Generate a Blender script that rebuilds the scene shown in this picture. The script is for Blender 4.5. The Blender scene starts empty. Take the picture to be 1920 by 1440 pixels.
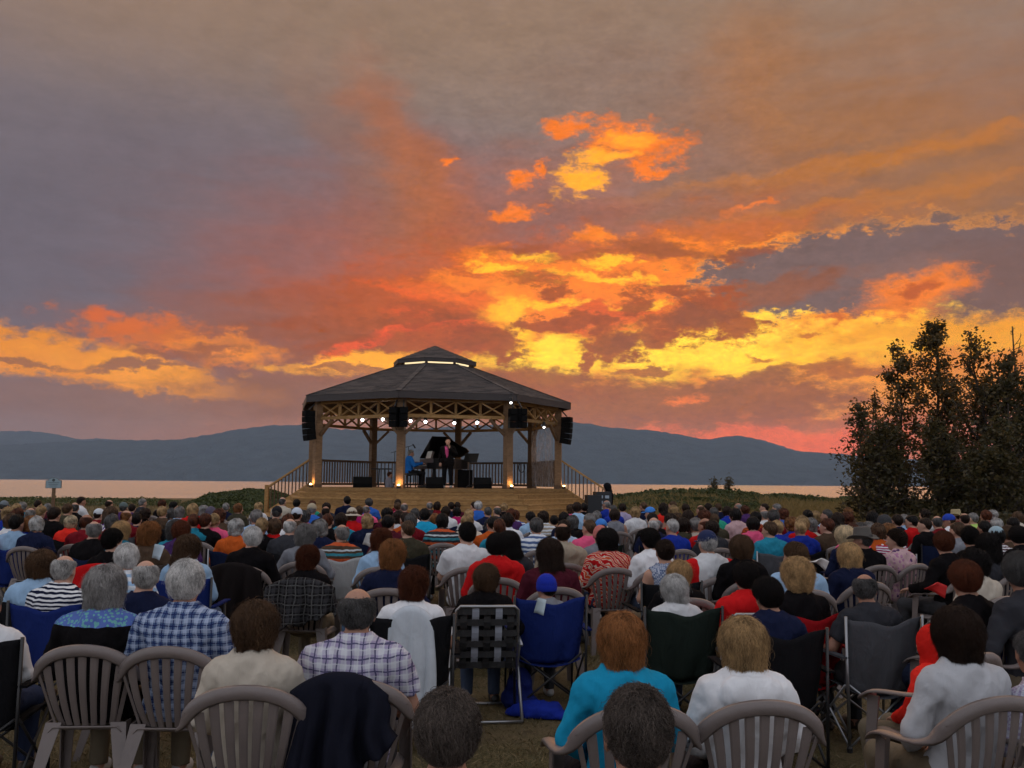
import bpy, bmesh, math, random
import numpy as np
from mathutils import Vector, Matrix

random.seed(7)
RNG = np.random.default_rng(7)
S = bpy.context.scene
COL = S.collection
R = math.radians

# ------------------------------------------------------------------ camera
FPX = 1750.0                                   # focal length in photo pixels (1920 wide)
PITCH = math.atan(185 / FPX)
ROLL = R(0.45)
CAMZ = 1.8
cd = bpy.data.cameras.new('camera')
cam = bpy.data.objects.new('camera', cd)
COL.objects.link(cam)
cd.sensor_width = 36.0
cd.lens = 36.0 * FPX / 1920.0
cd.clip_start = 0.05
cd.clip_end = 40000.0
cam.location = (0, 0, CAMZ)
cam.matrix_world = Matrix.Translation((0, 0, CAMZ)) @ Matrix.Rotation(R(90) + PITCH, 4, 'X') @ Matrix.Rotation(ROLL, 4, 'Z')
S.camera = cam


def ray(px, py):
    """direction through a photo pixel, scaled to one metre of depth along +Y"""
    X = px - 960.0
    Y = py - 720.0
    c, s = math.cos(ROLL), math.sin(ROLL)
    X, Y = X * c + Y * s, -X * s + Y * c
    v = Vector((X / FPX, -Y / FPX, -1.0))
    c, s = math.cos(R(90) + PITCH), math.sin(R(90) + PITCH)
    d = Vector((v.x, v.y * c - v.z * s, v.y * s + v.z * c))
    return d / d.y


def at(px, py, y):
    d = ray(px, py)
    return Vector((d.x * y, y, CAMZ + d.z * y))


def lin(r, g, b):
    def f(c):
        c = c / 255.0
        return c / 12.92 if c <= 0.04045 else ((c + 0.055) / 1.055) ** 2.4
    return (f(r), f(g), f(b), 1.0)


def skyc(r, g, b):
    c = lin(r, g, b)
    k = min(max((r - b - 40) / 100.0, 0.0), 1.0)            # glowing cloud holds hardly any blue
    e = max((r + g - 330) / 150.0, 0.0) * 0.24              # the brightest gaps
    return (c[0] * (1 + 0.10 * k + e), c[1] * (0.98 - 0.03 * k + e), c[2] * (0.97 - 0.5 * k), 1.0)


# ------------------------------------------------------------------ render settings
S.render.engine = 'CYCLES'
S.view_settings.view_transform = 'Standard'
S.view_settings.look = 'None'
S.view_settings.exposure = 0.0
S.view_settings.gamma = 1.0
S.view_settings.use_curve_mapping = False
S.cycles.use_denoising = True
S.cycles.use_adaptive_sampling = True
S.cycles.adaptive_threshold = 0.02
S.cycles.adaptive_min_samples = 12
S.cycles.max_bounces = 6
S.cycles.diffuse_bounces = 3
S.cycles.glossy_bounces = 3
S.cycles.transmission_bounces = 4
S.cycles.transparent_max_bounces = 12
S.cycles.volume_bounces = 1
S.cycles.caustics_reflective = False
S.cycles.caustics_refractive = False

# ------------------------------------------------------------------ sky (world)
W = bpy.data.worlds.new('World')
S.world = W
W.use_nodes = True
NT = W.node_tree
NT.nodes.clear()


class NB:
    """small node-building helper"""
    def __init__(self, nt):
        self.nt = nt

    def put(self, sock, v):
        if v is None:
            return
        if hasattr(v, 'is_output'):
            self.nt.links.new(v, sock)
        else:
            try:
                sock.default_value = v
            except Exception:
                sock.default_value = tuple(v)[:3]

    def node(self, t, ins=None, **kw):
        n = self.nt.nodes.new(t)
        for k, v in kw.items():
            setattr(n, k, v)
        for k, v in (ins or {}).items():
            self.put(n.inputs[k], v)
        return n

    def math(self, op, a, b=None, c=None, clamp=False):
        n = self.node('ShaderNodeMath', {0: a}, operation=op, use_clamp=clamp)
        self.put(n.inputs[1], b)
        self.put(n.inputs[2], c)
        return n.outputs[0]

    def vmath(self, op, a, b=None, c=None):
        n = self.node('ShaderNodeVectorMath', {0: a}, operation=op)
        self.put(n.inputs[1], b)
        self.put(n.inputs[2], c)
        return n.outputs['Value'] if op in ('LENGTH', 'DOT_PRODUCT', 'DISTANCE') else n.outputs['Vector']

    def smooth(self, v, a, b, lo=0.0, hi=1.0, kind='SMOOTHSTEP'):
        n = self.node('ShaderNodeMapRange', {'Value': v, 'From Min': a, 'From Max': b, 'To Min': lo, 'To Max': hi}, interpolation_type=kind)
        return n.outputs[0]

    def mix(self, f, a, b, blend='MIX'):
        n = self.nt.nodes.new('ShaderNodeMix')
        n.data_type = 'RGBA'
        n.blend_type = blend
        self.put(n.inputs[0], f)
        self.put(n.inputs[6], a)
        self.put(n.inputs[7], b)
        return n.outputs[2]

    def noise(self, vec, scale, detail=4, rough=0.55, dist=0.0, color=False):
        n = self.node('ShaderNodeTexNoise', {'Vector': vec, 'Scale': scale, 'Detail': detail, 'Roughness': rough, 'Distortion': dist})
        return n.outputs['Color' if color else 'Fac']

    def ramp(self, v, stops, interp='EASE'):
        n = self.nt.nodes.new('ShaderNodeValToRGB')
        self.put(n.inputs[0], v)
        cr = n.color_ramp
        cr.interpolation = interp
        while len(cr.elements) < len(stops):
            cr.elements.new(0.5)
        for e, (p, c) in zip(cr.elements, stops):
            e.position = p
            e.color = c
        return n.outputs[0]


SUN_PX = (1130, 640)
sd = ray(*SUN_PX).normalized()
SUN_EL = math.asin(sd.z)
SUN_AZ = math.atan2(sd.x, sd.y)


def px_sky(px, py):
    d = ray(px, py).normalized()
    return math.degrees(math.atan2(d.x, d.y)), math.degrees(math.asin(d.z))


def build_sky():
    n = NB(NT)
    co = NT.nodes.new('ShaderNodeTexCoord').outputs['Generated']
    sx = n.node('ShaderNodeSeparateXYZ', {0: co})
    x, y, z = sx.outputs
    az = n.math('MULTIPLY', n.math('ARCTAN2', x, y), 57.29578)
    el = n.math('MULTIPLY', n.math('ARCSINE', z), 57.29578)
    P = n.node('ShaderNodeCombineXYZ', {0: az, 1: el, 2: 1.0}).outputs[0]
    flat = n.vmath('MULTIPLY', co, (1.0, 1.0, 2.1))
    # domain warp: two octaves of vector noise, in degrees
    w1 = n.noise(flat, 6.0, 3, 0.5, color=True)
    w2 = n.noise(flat, 24.0, 6, 0.66, color=True)
    wv = n.vmath('MULTIPLY_ADD', n.vmath('SUBTRACT', w1, (0.5, 0.5, 0.5)), (7.0, 3.6, 0.0), P)
    wv = n.vmath('MULTIPLY_ADD', n.vmath('SUBTRACT', w2, (0.5, 0.5, 0.5)), (3.4, 2.2, 0.0), wv)
    ws = n.vmath('MULTIPLY_ADD', n.vmath('SUBTRACT', w2, (0.5, 0.5, 0.5)), (3.4, 2.3, 0.0), P)
    fine = n.math('MULTIPLY_ADD', n.noise(flat, 42.0, 8, 0.7), 2.4, -1.2)
    streak = n.math('MULTIPLY_ADD', n.noise(n.vmath('MULTIPLY', co, (1.0, 1.0, 5.0)), 9.0, 5, 0.6, 0.4), 2.0, -1.0)
    broad = n.math('MULTIPLY_ADD', n.noise(flat, 2.6, 4, 0.55), 2.0, -1.0)

    # cloud deck by height: dull mauve low down, tan grey above, blue grey overhead
    col = n.ramp(n.math('DIVIDE', el, 90.0), [
        (0.0, lin(156, 118, 102)), (0.035, lin(142, 113, 107)), (0.11, lin(121, 108, 114)), (0.2, lin(127, 115, 116)),
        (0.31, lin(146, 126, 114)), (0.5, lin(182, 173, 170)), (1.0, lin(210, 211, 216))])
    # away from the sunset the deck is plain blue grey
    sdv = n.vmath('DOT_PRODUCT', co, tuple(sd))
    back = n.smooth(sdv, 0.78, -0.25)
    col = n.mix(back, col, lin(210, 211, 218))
    sky = n.node('ShaderNodeTexSky', sky_type='NISHITA', sun_disc=False, sun_elevation=SUN_EL, sun_rotation=SUN_AZ, dust_density=3.0).outputs[0]

    # one cloud patch: an ellipse in (azimuth, elevation) with a noisy edge
    CG = bpy.data.node_groups.new('cloud_patch', 'ShaderNodeTree')
    for nm, ty in (('under', 'Color'), ('v', 'Vector'), ('noise', 'Float'), ('row_a', 'Vector'), ('row_b', 'Vector'), ('amp', 'Float'), ('outer', 'Float'), ('inner', 'Float'), ('opacity', 'Float'), ('color', 'Color')):
        CG.interface.new_socket(nm, in_out='INPUT', socket_type='NodeSocket' + ty)
    CG.interface.new_socket('out', in_out='OUTPUT', socket_type='NodeSocketColor')
    c_ = NB(CG)
    gi = CG.nodes.new('NodeGroupInput').outputs
    go = CG.nodes.new('NodeGroupOutput')
    d_a = c_.vmath('DOT_PRODUCT', gi[1], gi[3])
    d_b = c_.vmath('DOT_PRODUCT', gi[1], gi[4])
    dd = c_.math('SQRT', c_.math('MULTIPLY_ADD', d_a, d_a, c_.math('MULTIPLY', d_b, d_b)))
    dd = c_.math('MULTIPLY_ADD', gi[2], gi[5], dd)
    CG.links.new(c_.mix(c_.smooth(dd, gi[6], gi[7], 0.0, gi[8]), gi[0], gi[9]), go.inputs[0])
    BL = []

    def blob(px, py, rx, ry, rgb, op=1.0, soft=0.5, amp=0.35, rot=0.0, nz=None, warp=None):
        a, e = px_sky(px, py)
        k = 1 / 30.5
        BL.append((a, e, rx * k, ry * k, skyc(*rgb), op, soft, amp, R(rot), fine if nz is None else nz, wv if warp is None else warp, 4.2 if warp is None else 1.4))

    def chain(c0, az0, az1, el0, el1):
        """paint, in order, the clouds that reach into this part of the sky"""
        cc = c0
        for a, e, ax, ay, rgb, op, soft, amp, rt, nz, v, wr in BL:
            c, s_ = math.cos(rt), math.sin(rt)
            k = 1 + soft + amp * 0.8
            ex = math.hypot(ax * c, ay * s_) * k + wr
            ey = math.hypot(ax * s_, ay * c) * k + wr * 0.6
            if a + ex < az0 or a - ex > az1 or e + ey < el0 or e - ey > el1:
                continue
            gn = NT.nodes.new('ShaderNodeGroup')
            gn.node_tree = CG
            i = gn.inputs
            n.put(i[0], cc)
            n.put(i[1], v)
            n.put(i[2], nz)
            i[3].default_value = (c / ax, s_ / ax, -(a * c + e * s_) / ax)
            i[4].default_value = (-s_ / ay, c / ay, (a * s_ - e * c) / ay)
            i[5].default_value = amp
            i[6].default_value = 1 + soft
            i[7].default_value = max(1 - soft, 0.0)
            i[8].default_value = op
            i[9].default_value = rgb
            cc = gn.outputs[0]
        return cc

    # broad washes of colour
    blob(120, 450, 520, 250, (106, 104, 118), 0.8, 1.0, 0.2, nz=broad)
    blob(560, 480, 300, 200, (122, 106, 112), 0.6, 1.0, 0.2, nz=broad)
    blob(1000, 40, 900, 130, (150, 124, 102), 0.6, 1.0, 0.2, nz=broad)
    blob(1700, 330, 430, 190, (168, 114, 70), 0.8, 0.9, 0.5, -8, nz=streak)
    blob(1000, 545, 430, 170, (186, 92, 50), 0.9, 1.0, 0.35, 0, nz=streak)
    blob(830, 400, 55, 210, (184, 100, 58), 0.55, 0.95, 0.4, 30, nz=streak)
    blob(760, 290, 45, 130, (172, 108, 74), 0.5, 0.95, 0.3, 34, nz=streak)
    blob(690, 330, 50, 190, (152, 108, 86), 0.4, 0.95, 0.3, 36, nz=broad)
    blob(1390, 190, 90, 130, (172, 116, 76), 0.5, 0.95, 0.3, -20, nz=broad)
    blob(1130, 130, 140, 60, (140, 118, 108), 0.5, 0.95, 0.3, 0, nz=broad)
    blob(1290, 310, 90, 130, (136, 110, 100), 0.6, 0.9, 0.4, 0, nz=streak)
    blob(1020, 430, 130, 60, (132, 104, 102), 0.7, 0.8, 0.6, 0, nz=fine)
    blob(1480, 660, 640, 130, (224, 140, 56), 0.95, 0.6, 0.3, nz=streak)
    blob(1070, 575, 290, 105, (222, 98, 30), 0.95, 0.7, 0.9, nz=fine)
    blob(1330, 470, 240, 60, (206, 112, 52), 0.8, 0.8, 0.8, nz=fine)
    blob(740, 610, 240, 80, (176, 88, 52), 0.85, 0.8, 0.6, nz=streak)
    blob(420, 640, 240, 65, (146, 94, 80), 0.7, 0.8, 0.5, nz=streak)
    blob(560, 755, 520, 42, (148, 108, 94), 0.75, 0.9, 0.2, nz=streak)
    blob(1330, 838, 420, 50, (240, 112, 58), 1.0, 0.55, 0.15, 2, nz=streak)
    blob(780, 822, 420, 36, (180, 112, 86), 0.6, 0.9, 0.15, nz=streak)
    # glowing clear gaps
    blob(1020, 672, 150, 34, (255, 222, 92), 1.0, 0.35, 0.6)
    blob(965, 600, 48, 60, (252, 196, 60), 0.85, 0.6, 0.9)
    blob(1480, 640, 400, 48, (246, 204, 84), 1.0, 0.5, 0.5, 4)
    blob(1290, 652, 190, 44, (255, 220, 92), 0.95, 0.5, 0.6, 8)
    blob(1540, 600, 180, 28, (255, 232, 116), 0.95, 0.5, 0.6, 10)
    blob(1740, 552, 230, 24, (230, 130, 56), 0.95, 0.5, 0.6, 14)
    blob(1660, 575, 260, 18, (232, 142, 62), 0.8, 0.6, 0.7, 9)
    blob(1740, 625, 240, 20, (232, 156, 66), 0.8, 0.6, 0.5, 3)
    blob(1570, 738, 200, 48, (238, 158, 58), 0.95, 0.6, 0.5)
    blob(110, 674, 300, 30, (222, 146, 66), 1.0, 0.35, 0.6, -6)
    blob(310, 706, 200, 22, (230, 156, 72), 1.0, 0.35, 0.7, -8)
    blob(300, 632, 130, 30, (212, 118, 62), 0.8, 0.6, 1.5, -6, warp=ws)
    blob(420, 655, 80, 20, (240, 150, 70), 0.9, 0.6, 1.0, -4, warp=ws)
    blob(250, 612, 60, 14, (214, 112, 66), 0.7, 0.6, 1.0, 10, warp=ws)
    blob(640, 676, 130, 17, (248, 178, 74), 1.0, 0.35, 0.6, 4)
    blob(700, 634, 80, 11, (238, 96, 40), 0.95, 0.6, 0.8, 24, warp=ws)
    blob(770, 548, 80, 10, (226, 102, 50), 0.85, 0.6, 0.9, -8, warp=ws)
    blob(870, 560, 110, 14, (236, 116, 44), 0.85, 0.6, 1.0, -12, warp=ws)
    blob(850, 600, 120, 16, (226, 96, 36), 0.8, 0.6, 1.0, -6, warp=ws)
    # lit texture through the glow
    for q in ((950, 500, 75, 30, -5), (1060, 540, 80, 26, 8), (1080, 498, 110, 18, 8), (1180, 552, 90, 22, -6), (1310, 462, 60, 15, -10), (1130, 442, 46, 13, 5), (1220, 500, 90, 16, 0),
              (1010, 590, 70, 20, 0), (880, 530, 70, 14, -10), (1365, 505, 70, 20, 20), (985, 545, 50, 18, 0), (1290, 520, 80, 14, -5), (1420, 462, 70, 10, 12)):
        blob(q[0], q[1], q[2], q[3], (246, 138, 44), 0.9, 0.6, 1.5, q[4], warp=ws)
    for q in ((1130, 522, 110, 9, -4), (1040, 572, 60, 10, 4), (1200, 575, 50, 9, 0), (960, 585, 30, 20, 0), (965, 628, 22, 26, 0), (930, 500, 40, 10, 0), (1000, 480, 40, 8, 0), (1150, 492, 50, 7, 4)):
        blob(q[0], q[1], q[2], q[3], (255, 200, 66), 0.85, 0.5, 1.5, q[4], warp=ws)
    # high puffs catching the sun
    for q in ((1062, 238, 42, 17, 8, 0), (1195, 268, 88, 32, -6, 0), (1130, 298, 50, 13, 5, 1), (1085, 342, 48, 24, 0, 1), (1215, 318, 56, 11, -6, 0), (968, 334, 30, 18, 20, 0), (962, 402, 46, 12, 10, 0),
              (1115, 348, 24, 12, 0, 1), (1012, 322, 10, 24, -20, 0), (1400, 388, 46, 5, 10, 0), (840, 305, 18, 9, 20, 0)):
        blob(q[0], q[1], q[2], q[3], (240, 128, 52) if not q[5] else (255, 178, 66), 0.95, 0.5, 1.4, q[4], warp=ws)
    blob(1185, 262, 48, 14, (255, 172, 66), 0.9, 0.6, 1.3, warp=ws)
    # slate coloured cloud with a lit rim
    blob(1610, 494, 312, 70, (244, 168, 88), 0.5, 0.14, 0.7, 3, warp=ws)
    blob(1625, 506, 315, 72, (122, 100, 98), 1.0, 0.12, 0.7, 3, warp=ws)
    blob(1860, 525, 140, 60, (126, 98, 92), 1.0, 0.3, 0.7, -6, warp=ws)
    blob(1690, 505, 90, 20, (140, 108, 100), 0.8, 0.6, 0.7, 6, warp=ws)
    blob(1725, 545, 80, 33, (240, 134, 62), 0.95, 0.5, 0.9, 10, warp=ws)
    blob(1716, 545, 34, 13, (184, 92, 56), 0.9, 0.5, 0.8, 20, warp=ws)
    blob(1450, 545, 130, 22, (146, 92, 74), 0.9, 0.5, 0.8, 10, warp=ws)
    blob(1250, 468, 105, 14, (160, 90, 60), 0.9, 0.5, 0.9, -8, warp=ws)
    blob(1560, 415, 40, 12, (134, 104, 92), 0.7, 0.6, 0.9, warp=ws)
    blob(1640, 418, 26, 9, (134, 104, 92), 0.6, 0.6, 0.9, warp=ws)
    # broken brown red clouds in front of the gap
    for q in ((1145, 648, 52, 36, 10), (1225, 628, 70, 32, 22), (1310, 592, 78, 36, 18), (1385, 612, 46, 26, 0), (1100, 685, 18, 22, 0), (1185, 572, 30, 20, 40), (1130, 605, 26, 8, 0),
              (1040, 545, 38, 13, 0), (950, 672, 44, 10, 12), (1260, 540, 40, 11, 0), (905, 635, 70, 26, -10), (1330, 560, 50, 15, -5), (1010, 610, 60, 12, 0), (1080, 600, 50, 12, 6)):
        blob(*q[:4], (166, 84, 50), 0.95, 0.35, 1.3, q[4], warp=ws)
    for q in ((1165, 644, 40, 20, 10), (1290, 590, 46, 18, 15), (1340, 600, 40, 16, 15)):
        blob(*q[:4], (146, 84, 66), 0.8, 0.6, 1.0, q[4], warp=ws)
    # low banks
    blob(1240, 762, 380, 46, (160, 98, 74), 0.96, 0.3, 0.6, 2, warp=ws)
    blob(700, 745, 330, 40, (146, 100, 86), 0.85, 0.5, 0.6, 0, warp=ws)
    blob(1010, 722, 130, 34, (160, 92, 66), 0.95, 0.35, 0.8, -8, warp=ws)
    blob(1400, 716, 90, 17, (152, 96, 72), 0.9, 0.4, 0.8, 8, warp=ws)
    blob(1200, 696, 56, 9, (168, 92, 56), 0.9, 0.4, 0.8, 3, warp=ws)
    blob(1530, 688, 70, 11, (168, 102, 66), 0.9, 0.4, 0.8, 0, warp=ws)
    blob(1630, 698, 90, 11, (170, 100, 66), 0.9, 0.4, 0.8, 4, warp=ws)
    blob(1560, 792, 160, 13, (176, 104, 72), 0.8, 0.5, 0.7, 0, warp=ws)
    blob(1290, 748, 34, 8, (240, 130, 70), 0.85, 0.6, 1.2, 10, warp=ws)
    blob(1420, 668, 22, 5, (186, 104, 56), 0.85, 0.5, 0.6, warp=ws)
    blob(1512, 636, 24, 5, (200, 114, 58), 0.85, 0.5, 0.6, warp=ws)
    blob(1562, 597, 30, 7, (214, 112, 50), 0.85, 0.5, 0.6, warp=ws)
    blob(250, 684, 120, 7, (146, 100, 86), 0.9, 0.5, 0.9, 6, warp=ws)
    blob(330, 664, 90, 8, (146, 94, 80), 0.85, 0.5, 0.9, 0, warp=ws)
    blob(410, 650, 55, 11, (146, 90, 74), 0.85, 0.5, 1.0, 0, warp=ws)
    blob(40, 682, 60, 5, (150, 102, 84), 0.85, 0.5, 0.8, -4, warp=ws)
    blob(200, 588, 30, 9, (214, 108, 66), 0.8, 0.7, 1.1, warp=ws)
    blob(640, 692, 90, 7, (160, 100, 80), 0.85, 0.5, 0.6, 0, warp=ws)
    for q in ((820, 585, 90, 8, -6), (760, 600, 110, 8, 4), (880, 640, 80, 9, 6), (640, 640, 90, 10, 10), (560, 610, 70, 9, 0), (1120, 478, 80, 9, 4), (1010, 520, 60, 8, -4), (1400, 470, 50, 8, 8), (980, 466, 70, 9, 6)):
        blob(*q[:4], (158, 84, 58), 0.75, 0.6, 1.1, q[4], warp=ws)
    for q in ((1420, 330, 190, 9, 6), (1640, 300, 200, 9, 8), (1760, 360, 180, 8, 8), (1560, 380, 160, 8, 5), (1820, 260, 140, 8, 9)):
        blob(*q[:4], (194, 126, 66), 0.5, 0.9, 0.9, q[4], warp=ws)
    for q in ((1480, 300, 200, 11, 6), (1700, 330, 200, 10, 8), (1850, 390, 150, 9, 7), (1300, 400, 120, 11, 4)):
        blob(*q[:4], (138, 108, 92), 0.45, 0.9, 0.9, q[4], warp=ws)
    # overall cloud grain
    g = n.math('MULTIPLY_ADD', streak, 0.13, 1.0)
    g = n.math('MULTIPLY_ADD', fine, n.math('MULTIPLY_ADD', n.smooth(sdv, 0.85, 0.99), 0.16, 0.10), g)
    g = n.math('MULTIPLY_ADD', broad, 0.10, g)
    f2 = n.math('MULTIPLY_ADD', n.noise(flat, 120.0, 6, 0.65), 2.4, -1.2)
    near_sun = n.smooth(sdv, 0.93, 0.995)
    g = n.math('MULTIPLY_ADD', f2, n.math('MULTIPLY_ADD', near_sun, 0.22, 0.06), g)
    sside = n.smooth(sdv, 0.2, 0.75)
    gv = n.node('ShaderNodeCombineXYZ', {0: n.math('MULTIPLY', g, n.math('MULTIPLY_ADD', sside, -0.01, 1.0)), 1: n.math('MULTIPLY', g, n.math('MULTIPLY_ADD', sside, -0.05, 1.0)), 2: n.math('MULTIPLY', g, n.math('MULTIPLY_ADD', sside, -0.07, 1.0))}).outputs[0]
    # what lies above the haze: the colours above are as seen through it, so undo its veil by path length
    hz = n.math('MINIMUM', n.math('DIVIDE', 3.9, n.math('MAXIMUM', el, 0.5)), 1.0)
    hz = n.math('MULTIPLY', hz, n.smooth(sdv, 0.2, 0.7))
    veil = n.node('ShaderNodeCombineXYZ', {0: n.math('MULTIPLY', hz, -0.042), 1: n.math('MULTIPLY', hz, -0.052), 2: n.math('MULTIPLY', hz, -0.066)}).outputs[0]
    boost = n.math('MULTIPLY_ADD', hz, 0.15, 1.0)
    gv = n.vmath('SCALE', gv)
    NT.links.new(boost, gv.node.inputs['Scale'])
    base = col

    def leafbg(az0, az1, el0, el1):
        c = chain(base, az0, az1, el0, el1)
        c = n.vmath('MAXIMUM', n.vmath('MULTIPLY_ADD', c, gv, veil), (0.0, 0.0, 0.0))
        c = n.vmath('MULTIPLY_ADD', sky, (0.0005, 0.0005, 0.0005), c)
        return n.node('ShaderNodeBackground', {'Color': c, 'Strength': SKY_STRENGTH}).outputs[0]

    def row(azs, el0, el1):
        sh = leafbg(azs[0], azs[1], el0, el1)
        for i in range(1, len(azs) - 1):
            f = n.math('GREATER_THAN', az, azs[i])
            sh = n.node('ShaderNodeMixShader', {0: f, 1: sh, 2: leafbg(azs[i], azs[i + 1], el0, el1)}).outputs[0]
        return sh
    lo = row([-180, -60, -16, -8.5, -1, 4.5, 11, 60, 180], -90, 15.5)
    hi = row([-180, -60, -3, 60, 180], 15.5, 90)
    out = NT.nodes.new('ShaderNodeOutputWorld')
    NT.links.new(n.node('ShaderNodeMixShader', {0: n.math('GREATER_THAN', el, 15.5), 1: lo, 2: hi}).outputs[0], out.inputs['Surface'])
    print('sky nodes', len(NT.nodes))


SKY_STRENGTH = 1.0
build_sky()
W.cycles.sampling_method = 'MANUAL'
W.cycles.sample_map_resolution = 512

# ------------------------------------------------------------------ sun, low behind broken cloud
sl = bpy.data.lights.new('sun', 'SUN')
sun = bpy.data.objects.new('sun', sl)
COL.objects.link(sun)
sl.energy = 1.2
sl.angle = R(100)
sl.color = (1.0, 0.55, 0.26)
sun.rotation_euler = (-sd).to_track_quat('-Z', 'Y').to_euler()
# ------------------------------------------------------------------ mesh helpers
class MB:
    def __init__(self):
        self.v = []
        self.f = []

    def add(self, v, f):
        o = len(self.v)
        self.v.extend([tuple(p) for p in v])
        self.f.extend([tuple(i + o for i in q) for q in f])
        return self

    def box(self, c, s, rz=0.0, taper=1.0):
        x, y, z = s[0] / 2, s[1] / 2, s[2] / 2
        vs = []
        cr, sr = math.cos(rz), math.sin(rz)
        for k, t in ((-1, 1.0), (1, taper)):
            for a, b in ((-1, -1), (1, -1), (1, 1), (-1, 1)):
                px, py = a * x * t, b * y * t
                vs.append((c[0] + px * cr - py * sr, c[1] + px * sr + py * cr, c[2] + k * z))
        return self.add(vs, [(3, 2, 1, 0), (4, 5, 6, 7), (0, 1, 5, 4), (1, 2, 6, 5), (2, 3, 7, 6), (3, 0, 4, 7)])

    def beam(self, a, b, w, h, up=(0, 0, 1), w2=None, h2=None):
        a, b = Vector(a), Vector(b)
        d = (b - a).normalized()
        u = Vector(up)
        s = d.cross(u)
        if s.length < 1e-4:
            s = d.cross(Vector((0, 1, 0)))
        s.normalize()
        u = s.cross(d).normalized()
        vs = []
        for p, ww, hh in ((a, w, h), (b, w2 or w, h2 or h)):
            for i, j in ((-1, -1), (1, -1), (1, 1), (-1, 1)):
                vs.append(p + s * (i * ww / 2) + u * (j * hh / 2))
        return self.add(vs, [(3, 2, 1, 0), (4, 5, 6, 7), (0, 1, 5, 4), (1, 2, 6, 5), (2, 3, 7, 6), (3, 0, 4, 7)])

    def tube(self, pts, r, n=8, flat=1.0, up=(0, 0, 1), cap=True):
        pts = [Vector(p) for p in pts]
        m = len(pts)
        rr = list(r) if hasattr(r, '__len__') else [r] * m
        vs = []
        s0 = None
        for i, p in enumerate(pts):
            t = (pts[min(i + 1, m - 1)] - pts[max(i - 1, 0)])
            if t.length < 1e-9:
                t = Vector((0, 0, 1))
            t.normalize()
            if s0 is None:
                s = t.cross(Vector(up))
                if s.length < 1e-3:
                    s = t.cross(Vector((0, 1, 0.01)))
            else:
                s = s0 - t * s0.dot(t)
            s.normalize()
            s0 = s
            u = s.cross(t)
            for k in range(n):
                a = 2 * math.pi * k / n
                vs.append(p + s * (math.cos(a) * rr[i]) + u * (math.sin(a) * rr[i] * flat))
        fs = []
        for i in range(m - 1):
            for k in range(n):
                k2 = (k + 1) % n
                fs.append((i * n + k, i * n + k2, (i + 1) * n + k2, (i + 1) * n + k))
        if cap:
            fs.append(tuple(range(n - 1, -1, -1)))
            fs.append(tuple((m - 1) * n + k for k in range(n)))
        return self.add(vs, fs)

    def lathe(self, prof, c=(0, 0, 0), n=16, sx=1.0, sy=1.0):
        vs = []
        for r, z in prof:
            for k in range(n):
                a = 2 * math.pi * k / n
                vs.append((c[0] + math.cos(a) * r * sx, c[1] + math.sin(a) * r * sy, c[2] + z))
        m = len(prof)
        fs = []
        for i in range(m - 1):
            for k in range(n):
                k2 = (k + 1) % n
                fs.append((i * n + k, i * n + k2, (i + 1) * n + k2, (i + 1) * n + k))
        fs.append(tuple(range(n - 1, -1, -1)))
        fs.append(tuple((m - 1) * n + k for k in range(n)))
        return self.add(vs, fs)

    def prism(self, outline, z0, z1):
        n = len(outline)
        vs = [(p[0], p[1], z0) for p in outline] + [(p[0], p[1], z1) for p in outline]
        fs = [tuple(range(n - 1, -1, -1)), tuple(range(n, 2 * n))]
        for i in range(n):
            j = (i + 1) % n
            fs.append((i, j, n + j, n + i))
        return self.add(vs, fs)

    def mesh(self, name, mat=None, smooth=False):
        me = bpy.data.meshes.new(name)
        me.from_pydata(self.v, [], self.f)
        if smooth:
            me.shade_smooth()
        if mat:
            me.materials.append(mat)
        me.update()
        return me

    def build(self, name, mat, parent=None, loc=(0, 0, 0), smooth=False):
        return obj(name, self.mesh(name, mat, smooth), parent, loc)


def np_mesh(name, V, F, mat=None, smooth=True):
    """fast mesh from numpy arrays; F has constant face size"""
    me = bpy.data.meshes.new(name)
    V = np.asarray(V, np.float32)
    F = np.asarray(F, np.int32)
    k = F.shape[1]
    me.vertices.add(len(V))
    me.vertices.foreach_set('co', V.ravel())
    me.loops.add(F.size)
    me.loops.foreach_set('vertex_index', F.ravel())
    me.polygons.add(len(F))
    me.polygons.foreach_set('loop_start', np.arange(0, F.size, k, dtype=np.int32))
    me.update(calc_edges=True)
    if smooth:
        me.shade_smooth()
    if mat:
        me.materials.append(mat)
    return me


def obj(name, data, parent=None, loc=(0, 0, 0), rz=0.0, color=None):
    o = bpy.data.objects.new(name, data)
    COL.objects.link(o)
    o.location = loc
    if rz:
        o.rotation_euler = (0, 0, rz)
    if parent:
        o.parent = parent
    if color:
        o.color = tuple(color[:3]) + (1.0,)
    return o


def thing(name, label, cat, loc=(0, 0, 0), rz=0.0, group=None):
    return tag(obj(name, None, None, loc, rz), label, cat, group)


def tag(o, label=None, cat=None, group=None, kind=None):
    if label:
        o['label'] = label
    if cat:
        o['category'] = cat
    if group:
        o['group'] = group
    if kind:
        o['kind'] = kind
    return o


# ------------------------------------------------------------------ value noise in numpy
_T = np.random.default_rng(3).random((64, 64, 64)).astype(np.float32)


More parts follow.
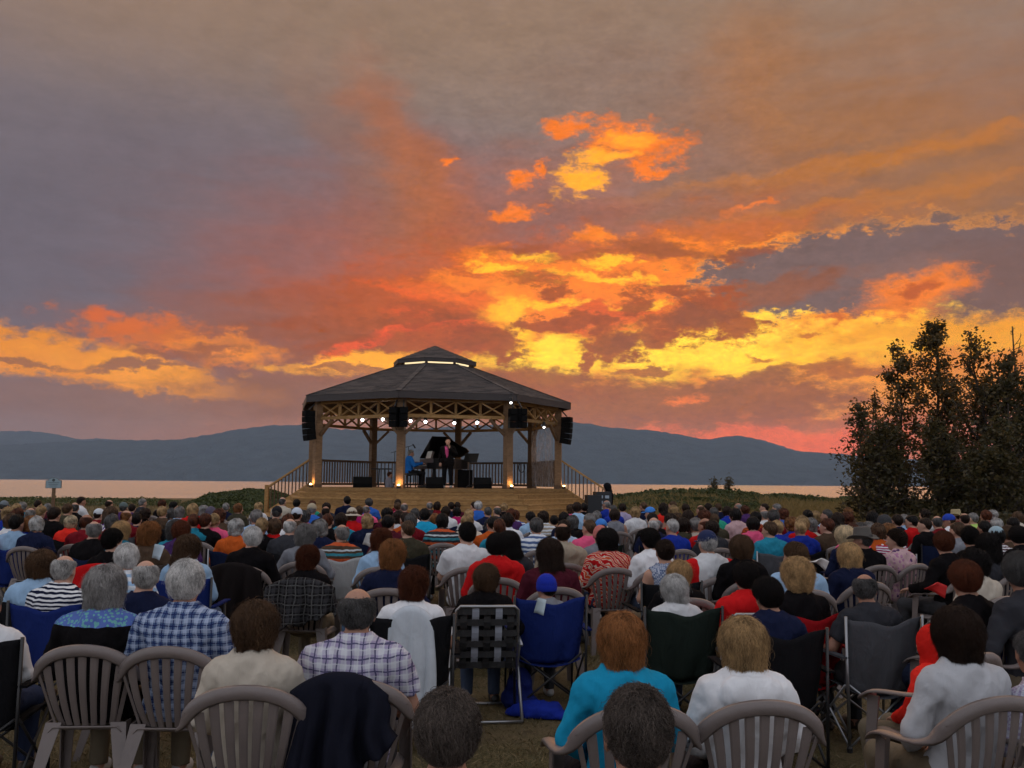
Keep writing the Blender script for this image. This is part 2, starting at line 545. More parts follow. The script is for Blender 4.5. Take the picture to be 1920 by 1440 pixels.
def vnoise(x, y, z):
    xi, yi, zi = np.floor(x).astype(int), np.floor(y).astype(int), np.floor(z).astype(int)
    fx, fy, fz = x - xi, y - yi, z - zi
    fx, fy, fz = (t * t * (3 - 2 * t) for t in (fx, fy, fz))
    a, b, c = xi & 63, yi & 63, zi & 63
    a1, b1, c1 = (xi + 1) & 63, (yi + 1) & 63, (zi + 1) & 63
    r = (_T[a, b, c] * (1 - fx) + _T[a1, b, c] * fx) * (1 - fy) + (_T[a, b1, c] * (1 - fx) + _T[a1, b1, c] * fx) * fy
    s = (_T[a, b, c1] * (1 - fx) + _T[a1, b, c1] * fx) * (1 - fy) + (_T[a, b1, c1] * (1 - fx) + _T[a1, b1, c1] * fx) * fy
    return (r * (1 - fz) + s * fz) * 2 - 1


def fbm(x, y, z=0.0, o=4):
    z = z + np.zeros_like(x)
    v = 0
    a = 0.5
    for i in range(o):
        v = v + a * vnoise(x + 17.3 * i, y + 5.1 * i, z + 9.7 * i)
        x, y, z = x * 2.03, y * 2.03, z * 2.03
        a *= 0.5
    return v


# ------------------------------------------------------------------ materials
MATS = {}


def mat(name, color=(0.5, 0.5, 0.5), rough=0.6, metal=0.0, var=0.0, vscale=8.0, bump=0.0, bscale=30.0, coords='Object', spec=0.5, use_obj=False, stretch=(1, 1, 1), sheen=0.0, emit=None, estr=0.0, color2=None, rvar=0.0):
    if name in MATS:
        return MATS[name]
    m = bpy.data.materials.new(name)
    m.use_nodes = True
    nt = m.node_tree
    n = NB(nt)
    b = nt.nodes['Principled BSDF']
    b.inputs['Roughness'].default_value = rough
    b.inputs['Metallic'].default_value = metal
    b.inputs['Specular IOR Level'].default_value = spec
    tc = nt.nodes.new('ShaderNodeTexCoord').outputs[coords]
    if stretch != (1, 1, 1):
        tc = n.vmath('MULTIPLY', tc, stretch)
    c = tuple(color[:3]) + (1.0,)
    src = c
    if use_obj:
        src = nt.nodes.new('ShaderNodeObjectInfo').outputs['Color']
    if var > 0:
        nz = n.noise(tc, vscale, 5, 0.6)
        if color2:
            src = n.mix(n.smooth(nz, 0.35, 0.68), src, tuple(color2[:3]) + (1.0,))
        else:
            k = n.math('MULTIPLY_ADD', nz, 2 * var, 1 - var)
            src = n.vmath('MULTIPLY', src, n.node('ShaderNodeCombineXYZ', {0: k, 1: k, 2: k}).outputs[0])
        if rvar:
            n.put(b.inputs['Roughness'], n.math('MULTIPLY_ADD', nz, rvar, rough - rvar / 2))
    n.put(b.inputs['Base Color'], src)
    if bump > 0:
        bn = n.noise(tc, bscale, 5, 0.6)
        n.put(b.inputs['Normal'], n.node('ShaderNodeBump', {'Height': bn, 'Strength': 1.0, 'Distance': bump}).outputs[0])
    if sheen:
        b.inputs['Sheen Weight'].default_value = sheen
    if emit:
        b.inputs['Emission Color'].default_value = tuple(emit[:3]) + (1.0,)
        b.inputs['Emission Strength'].default_value = estr
    MATS[name] = m
    return m


def fabric(name, pattern=None, c2=(0.8, 0.8, 0.8), c3=(0.1, 0.1, 0.2), scale=1.0, fold=0.006):
    """cloth in the object's own colour; the weave or print is procedural"""
    if name in MATS:
        return MATS[name]
    m = bpy.data.materials.new(name)
    m.use_nodes = True
    nt = m.node_tree
    n = NB(nt)
    b = nt.nodes['Principled BSDF']
    b.inputs['Roughness'].default_value = 0.85
    b.inputs['Specular IOR Level'].default_value = 0.04
    b.inputs['Sheen Weight'].default_value = 0.0
    oi = nt.nodes.new('ShaderNodeObjectInfo')
    src = oi.outputs['Color']
    tc = nt.nodes.new('ShaderNodeTexCoord').outputs['Object']
    wob = n.vmath('MULTIPLY_ADD', n.vmath('SUBTRACT', n.noise(tc, 7.0, 2, 0.5, color=True), (0.5, 0.5, 0.5)), (0.045, 0.045, 0.045), tc)
    s = n.node('ShaderNodeSeparateXYZ', {0: wob}).outputs
    C2, C3 = tuple(c2) + (1.0,), tuple(c3) + (1.0,)

    def band(v, per, duty, ph=0.0):
        f = n.math('FRACT', n.math('MULTIPLY_ADD', v, 1.0 / per, ph))
        return n.math('LESS_THAN', f, duty)
    if pattern == 'stripe':
        src = n.mix(band(s[2], 0.05 * scale, 0.5), src, C2)
    elif pattern == 'multistripe':
        src = n.mix(band(s[2], 0.19, 0.22, 0.55), src, C2)
        src = n.mix(band(s[2], 0.19, 0.17, 0.15), src, C3)
        src = n.mix(band(s[2], 0.19, 0.10, 0.85), src, (0.5, 0.55, 0.58, 1))
    elif pattern == 'plaid':
        pr = 0.062 * scale
        d1 = band(s[0], pr, 0.42)
        d2 = band(s[2], pr, 0.42)
        src = n.mix(n.math('MULTIPLY', n.math('ADD', d1, d2), 0.42), src, C2)
        t1 = band(s[0], pr, 0.12, 0.31)
        t2 = band(s[2], pr, 0.12, 0.31)
        src = n.mix(n.math('MULTIPLY', n.math('MAXIMUM', t1, t2), 0.85), src, C3)
        t3 = band(s[0], pr, 0.07, 0.72)
        t4 = band(s[2], pr, 0.07, 0.72)
        src = n.mix(n.math('MULTIPLY', n.math('MAXIMUM', t3, t4), 0.6), src, C2)
    elif pattern == 'floral':
        v = n.node('ShaderNodeTexVoronoi', {'Vector': wob, 'Scale': 26.0 / scale}).outputs['Distance']
        v2 = n.node('ShaderNodeTexVoronoi', {'Vector': wob, 'Scale': 15.0 / scale}).outputs['Distance']
        src = n.mix(n.math('LESS_THAN', v, 0.34), src, C2)
        src = n.mix(n.math('LESS_THAN', v2, 0.26), src, C3)
    elif pattern == 'swirl':
        w = n.node('ShaderNodeTexWave', {'Vector': wob, 'Scale': 7.0, 'Distortion': 9.0, 'Detail': 3.0}, bands_direction='DIAGONAL').outputs['Fac']
        src = n.mix(n.smooth(w, 0.35, 0.5), src, C2)
        src = n.mix(n.smooth(w, 0.78, 0.9), src, C3)
    elif pattern == 'check':
        ck = n.node('ShaderNodeTexChecker', {'Vector': wob, 'Scale': 62.0, 'Color1': (0, 0, 0, 1), 'Color2': (1, 1, 1, 1)}).outputs['Fac']
        src = n.mix(n.math('MULTIPLY', ck, 0.8), src, C2)
    elif pattern == 'panel':          # pale yoke between coloured sleeves
        ax = n.math('ABSOLUTE', s[0])
        src = n.mix(n.math('LESS_THAN', ax, 0.165), src, C2)
    elif pattern == 'yoke':           # printed band across the shoulders
        v = n.node('ShaderNodeTexVoronoi', {'Vector': wob, 'Scale': 45.0}).outputs['Distance']
        bnd = n.math('MULTIPLY', n.math('GREATER_THAN', s[2], 0.985), 1.0)
        src = n.mix(bnd, src, n.mix(n.math('LESS_THAN', v, 0.4), C2, C3))
    nz = n.noise(tc, 5.0, 4, 0.6)
    k = n.math('MULTIPLY_ADD', nz, 0.5, 0.75)
    src = n.vmath('MULTIPLY', src, n.node('ShaderNodeCombineXYZ', {0: k, 1: k, 2: k}).outputs[0])
    n.put(b.inputs['Base Color'], src)
    h = n.noise(n.vmath('MULTIPLY', tc, (1.0, 1.0, 0.5)), 9.0, 3, 0.5, 1.2)
    h = n.math('MULTIPLY_ADD', n.noise(tc, 320.0, 1, 0.5), 0.05, h)
    n.put(b.inputs['Normal'], n.node('ShaderNodeBump', {'Height': h, 'Strength': 1.0, 'Distance': fold * 2.2}).outputs[0])
    MATS[name] = m
    return m


def wood(name, c1, c2, rough=0.75):
    if name in MATS:
        return MATS[name]
    m = bpy.data.materials.new(name)
    m.use_nodes = True
    nt = m.node_tree
    n = NB(nt)
    b = nt.nodes['Principled BSDF']
    b.inputs['Roughness'].default_value = rough
    b.inputs['Specular IOR Level'].default_value = 0.25
    tc = nt.nodes.new('ShaderNodeTexCoord').outputs['Object']
    oi = nt.nodes.new('ShaderNodeObjectInfo').outputs['Random']
    off = n.node('ShaderNodeCombineXYZ', {0: n.math('MULTIPLY', oi, 37.0), 1: n.math('MULTIPLY', oi, 19.0), 2: oi}).outputs[0]
    v = n.vmath('ADD', tc, off)
    g = n.noise(n.vmath('MULTIPLY', v, (2.0, 2.0, 9.0)), 3.0, 5, 0.65, 0.6)
    col = n.mix(n.smooth(g, 0.3, 0.72), tuple(c1) + (1,), tuple(c2) + (1,))
    k = n.math('MULTIPLY_ADD', oi, 0.5, 0.75)
    blot = n.math('MULTIPLY_ADD', n.noise(v, 1.3, 3, 0.6), 0.7, 0.65)
    k = n.math('MULTIPLY', k, blot)
    col = n.vmath('MULTIPLY', col, n.node('ShaderNodeCombineXYZ', {0: k, 1: k, 2: k}).outputs[0])
    n.put(b.inputs['Base Color'], col)
    n.put(b.inputs['Normal'], n.node('ShaderNodeBump', {'Height': g, 'Distance': 0.01}).outputs[0])
    MATS[name] = m
    return m


def leaf_mat(name, c1, c2, trans=0.35):
    if name in MATS:
        return MATS[name]
    m = bpy.data.materials.new(name)
    m.use_nodes = True
    nt = m.node_tree
    n = NB(nt)
    nt.nodes.remove(nt.nodes['Principled BSDF'])
    geo = nt.nodes.new('ShaderNodeNewGeometry').outputs['Random Per Island']
    col = n.mix(geo, tuple(c1) + (1,), tuple(c2) + (1,))
    d = n.node('ShaderNodeBsdfDiffuse', {'Color': col})
    t = n.node('ShaderNodeBsdfTranslucent', {'Color': col})
    g = n.node('ShaderNodeBsdfGlossy', {'Color': (0.6, 0.6, 0.6, 1), 'Roughness': 0.5})
    mx = n.node('ShaderNodeMixShader', {0: trans, 1: d.outputs[0], 2: t.outputs[0]})
    mx2 = n.node('ShaderNodeMixShader', {0: 0.04, 1: mx.outputs[0], 2: g.outputs[0]})
    nt.links.new(mx2.outputs[0], nt.nodes['Material Output'].inputs['Surface'])
    MATS[name] = m
    return m


# ------------------------------------------------------------------ the setting: lawn, dune, lake, hills
def bank_h(x, y):
    """height of the vegetated bank behind the stage"""
    px = 960 + FPX * x / np.maximum(y, 1.0)
    h = np.interp(px, [-500, 330, 400, 470, 540, 640, 1090, 1160, 1240, 1330, 1450, 1600, 1800, 2600],
                  [0.0, 0.0, 0.5, 0.95, 0.8, 0.1, 0.1, 0.55, 1.05, 1.0, 0.75, 0.55, 0.6, 0.6])
    return h * np.exp(-((y - 62) / 13.0) ** 2)


def ground_h(x, y):
    h = 0.03 * fbm(x * 0.25, y * 0.25, 1.0, 3) * np.clip((np.hypot(x, y) - 1) / 6, 0, 1)
    h = h + bank_h(x, y)
    sh = 92 + 10 * fbm(x * 0.012, y * 0.0 + 3.0, 2.0, 3)
    t = np.clip((y - sh) / 55, 0, 1)
    return h - 3.6 * t * t * (3 - 2 * t)


def build_setting():
    ys = np.concatenate([np.linspace(-140, -4, 26), np.linspace(-2, 40, 110), np.linspace(40.6, 150, 150), np.linspace(156, 190, 5)])
    xs = np.concatenate([np.linspace(-420, -44, 40), np.linspace(-42, 42, 210), np.linspace(44, 420, 40)])
    X, Y = np.meshgrid(xs, ys)
    Z = ground_h(X, Y)
    nx, ny = len(xs), len(ys)
    V = np.stack([X.ravel(), Y.ravel(), Z.ravel()], 1)
    i = np.arange(nx * ny).reshape(ny, nx)
    F = np.stack([i[:-1, :-1].ravel(), i[:-1, 1:].ravel(), i[1:, 1:].ravel(), i[1:, :-1].ravel()], 1)
    m = bpy.data.materials.new('lawn')
    m.use_nodes = True
    nt = m.node_tree
    n = NB(nt)
    b = nt.nodes['Principled BSDF']
    b.inputs['Roughness'].default_value = 0.95
    b.inputs['Specular IOR Level'].default_value = 0.1
    tc = nt.nodes.new('ShaderNodeTexCoord').outputs['Object']
    a = n.noise(tc, 0.9, 6, 0.65)
    f = n.noise(tc, 38.0, 4, 0.7)
    col = n.mix(n.smooth(a, 0.36, 0.64), (0.080, 0.070, 0.032, 1), (0.150, 0.112, 0.062, 1))
    col = n.mix(n.smooth(f, 0.45, 0.75), col, (0.22, 0.165, 0.095, 1))
    col = n.mix(n.smooth(n.noise(tc, 3.1, 4, 0.6), 0.55, 0.8), col, (0.075, 0.055, 0.034, 1))
    n.put(b.inputs['Base Color'], col)
    n.put(b.inputs['Normal'], n.node('ShaderNodeBump', {'Height': f, 'Distance': 0.03}).outputs[0])
    tag(obj('ground', np_mesh('ground', V, F, m)), 'dry trampled lawn under the rows of seats', kind='structure')

    # lake
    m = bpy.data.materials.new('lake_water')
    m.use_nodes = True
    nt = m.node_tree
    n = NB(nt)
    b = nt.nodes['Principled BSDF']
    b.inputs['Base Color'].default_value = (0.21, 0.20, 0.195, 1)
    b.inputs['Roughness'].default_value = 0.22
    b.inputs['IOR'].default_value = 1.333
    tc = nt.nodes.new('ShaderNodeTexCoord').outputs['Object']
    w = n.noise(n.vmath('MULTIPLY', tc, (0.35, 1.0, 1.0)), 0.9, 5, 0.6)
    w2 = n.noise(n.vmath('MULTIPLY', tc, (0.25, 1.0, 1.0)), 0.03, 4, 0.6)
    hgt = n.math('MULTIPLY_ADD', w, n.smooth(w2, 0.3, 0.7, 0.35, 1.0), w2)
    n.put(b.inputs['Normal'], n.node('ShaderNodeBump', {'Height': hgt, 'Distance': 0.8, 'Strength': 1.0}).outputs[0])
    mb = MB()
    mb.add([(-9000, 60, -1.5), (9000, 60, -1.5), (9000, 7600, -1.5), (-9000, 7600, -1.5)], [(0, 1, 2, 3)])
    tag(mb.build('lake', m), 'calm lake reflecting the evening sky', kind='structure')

    # hills across the lake: ridge profile read as elevation over azimuth
    hm = mat('forest_hill', (0.055, 0.075, 0.085), 1.0, var=0.6, vscale=0.012, coords='Object', spec=0.0, bump=14.0, bscale=0.05)

    def hill(name, label, prof, d0, d1, seed, rough=26.0):
        pxs = np.array([p[0] for p in prof], float)
        pys = np.array([p[1] for p in prof], float)
        cols = np.arange(pxs[0], pxs[-1] + 1, 5.0)
        top = np.interp(cols, pxs, pys)
        k = np.ones(9) / 9
        tp = np.pad(top, 4, 'edge')
        top = np.convolve(tp, k, 'valid')
        rows = 26
        V = np.zeros((rows + 8, len(cols), 3))
        for j, (cx, cy) in enumerate(zip(cols, top)):
            d = ray(cx, cy)
            zt = CAMZ + d.z * d1 + 1.5
            for r_ in range(rows + 8):
                t = r_ / (rows - 1)
                yy = d0 + (d1 - d0) * t
                if t <= 1:
                    z = -3 + (zt + 3) * (t ** 0.8)
                else:
                    z = zt - (t - 1) * zt * 2.2
                V[r_, j] = (d.x * yy, yy, z)
        nz = fbm(V[..., 0] / 420, V[..., 1] / 420, seed, 5)
        nf = fbm(V[..., 0] / 30, V[..., 1] / 30, seed + 3, 2)
        t = np.clip(np.arange(rows + 8) / (rows - 1), 0, 1)[:, None]
        V[..., 2] += nz * rough * 2.0 * np.sin(np.pi * np.clip(t, 0, 1)) + nf * 9.0 * t
        V[0, :, 2] = -4
        i = np.arange((rows + 8) * len(cols)).reshape(rows + 8, len(cols))
        F = np.stack([i[:-1, :-1].ravel(), i[:-1, 1:].ravel(), i[1:, 1:].ravel(), i[1:, :-1].ravel()], 1)
        tag(obj(name, np_mesh(name, V.reshape(-1, 3), F, hm)), label, kind='structure')
    hill('hill', 'long forested hill across the lake behind the stage',
         [(-900, 850), (-300, 842), (0, 836), (100, 829), (200, 826), (330, 825), (400, 814), (460, 803), (520, 797), (580, 798), (640, 806), (760, 806), (860, 800), (960, 795), (1040, 789), (1090, 793), (1150, 803),
          (1230, 808), (1300, 820), (1332, 826), (1370, 817), (1400, 818), (1440, 832), (1480, 845), (1570, 851), (1700, 862), (2000, 868), (2800, 872)], 4300, 5600, 1.0)
    hill('hill', 'farther forested hill at the far left of the lake',
         [(-900, 800), (-200, 804), (0, 809), (60, 808), (110, 815), (150, 826), (180, 822), (230, 825), (300, 828), (360, 835), (420, 860)], 5900, 7300, 5.0, 12.0)
    hill('hill', 'small distant peak showing behind the right shoulder of the hill',
         [(1340, 850), (1390, 824), (1425, 823), (1455, 833), (1490, 845), (1560, 862)], 5900, 7000, 9.0, 8.0)


build_setting()
HZ = mat('haze_air')
HZ.node_tree.nodes.clear()
_hn = NB(HZ.node_tree)
_pv = _hn.node('ShaderNodeVolumePrincipled', {'Color': (0.58, 0.74, 1.0, 1), 'Density': 0.55e-4, 'Anisotropy': 0.0})
_ho = HZ.node_tree.nodes.new('ShaderNodeOutputMaterial')
HZ.node_tree.links.new(_pv.outputs[0], _ho.inputs['Volume'])
tag(MB().box((0, 3500, 235), (19500, 8600, 480)).build('haze', HZ), 'thin evening haze over the lake and hills', kind='stuff')
# ------------------------------------------------------------------ bandstand (gazebo)
GC = Vector((-2.7586, 33.0, 0.0))
GR = 4.42
PH = -0.14203
ZD = 1.60                                      # deck level
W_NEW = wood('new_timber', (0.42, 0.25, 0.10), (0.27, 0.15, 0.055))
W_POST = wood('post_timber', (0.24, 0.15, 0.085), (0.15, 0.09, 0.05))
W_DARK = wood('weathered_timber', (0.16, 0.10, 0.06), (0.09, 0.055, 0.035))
M_BLACK = mat('black_metal', (0.012, 0.012, 0.013), 0.45, var=0.3)
M_CAB = mat('speaker_black', (0.005, 0.005, 0.0055), 0.8, spec=0.1, var=0.3, bump=0.003, bscale=90)


def gp(k, r, z):
    """corner k of the octagon, in the bandstand's own frame"""
    t = PH + k * math.pi / 4
    return Vector((r * math.sin(t), -r * math.cos(t), z))


def shingle_mat():
    m = bpy.data.materials.new('asphalt_shingle')
    m.use_nodes = True
    nt = m.node_tree
    n = NB(nt)
    b = nt.nodes['Principled BSDF']
    b.inputs['Roughness'].default_value = 0.9
    tc = nt.nodes.new('ShaderNodeTexCoord').outputs['Object']
    v = n.node('ShaderNodeTexVoronoi', {'Vector': n.vmath('MULTIPLY', tc, (2.6, 2.6, 17.0)), 'Scale': 1.0}).outputs['Color']
    s = n.node('ShaderNodeSeparateColor', {0: v}).outputs[0]
    col = n.mix(s, (0.030, 0.027, 0.030, 1), (0.085, 0.070, 0.066, 1))
    k = n.math('MULTIPLY_ADD', n.noise(tc, 1.1, 4, 0.6), 0.8, 0.6)
    col = n.vmath('MULTIPLY', col, n.node('ShaderNodeCombineXYZ', {0: k, 1: k, 2: k}).outputs[0])
    n.put(b.inputs['Base Color'], col)
    n.put(b.inputs['Normal'], n.node('ShaderNodeBump', {'Height': n.noise(tc, 60.0, 3, 0.7), 'Distance': 0.01}).outputs[0])
    return m


def build_gazebo():
    g = thing('bandstand', 'octagonal timber bandstand with a shingled roof and small cupola', 'bandstand', GC)
    sh = shingle_mat()
    # deck
    out = [gp(k, GR + 0.34, 0) for k in range(8)]
    MB().prism(out, ZD - 0.11, ZD).build('deck', W_NEW, g)
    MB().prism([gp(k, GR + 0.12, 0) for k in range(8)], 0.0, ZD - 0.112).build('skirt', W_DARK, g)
    # steps wrap four sides: each tread and riser its own board
    NST, RIS, TR = 10, 0.155, 0.24
    for fct in (-2, -1, 0, 1):
        for s in range(NST):
            zt = ZD - RIS * s
            r0 = GR + 0.30 + TR * s
            a, b = gp(fct, r0, 0), gp(fct + 1, r0, 0)
            a2, b2 = gp(fct, r0 + TR + 0.035, 0), gp(fct + 1, r0 + TR + 0.035, 0)
            # riser under the nosing
            nrm = ((a + b) / 2).normalized()
            e = (b - a).normalized() * 0.004
            ra, rb = a + e + nrm * 0.0, b - e
            mb = MB()
            z1, z0 = zt - (0.112 if s == 0 else 0.036), zt - RIS - 0.0
            ofs = nrm * 0.02
            mb.add([ra + Vector((0, 0, z0)), rb + Vector((0, 0, z0)), rb + ofs + Vector((0, 0, z0)), ra + ofs + Vector((0, 0, z0)),
                    ra + Vector((0, 0, z1)), rb + Vector((0, 0, z1)), rb + ofs + Vector((0, 0, z1)), ra + ofs + Vector((0, 0, z1))],
                   [(3, 2, 1, 0), (4, 5, 6, 7), (0, 1, 5, 4), (1, 2, 6, 5), (2, 3, 7, 6), (3, 0, 4, 7)])
            mb.build('riser_board', W_NEW, g)
            if s < NST - 1:
                mb = MB()
                z1, z0 = zt - RIS, zt - RIS - 0.036
                q = [a + e, b - e, b2 - e, a2 + e]
                mb.add([p + Vector((0, 0, z0)) for p in q] + [p + Vector((0, 0, z1)) for p in q],
                       [(3, 2, 1, 0), (4, 5, 6, 7), (0, 1, 5, 4), (1, 2, 6, 5), (2, 3, 7, 6), (3, 0, 4, 7)])
                mb.build('tread_board', W_NEW, g)
    # posts
    ZT = 4.34
    for k in range(8):
        p = gp(k, GR, 0)
        rz = PH + k * math.pi / 4
        po = MB().box((0, 0, (ZD + ZT) / 2), (0.225, 0.225, ZT - ZD), rz).build('post', W_POST, g, p)
        MB().box((0, 0, ZD + 0.06), (0.262, 0.262, 0.116), rz).build('post_base', W_DARK, po)
    # trusses between posts, with X bracing
    for k in range(8):
        a, b = gp(k, GR, 0), gp(k + 1, GR, 0)
        d = (b - a).normalized()
        L = (b - a).length
        c = (a + b) / 2
        nrm = Vector((c.x, c.y, 0)).normalized()
        h = 0.125
        z0, z1 = 3.78, 4.27
        tb = MB().beam(a + d * h + Vector((0, 0, 4.40)), b - d * h + Vector((0, 0, 4.40)), 0.10, 0.22).build('truss', W_NEW, g)
        MB().beam(a + d * h + Vector((0, 0, z0 + 0.05)), b - d * h + Vector((0, 0, z0 + 0.05)), 0.09, 0.10).build('bottom_chord', W_NEW, tb)
        for i in range(1, 4):
            q = a + d * (h + (L - 2 * h) * i / 4)
            MB().beam(q + Vector((0, 0, z0 + 0.101)), q + Vector((0, 0, 4.289)), 0.07, 0.07, nrm).build('strut', W_NEW, tb)
        for i in range(4):
            q0 = a + d * (h + (L - 2 * h) * i / 4 + 0.03)
            q1 = a + d * (h + (L - 2 * h) * (i + 1) / 4 - 0.03)
            for s_, (m0, m1) in enumerate(((q0, q1), (q1, q0))):
                o = nrm * (0.023 if s_ else -0.023)
                MB().beam(m0 + o + Vector((0, 0, z0 + 0.11)), m1 + o + Vector((0, 0, 4.285)), 0.042, 0.07, nrm).build('cross_brace', W_NEW, tb)
        for q, sgn in ((a, 1), (b, -1)):
            MB().beam(q + d * sgn * 0.11 + Vector((0, 0, 3.28)), q + d * sgn * 0.60 + Vector((0, 0, 3.775)), 0.09, 0.10, nrm).build('knee_brace', W_POST, g)
    # main roof: eight faces laid in overlapping courses
    RE, ZE, RT, ZTOP = 4.86, 4.55, 1.36, 5.84
    for k in range(8):
        mb = MB()
        NC = 22
        for i in range(NC):
            t0, t1 = i / NC, (i + 1) / NC
            for (ta, dz0, tb_, dz1) in ((t0, 0.016, t1, 0.0),):
                ra, rb = RE + (RT - RE) * ta, RE + (RT - RE) * tb_
                za, zb = ZE + (ZTOP - ZE) * ta + dz0, ZE + (ZTOP - ZE) * tb_ + dz1
                q = [gp(k, ra, za), gp(k + 1, ra, za), gp(k + 1, rb, zb), gp(k, rb, zb)]
                mb.add(q, [(0, 1, 2, 3)])
                mb.add([gp(k, ra, za - 0.016), gp(k + 1, ra, za - 0.016), q[1], q[0]], [(0, 1, 2, 3)])
        rp = mb.build('roof_panel', sh, g)
        # timber underside
        mb = MB()
        mb.add([gp(k, RE - 0.03, ZE - 0.06), gp(k + 1, RE - 0.03, ZE - 0.06), gp(k + 1, RT, ZTOP - 0.06), gp(k, RT, ZTOP - 0.06)], [(3, 2, 1, 0)])
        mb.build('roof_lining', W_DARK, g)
        a, b = gp(k, RE - 0.02, ZE - 0.105), gp(k + 1, RE - 0.02, ZE - 0.105)
        MB().beam(a, b, 0.04, 0.20).build('fascia', mat('dark_fascia', (0.045, 0.036, 0.036), 0.6, var=0.3), g)
        MB().beam(gp(k, RE + 0.006, ZE + 0.012), gp(k, RT, ZTOP + 0.012), 0.16, 0.02).build('hip_cap', sh, g)
        # rafters below
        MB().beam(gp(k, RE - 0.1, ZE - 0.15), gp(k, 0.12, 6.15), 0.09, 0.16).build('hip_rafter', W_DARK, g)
    # cupola
    cu = obj('cupola', None, g)
    for k in range(8):
        mb = MB()
        NC = 9
        for i in range(NC):
            t0, t1 = i / NC, (i + 1) / NC
            ra, rb = 1.52 * (1 - t0), 1.52 * (1 - t1) + 0.001
            za, zb = 6.02 + 0.62 * t0 + 0.014, 6.02 + 0.62 * t1
            q = [gp(k, ra, za), gp(k + 1, ra, za), gp(k + 1, rb, zb), gp(k, rb, zb)]
            mb.add(q, [(0, 1, 2, 3)])
            mb.add([gp(k, ra, za - 0.014), gp(k + 1, ra, za - 0.014), q[1], q[0]], [(0, 1, 2, 3)])
        mb.add([gp(k, 1.5, 5.99), gp(k + 1, 1.5, 5.99), gp(k + 1, 0.02, 6.58), gp(k, 0.02, 6.58)], [(3, 2, 1, 0)])
        mb.build('cupola_roof_panel', sh, cu)
        MB().beam(gp(k, 1.49, 5.96), gp(k + 1, 1.49, 5.96), 0.03, 0.135).build('cupola_fascia', MATS['dark_fascia'], cu)
        MB().beam(gp(k, 1.28, 5.78), gp(k, 1.28, 6.08), 0.09, 0.09, (1, 0, 0)).build('cupola_post', W_POST, cu)
        # strip of light inside the gap
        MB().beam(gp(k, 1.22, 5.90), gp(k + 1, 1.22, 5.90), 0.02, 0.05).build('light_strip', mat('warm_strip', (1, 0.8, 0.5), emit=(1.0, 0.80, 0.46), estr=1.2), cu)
    # back railings with balusters
    bal = MB().box((0, 0, 0), (0.036, 0.036, 0.80)).mesh('baluster', W_DARK)
    for k in (2, 3, 4, 5):
        a, b = gp(k, GR, 0), gp(k + 1, GR, 0)
        d = (b - a).normalized()
        L = (b - a).length
        h = 0.12
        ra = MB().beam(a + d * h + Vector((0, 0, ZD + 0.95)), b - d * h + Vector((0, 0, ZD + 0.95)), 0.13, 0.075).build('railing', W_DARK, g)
        MB().beam(a + d * h + Vector((0, 0, ZD + 0.10)), b - d * h + Vector((0, 0, ZD + 0.10)), 0.06, 0.08).build('bottom_rail', W_DARK, ra)
        nb = 22
        for i in range(nb):
            q = a + d * (h + (L - 2 * h) * (i + 0.5) / nb)
            obj('baluster', bal, ra, q + Vector((0, 0, ZD + 0.526)), PH + (k + 0.5) * math.pi / 4)
    # stair rails running out from the side posts
    for k in (-2, 2):
        o = gp(k, 1.0, 0)
        run = 1.50
        p0 = o * (GR + 0.12)
        p1 = o * (GR + 0.12 + run)
        drop = run * 0.155 / 0.24
        z0, z1 = ZD + 0.96, ZD + 0.96 - drop
        ra = MB().beam(p0 + Vector((0, 0, z0)), p1 + Vector((0, 0, z1)), 0.11, 0.06).build('stair_rail', W_NEW, g)
        zb0 = ZD + 0.06
        MB().beam(p0 + Vector((0, 0, zb0)), p1 + Vector((0, 0, zb0 - drop)), 0.05, 0.12).build('stair_stringer', W_NEW, ra)
        MB().box((p1.x + o.x * 0.06, p1.y + o.y * 0.06, (z1 + 0.06 + 0.14) / 2), (0.13, 0.13, z1 + 0.06 - 0.14), PH).build('newel_post', W_NEW, ra)
        b2 = MB().box((0, 0, 0), (0.035, 0.035, 0.78)).mesh('stair_baluster', W_DARK)
        for i in range(11):
            t = (i + 0.7) / 11.4
            q = p0 + (p1 - p0) * t
            obj('baluster', b2, ra, q + Vector((0, 0, z0 - drop * t - 0.43)), PH)
    return g


build_gazebo()


def gw(px, py, y):
    """photo pixel to a point at depth y"""
    return at(px, py, y)


# loudspeaker columns hung outside the posts
def speaker_column(label, top, n, w, h, dep, curve, rz):
    t = thing('loudspeaker_column', label, 'loudspeaker', top, rz, 'loudspeaker columns on the bandstand')
    z, y, a = 0.0, 0.0, 0.0
    mg = mat('speaker_grille', (0.007, 0.007, 0.0075), 0.8, spec=0.08, var=0.5, vscale=60, bump=0.004, bscale=160)
    for i in range(n):
        o = MB().box((0, 0, 0), (w, dep, h * 0.96)).build('cabinet', M_CAB, t, (0, y, z - h / 2))
        o.rotation_euler = (a, 0, 0)
        MB().box((0, -dep / 2 - 0.006, 0), (w * 0.88, 0.01, h * 0.8)).build('grille', mg, o)
        z -= h * math.cos(a)
        y += h * math.sin(a)
        a += curve
    MB().beam((0, 0, 0.02), (0, dep * 0.6, 0.22), 0.04, 0.04).build('hanging_bracket', M_BLACK, t)
    return t


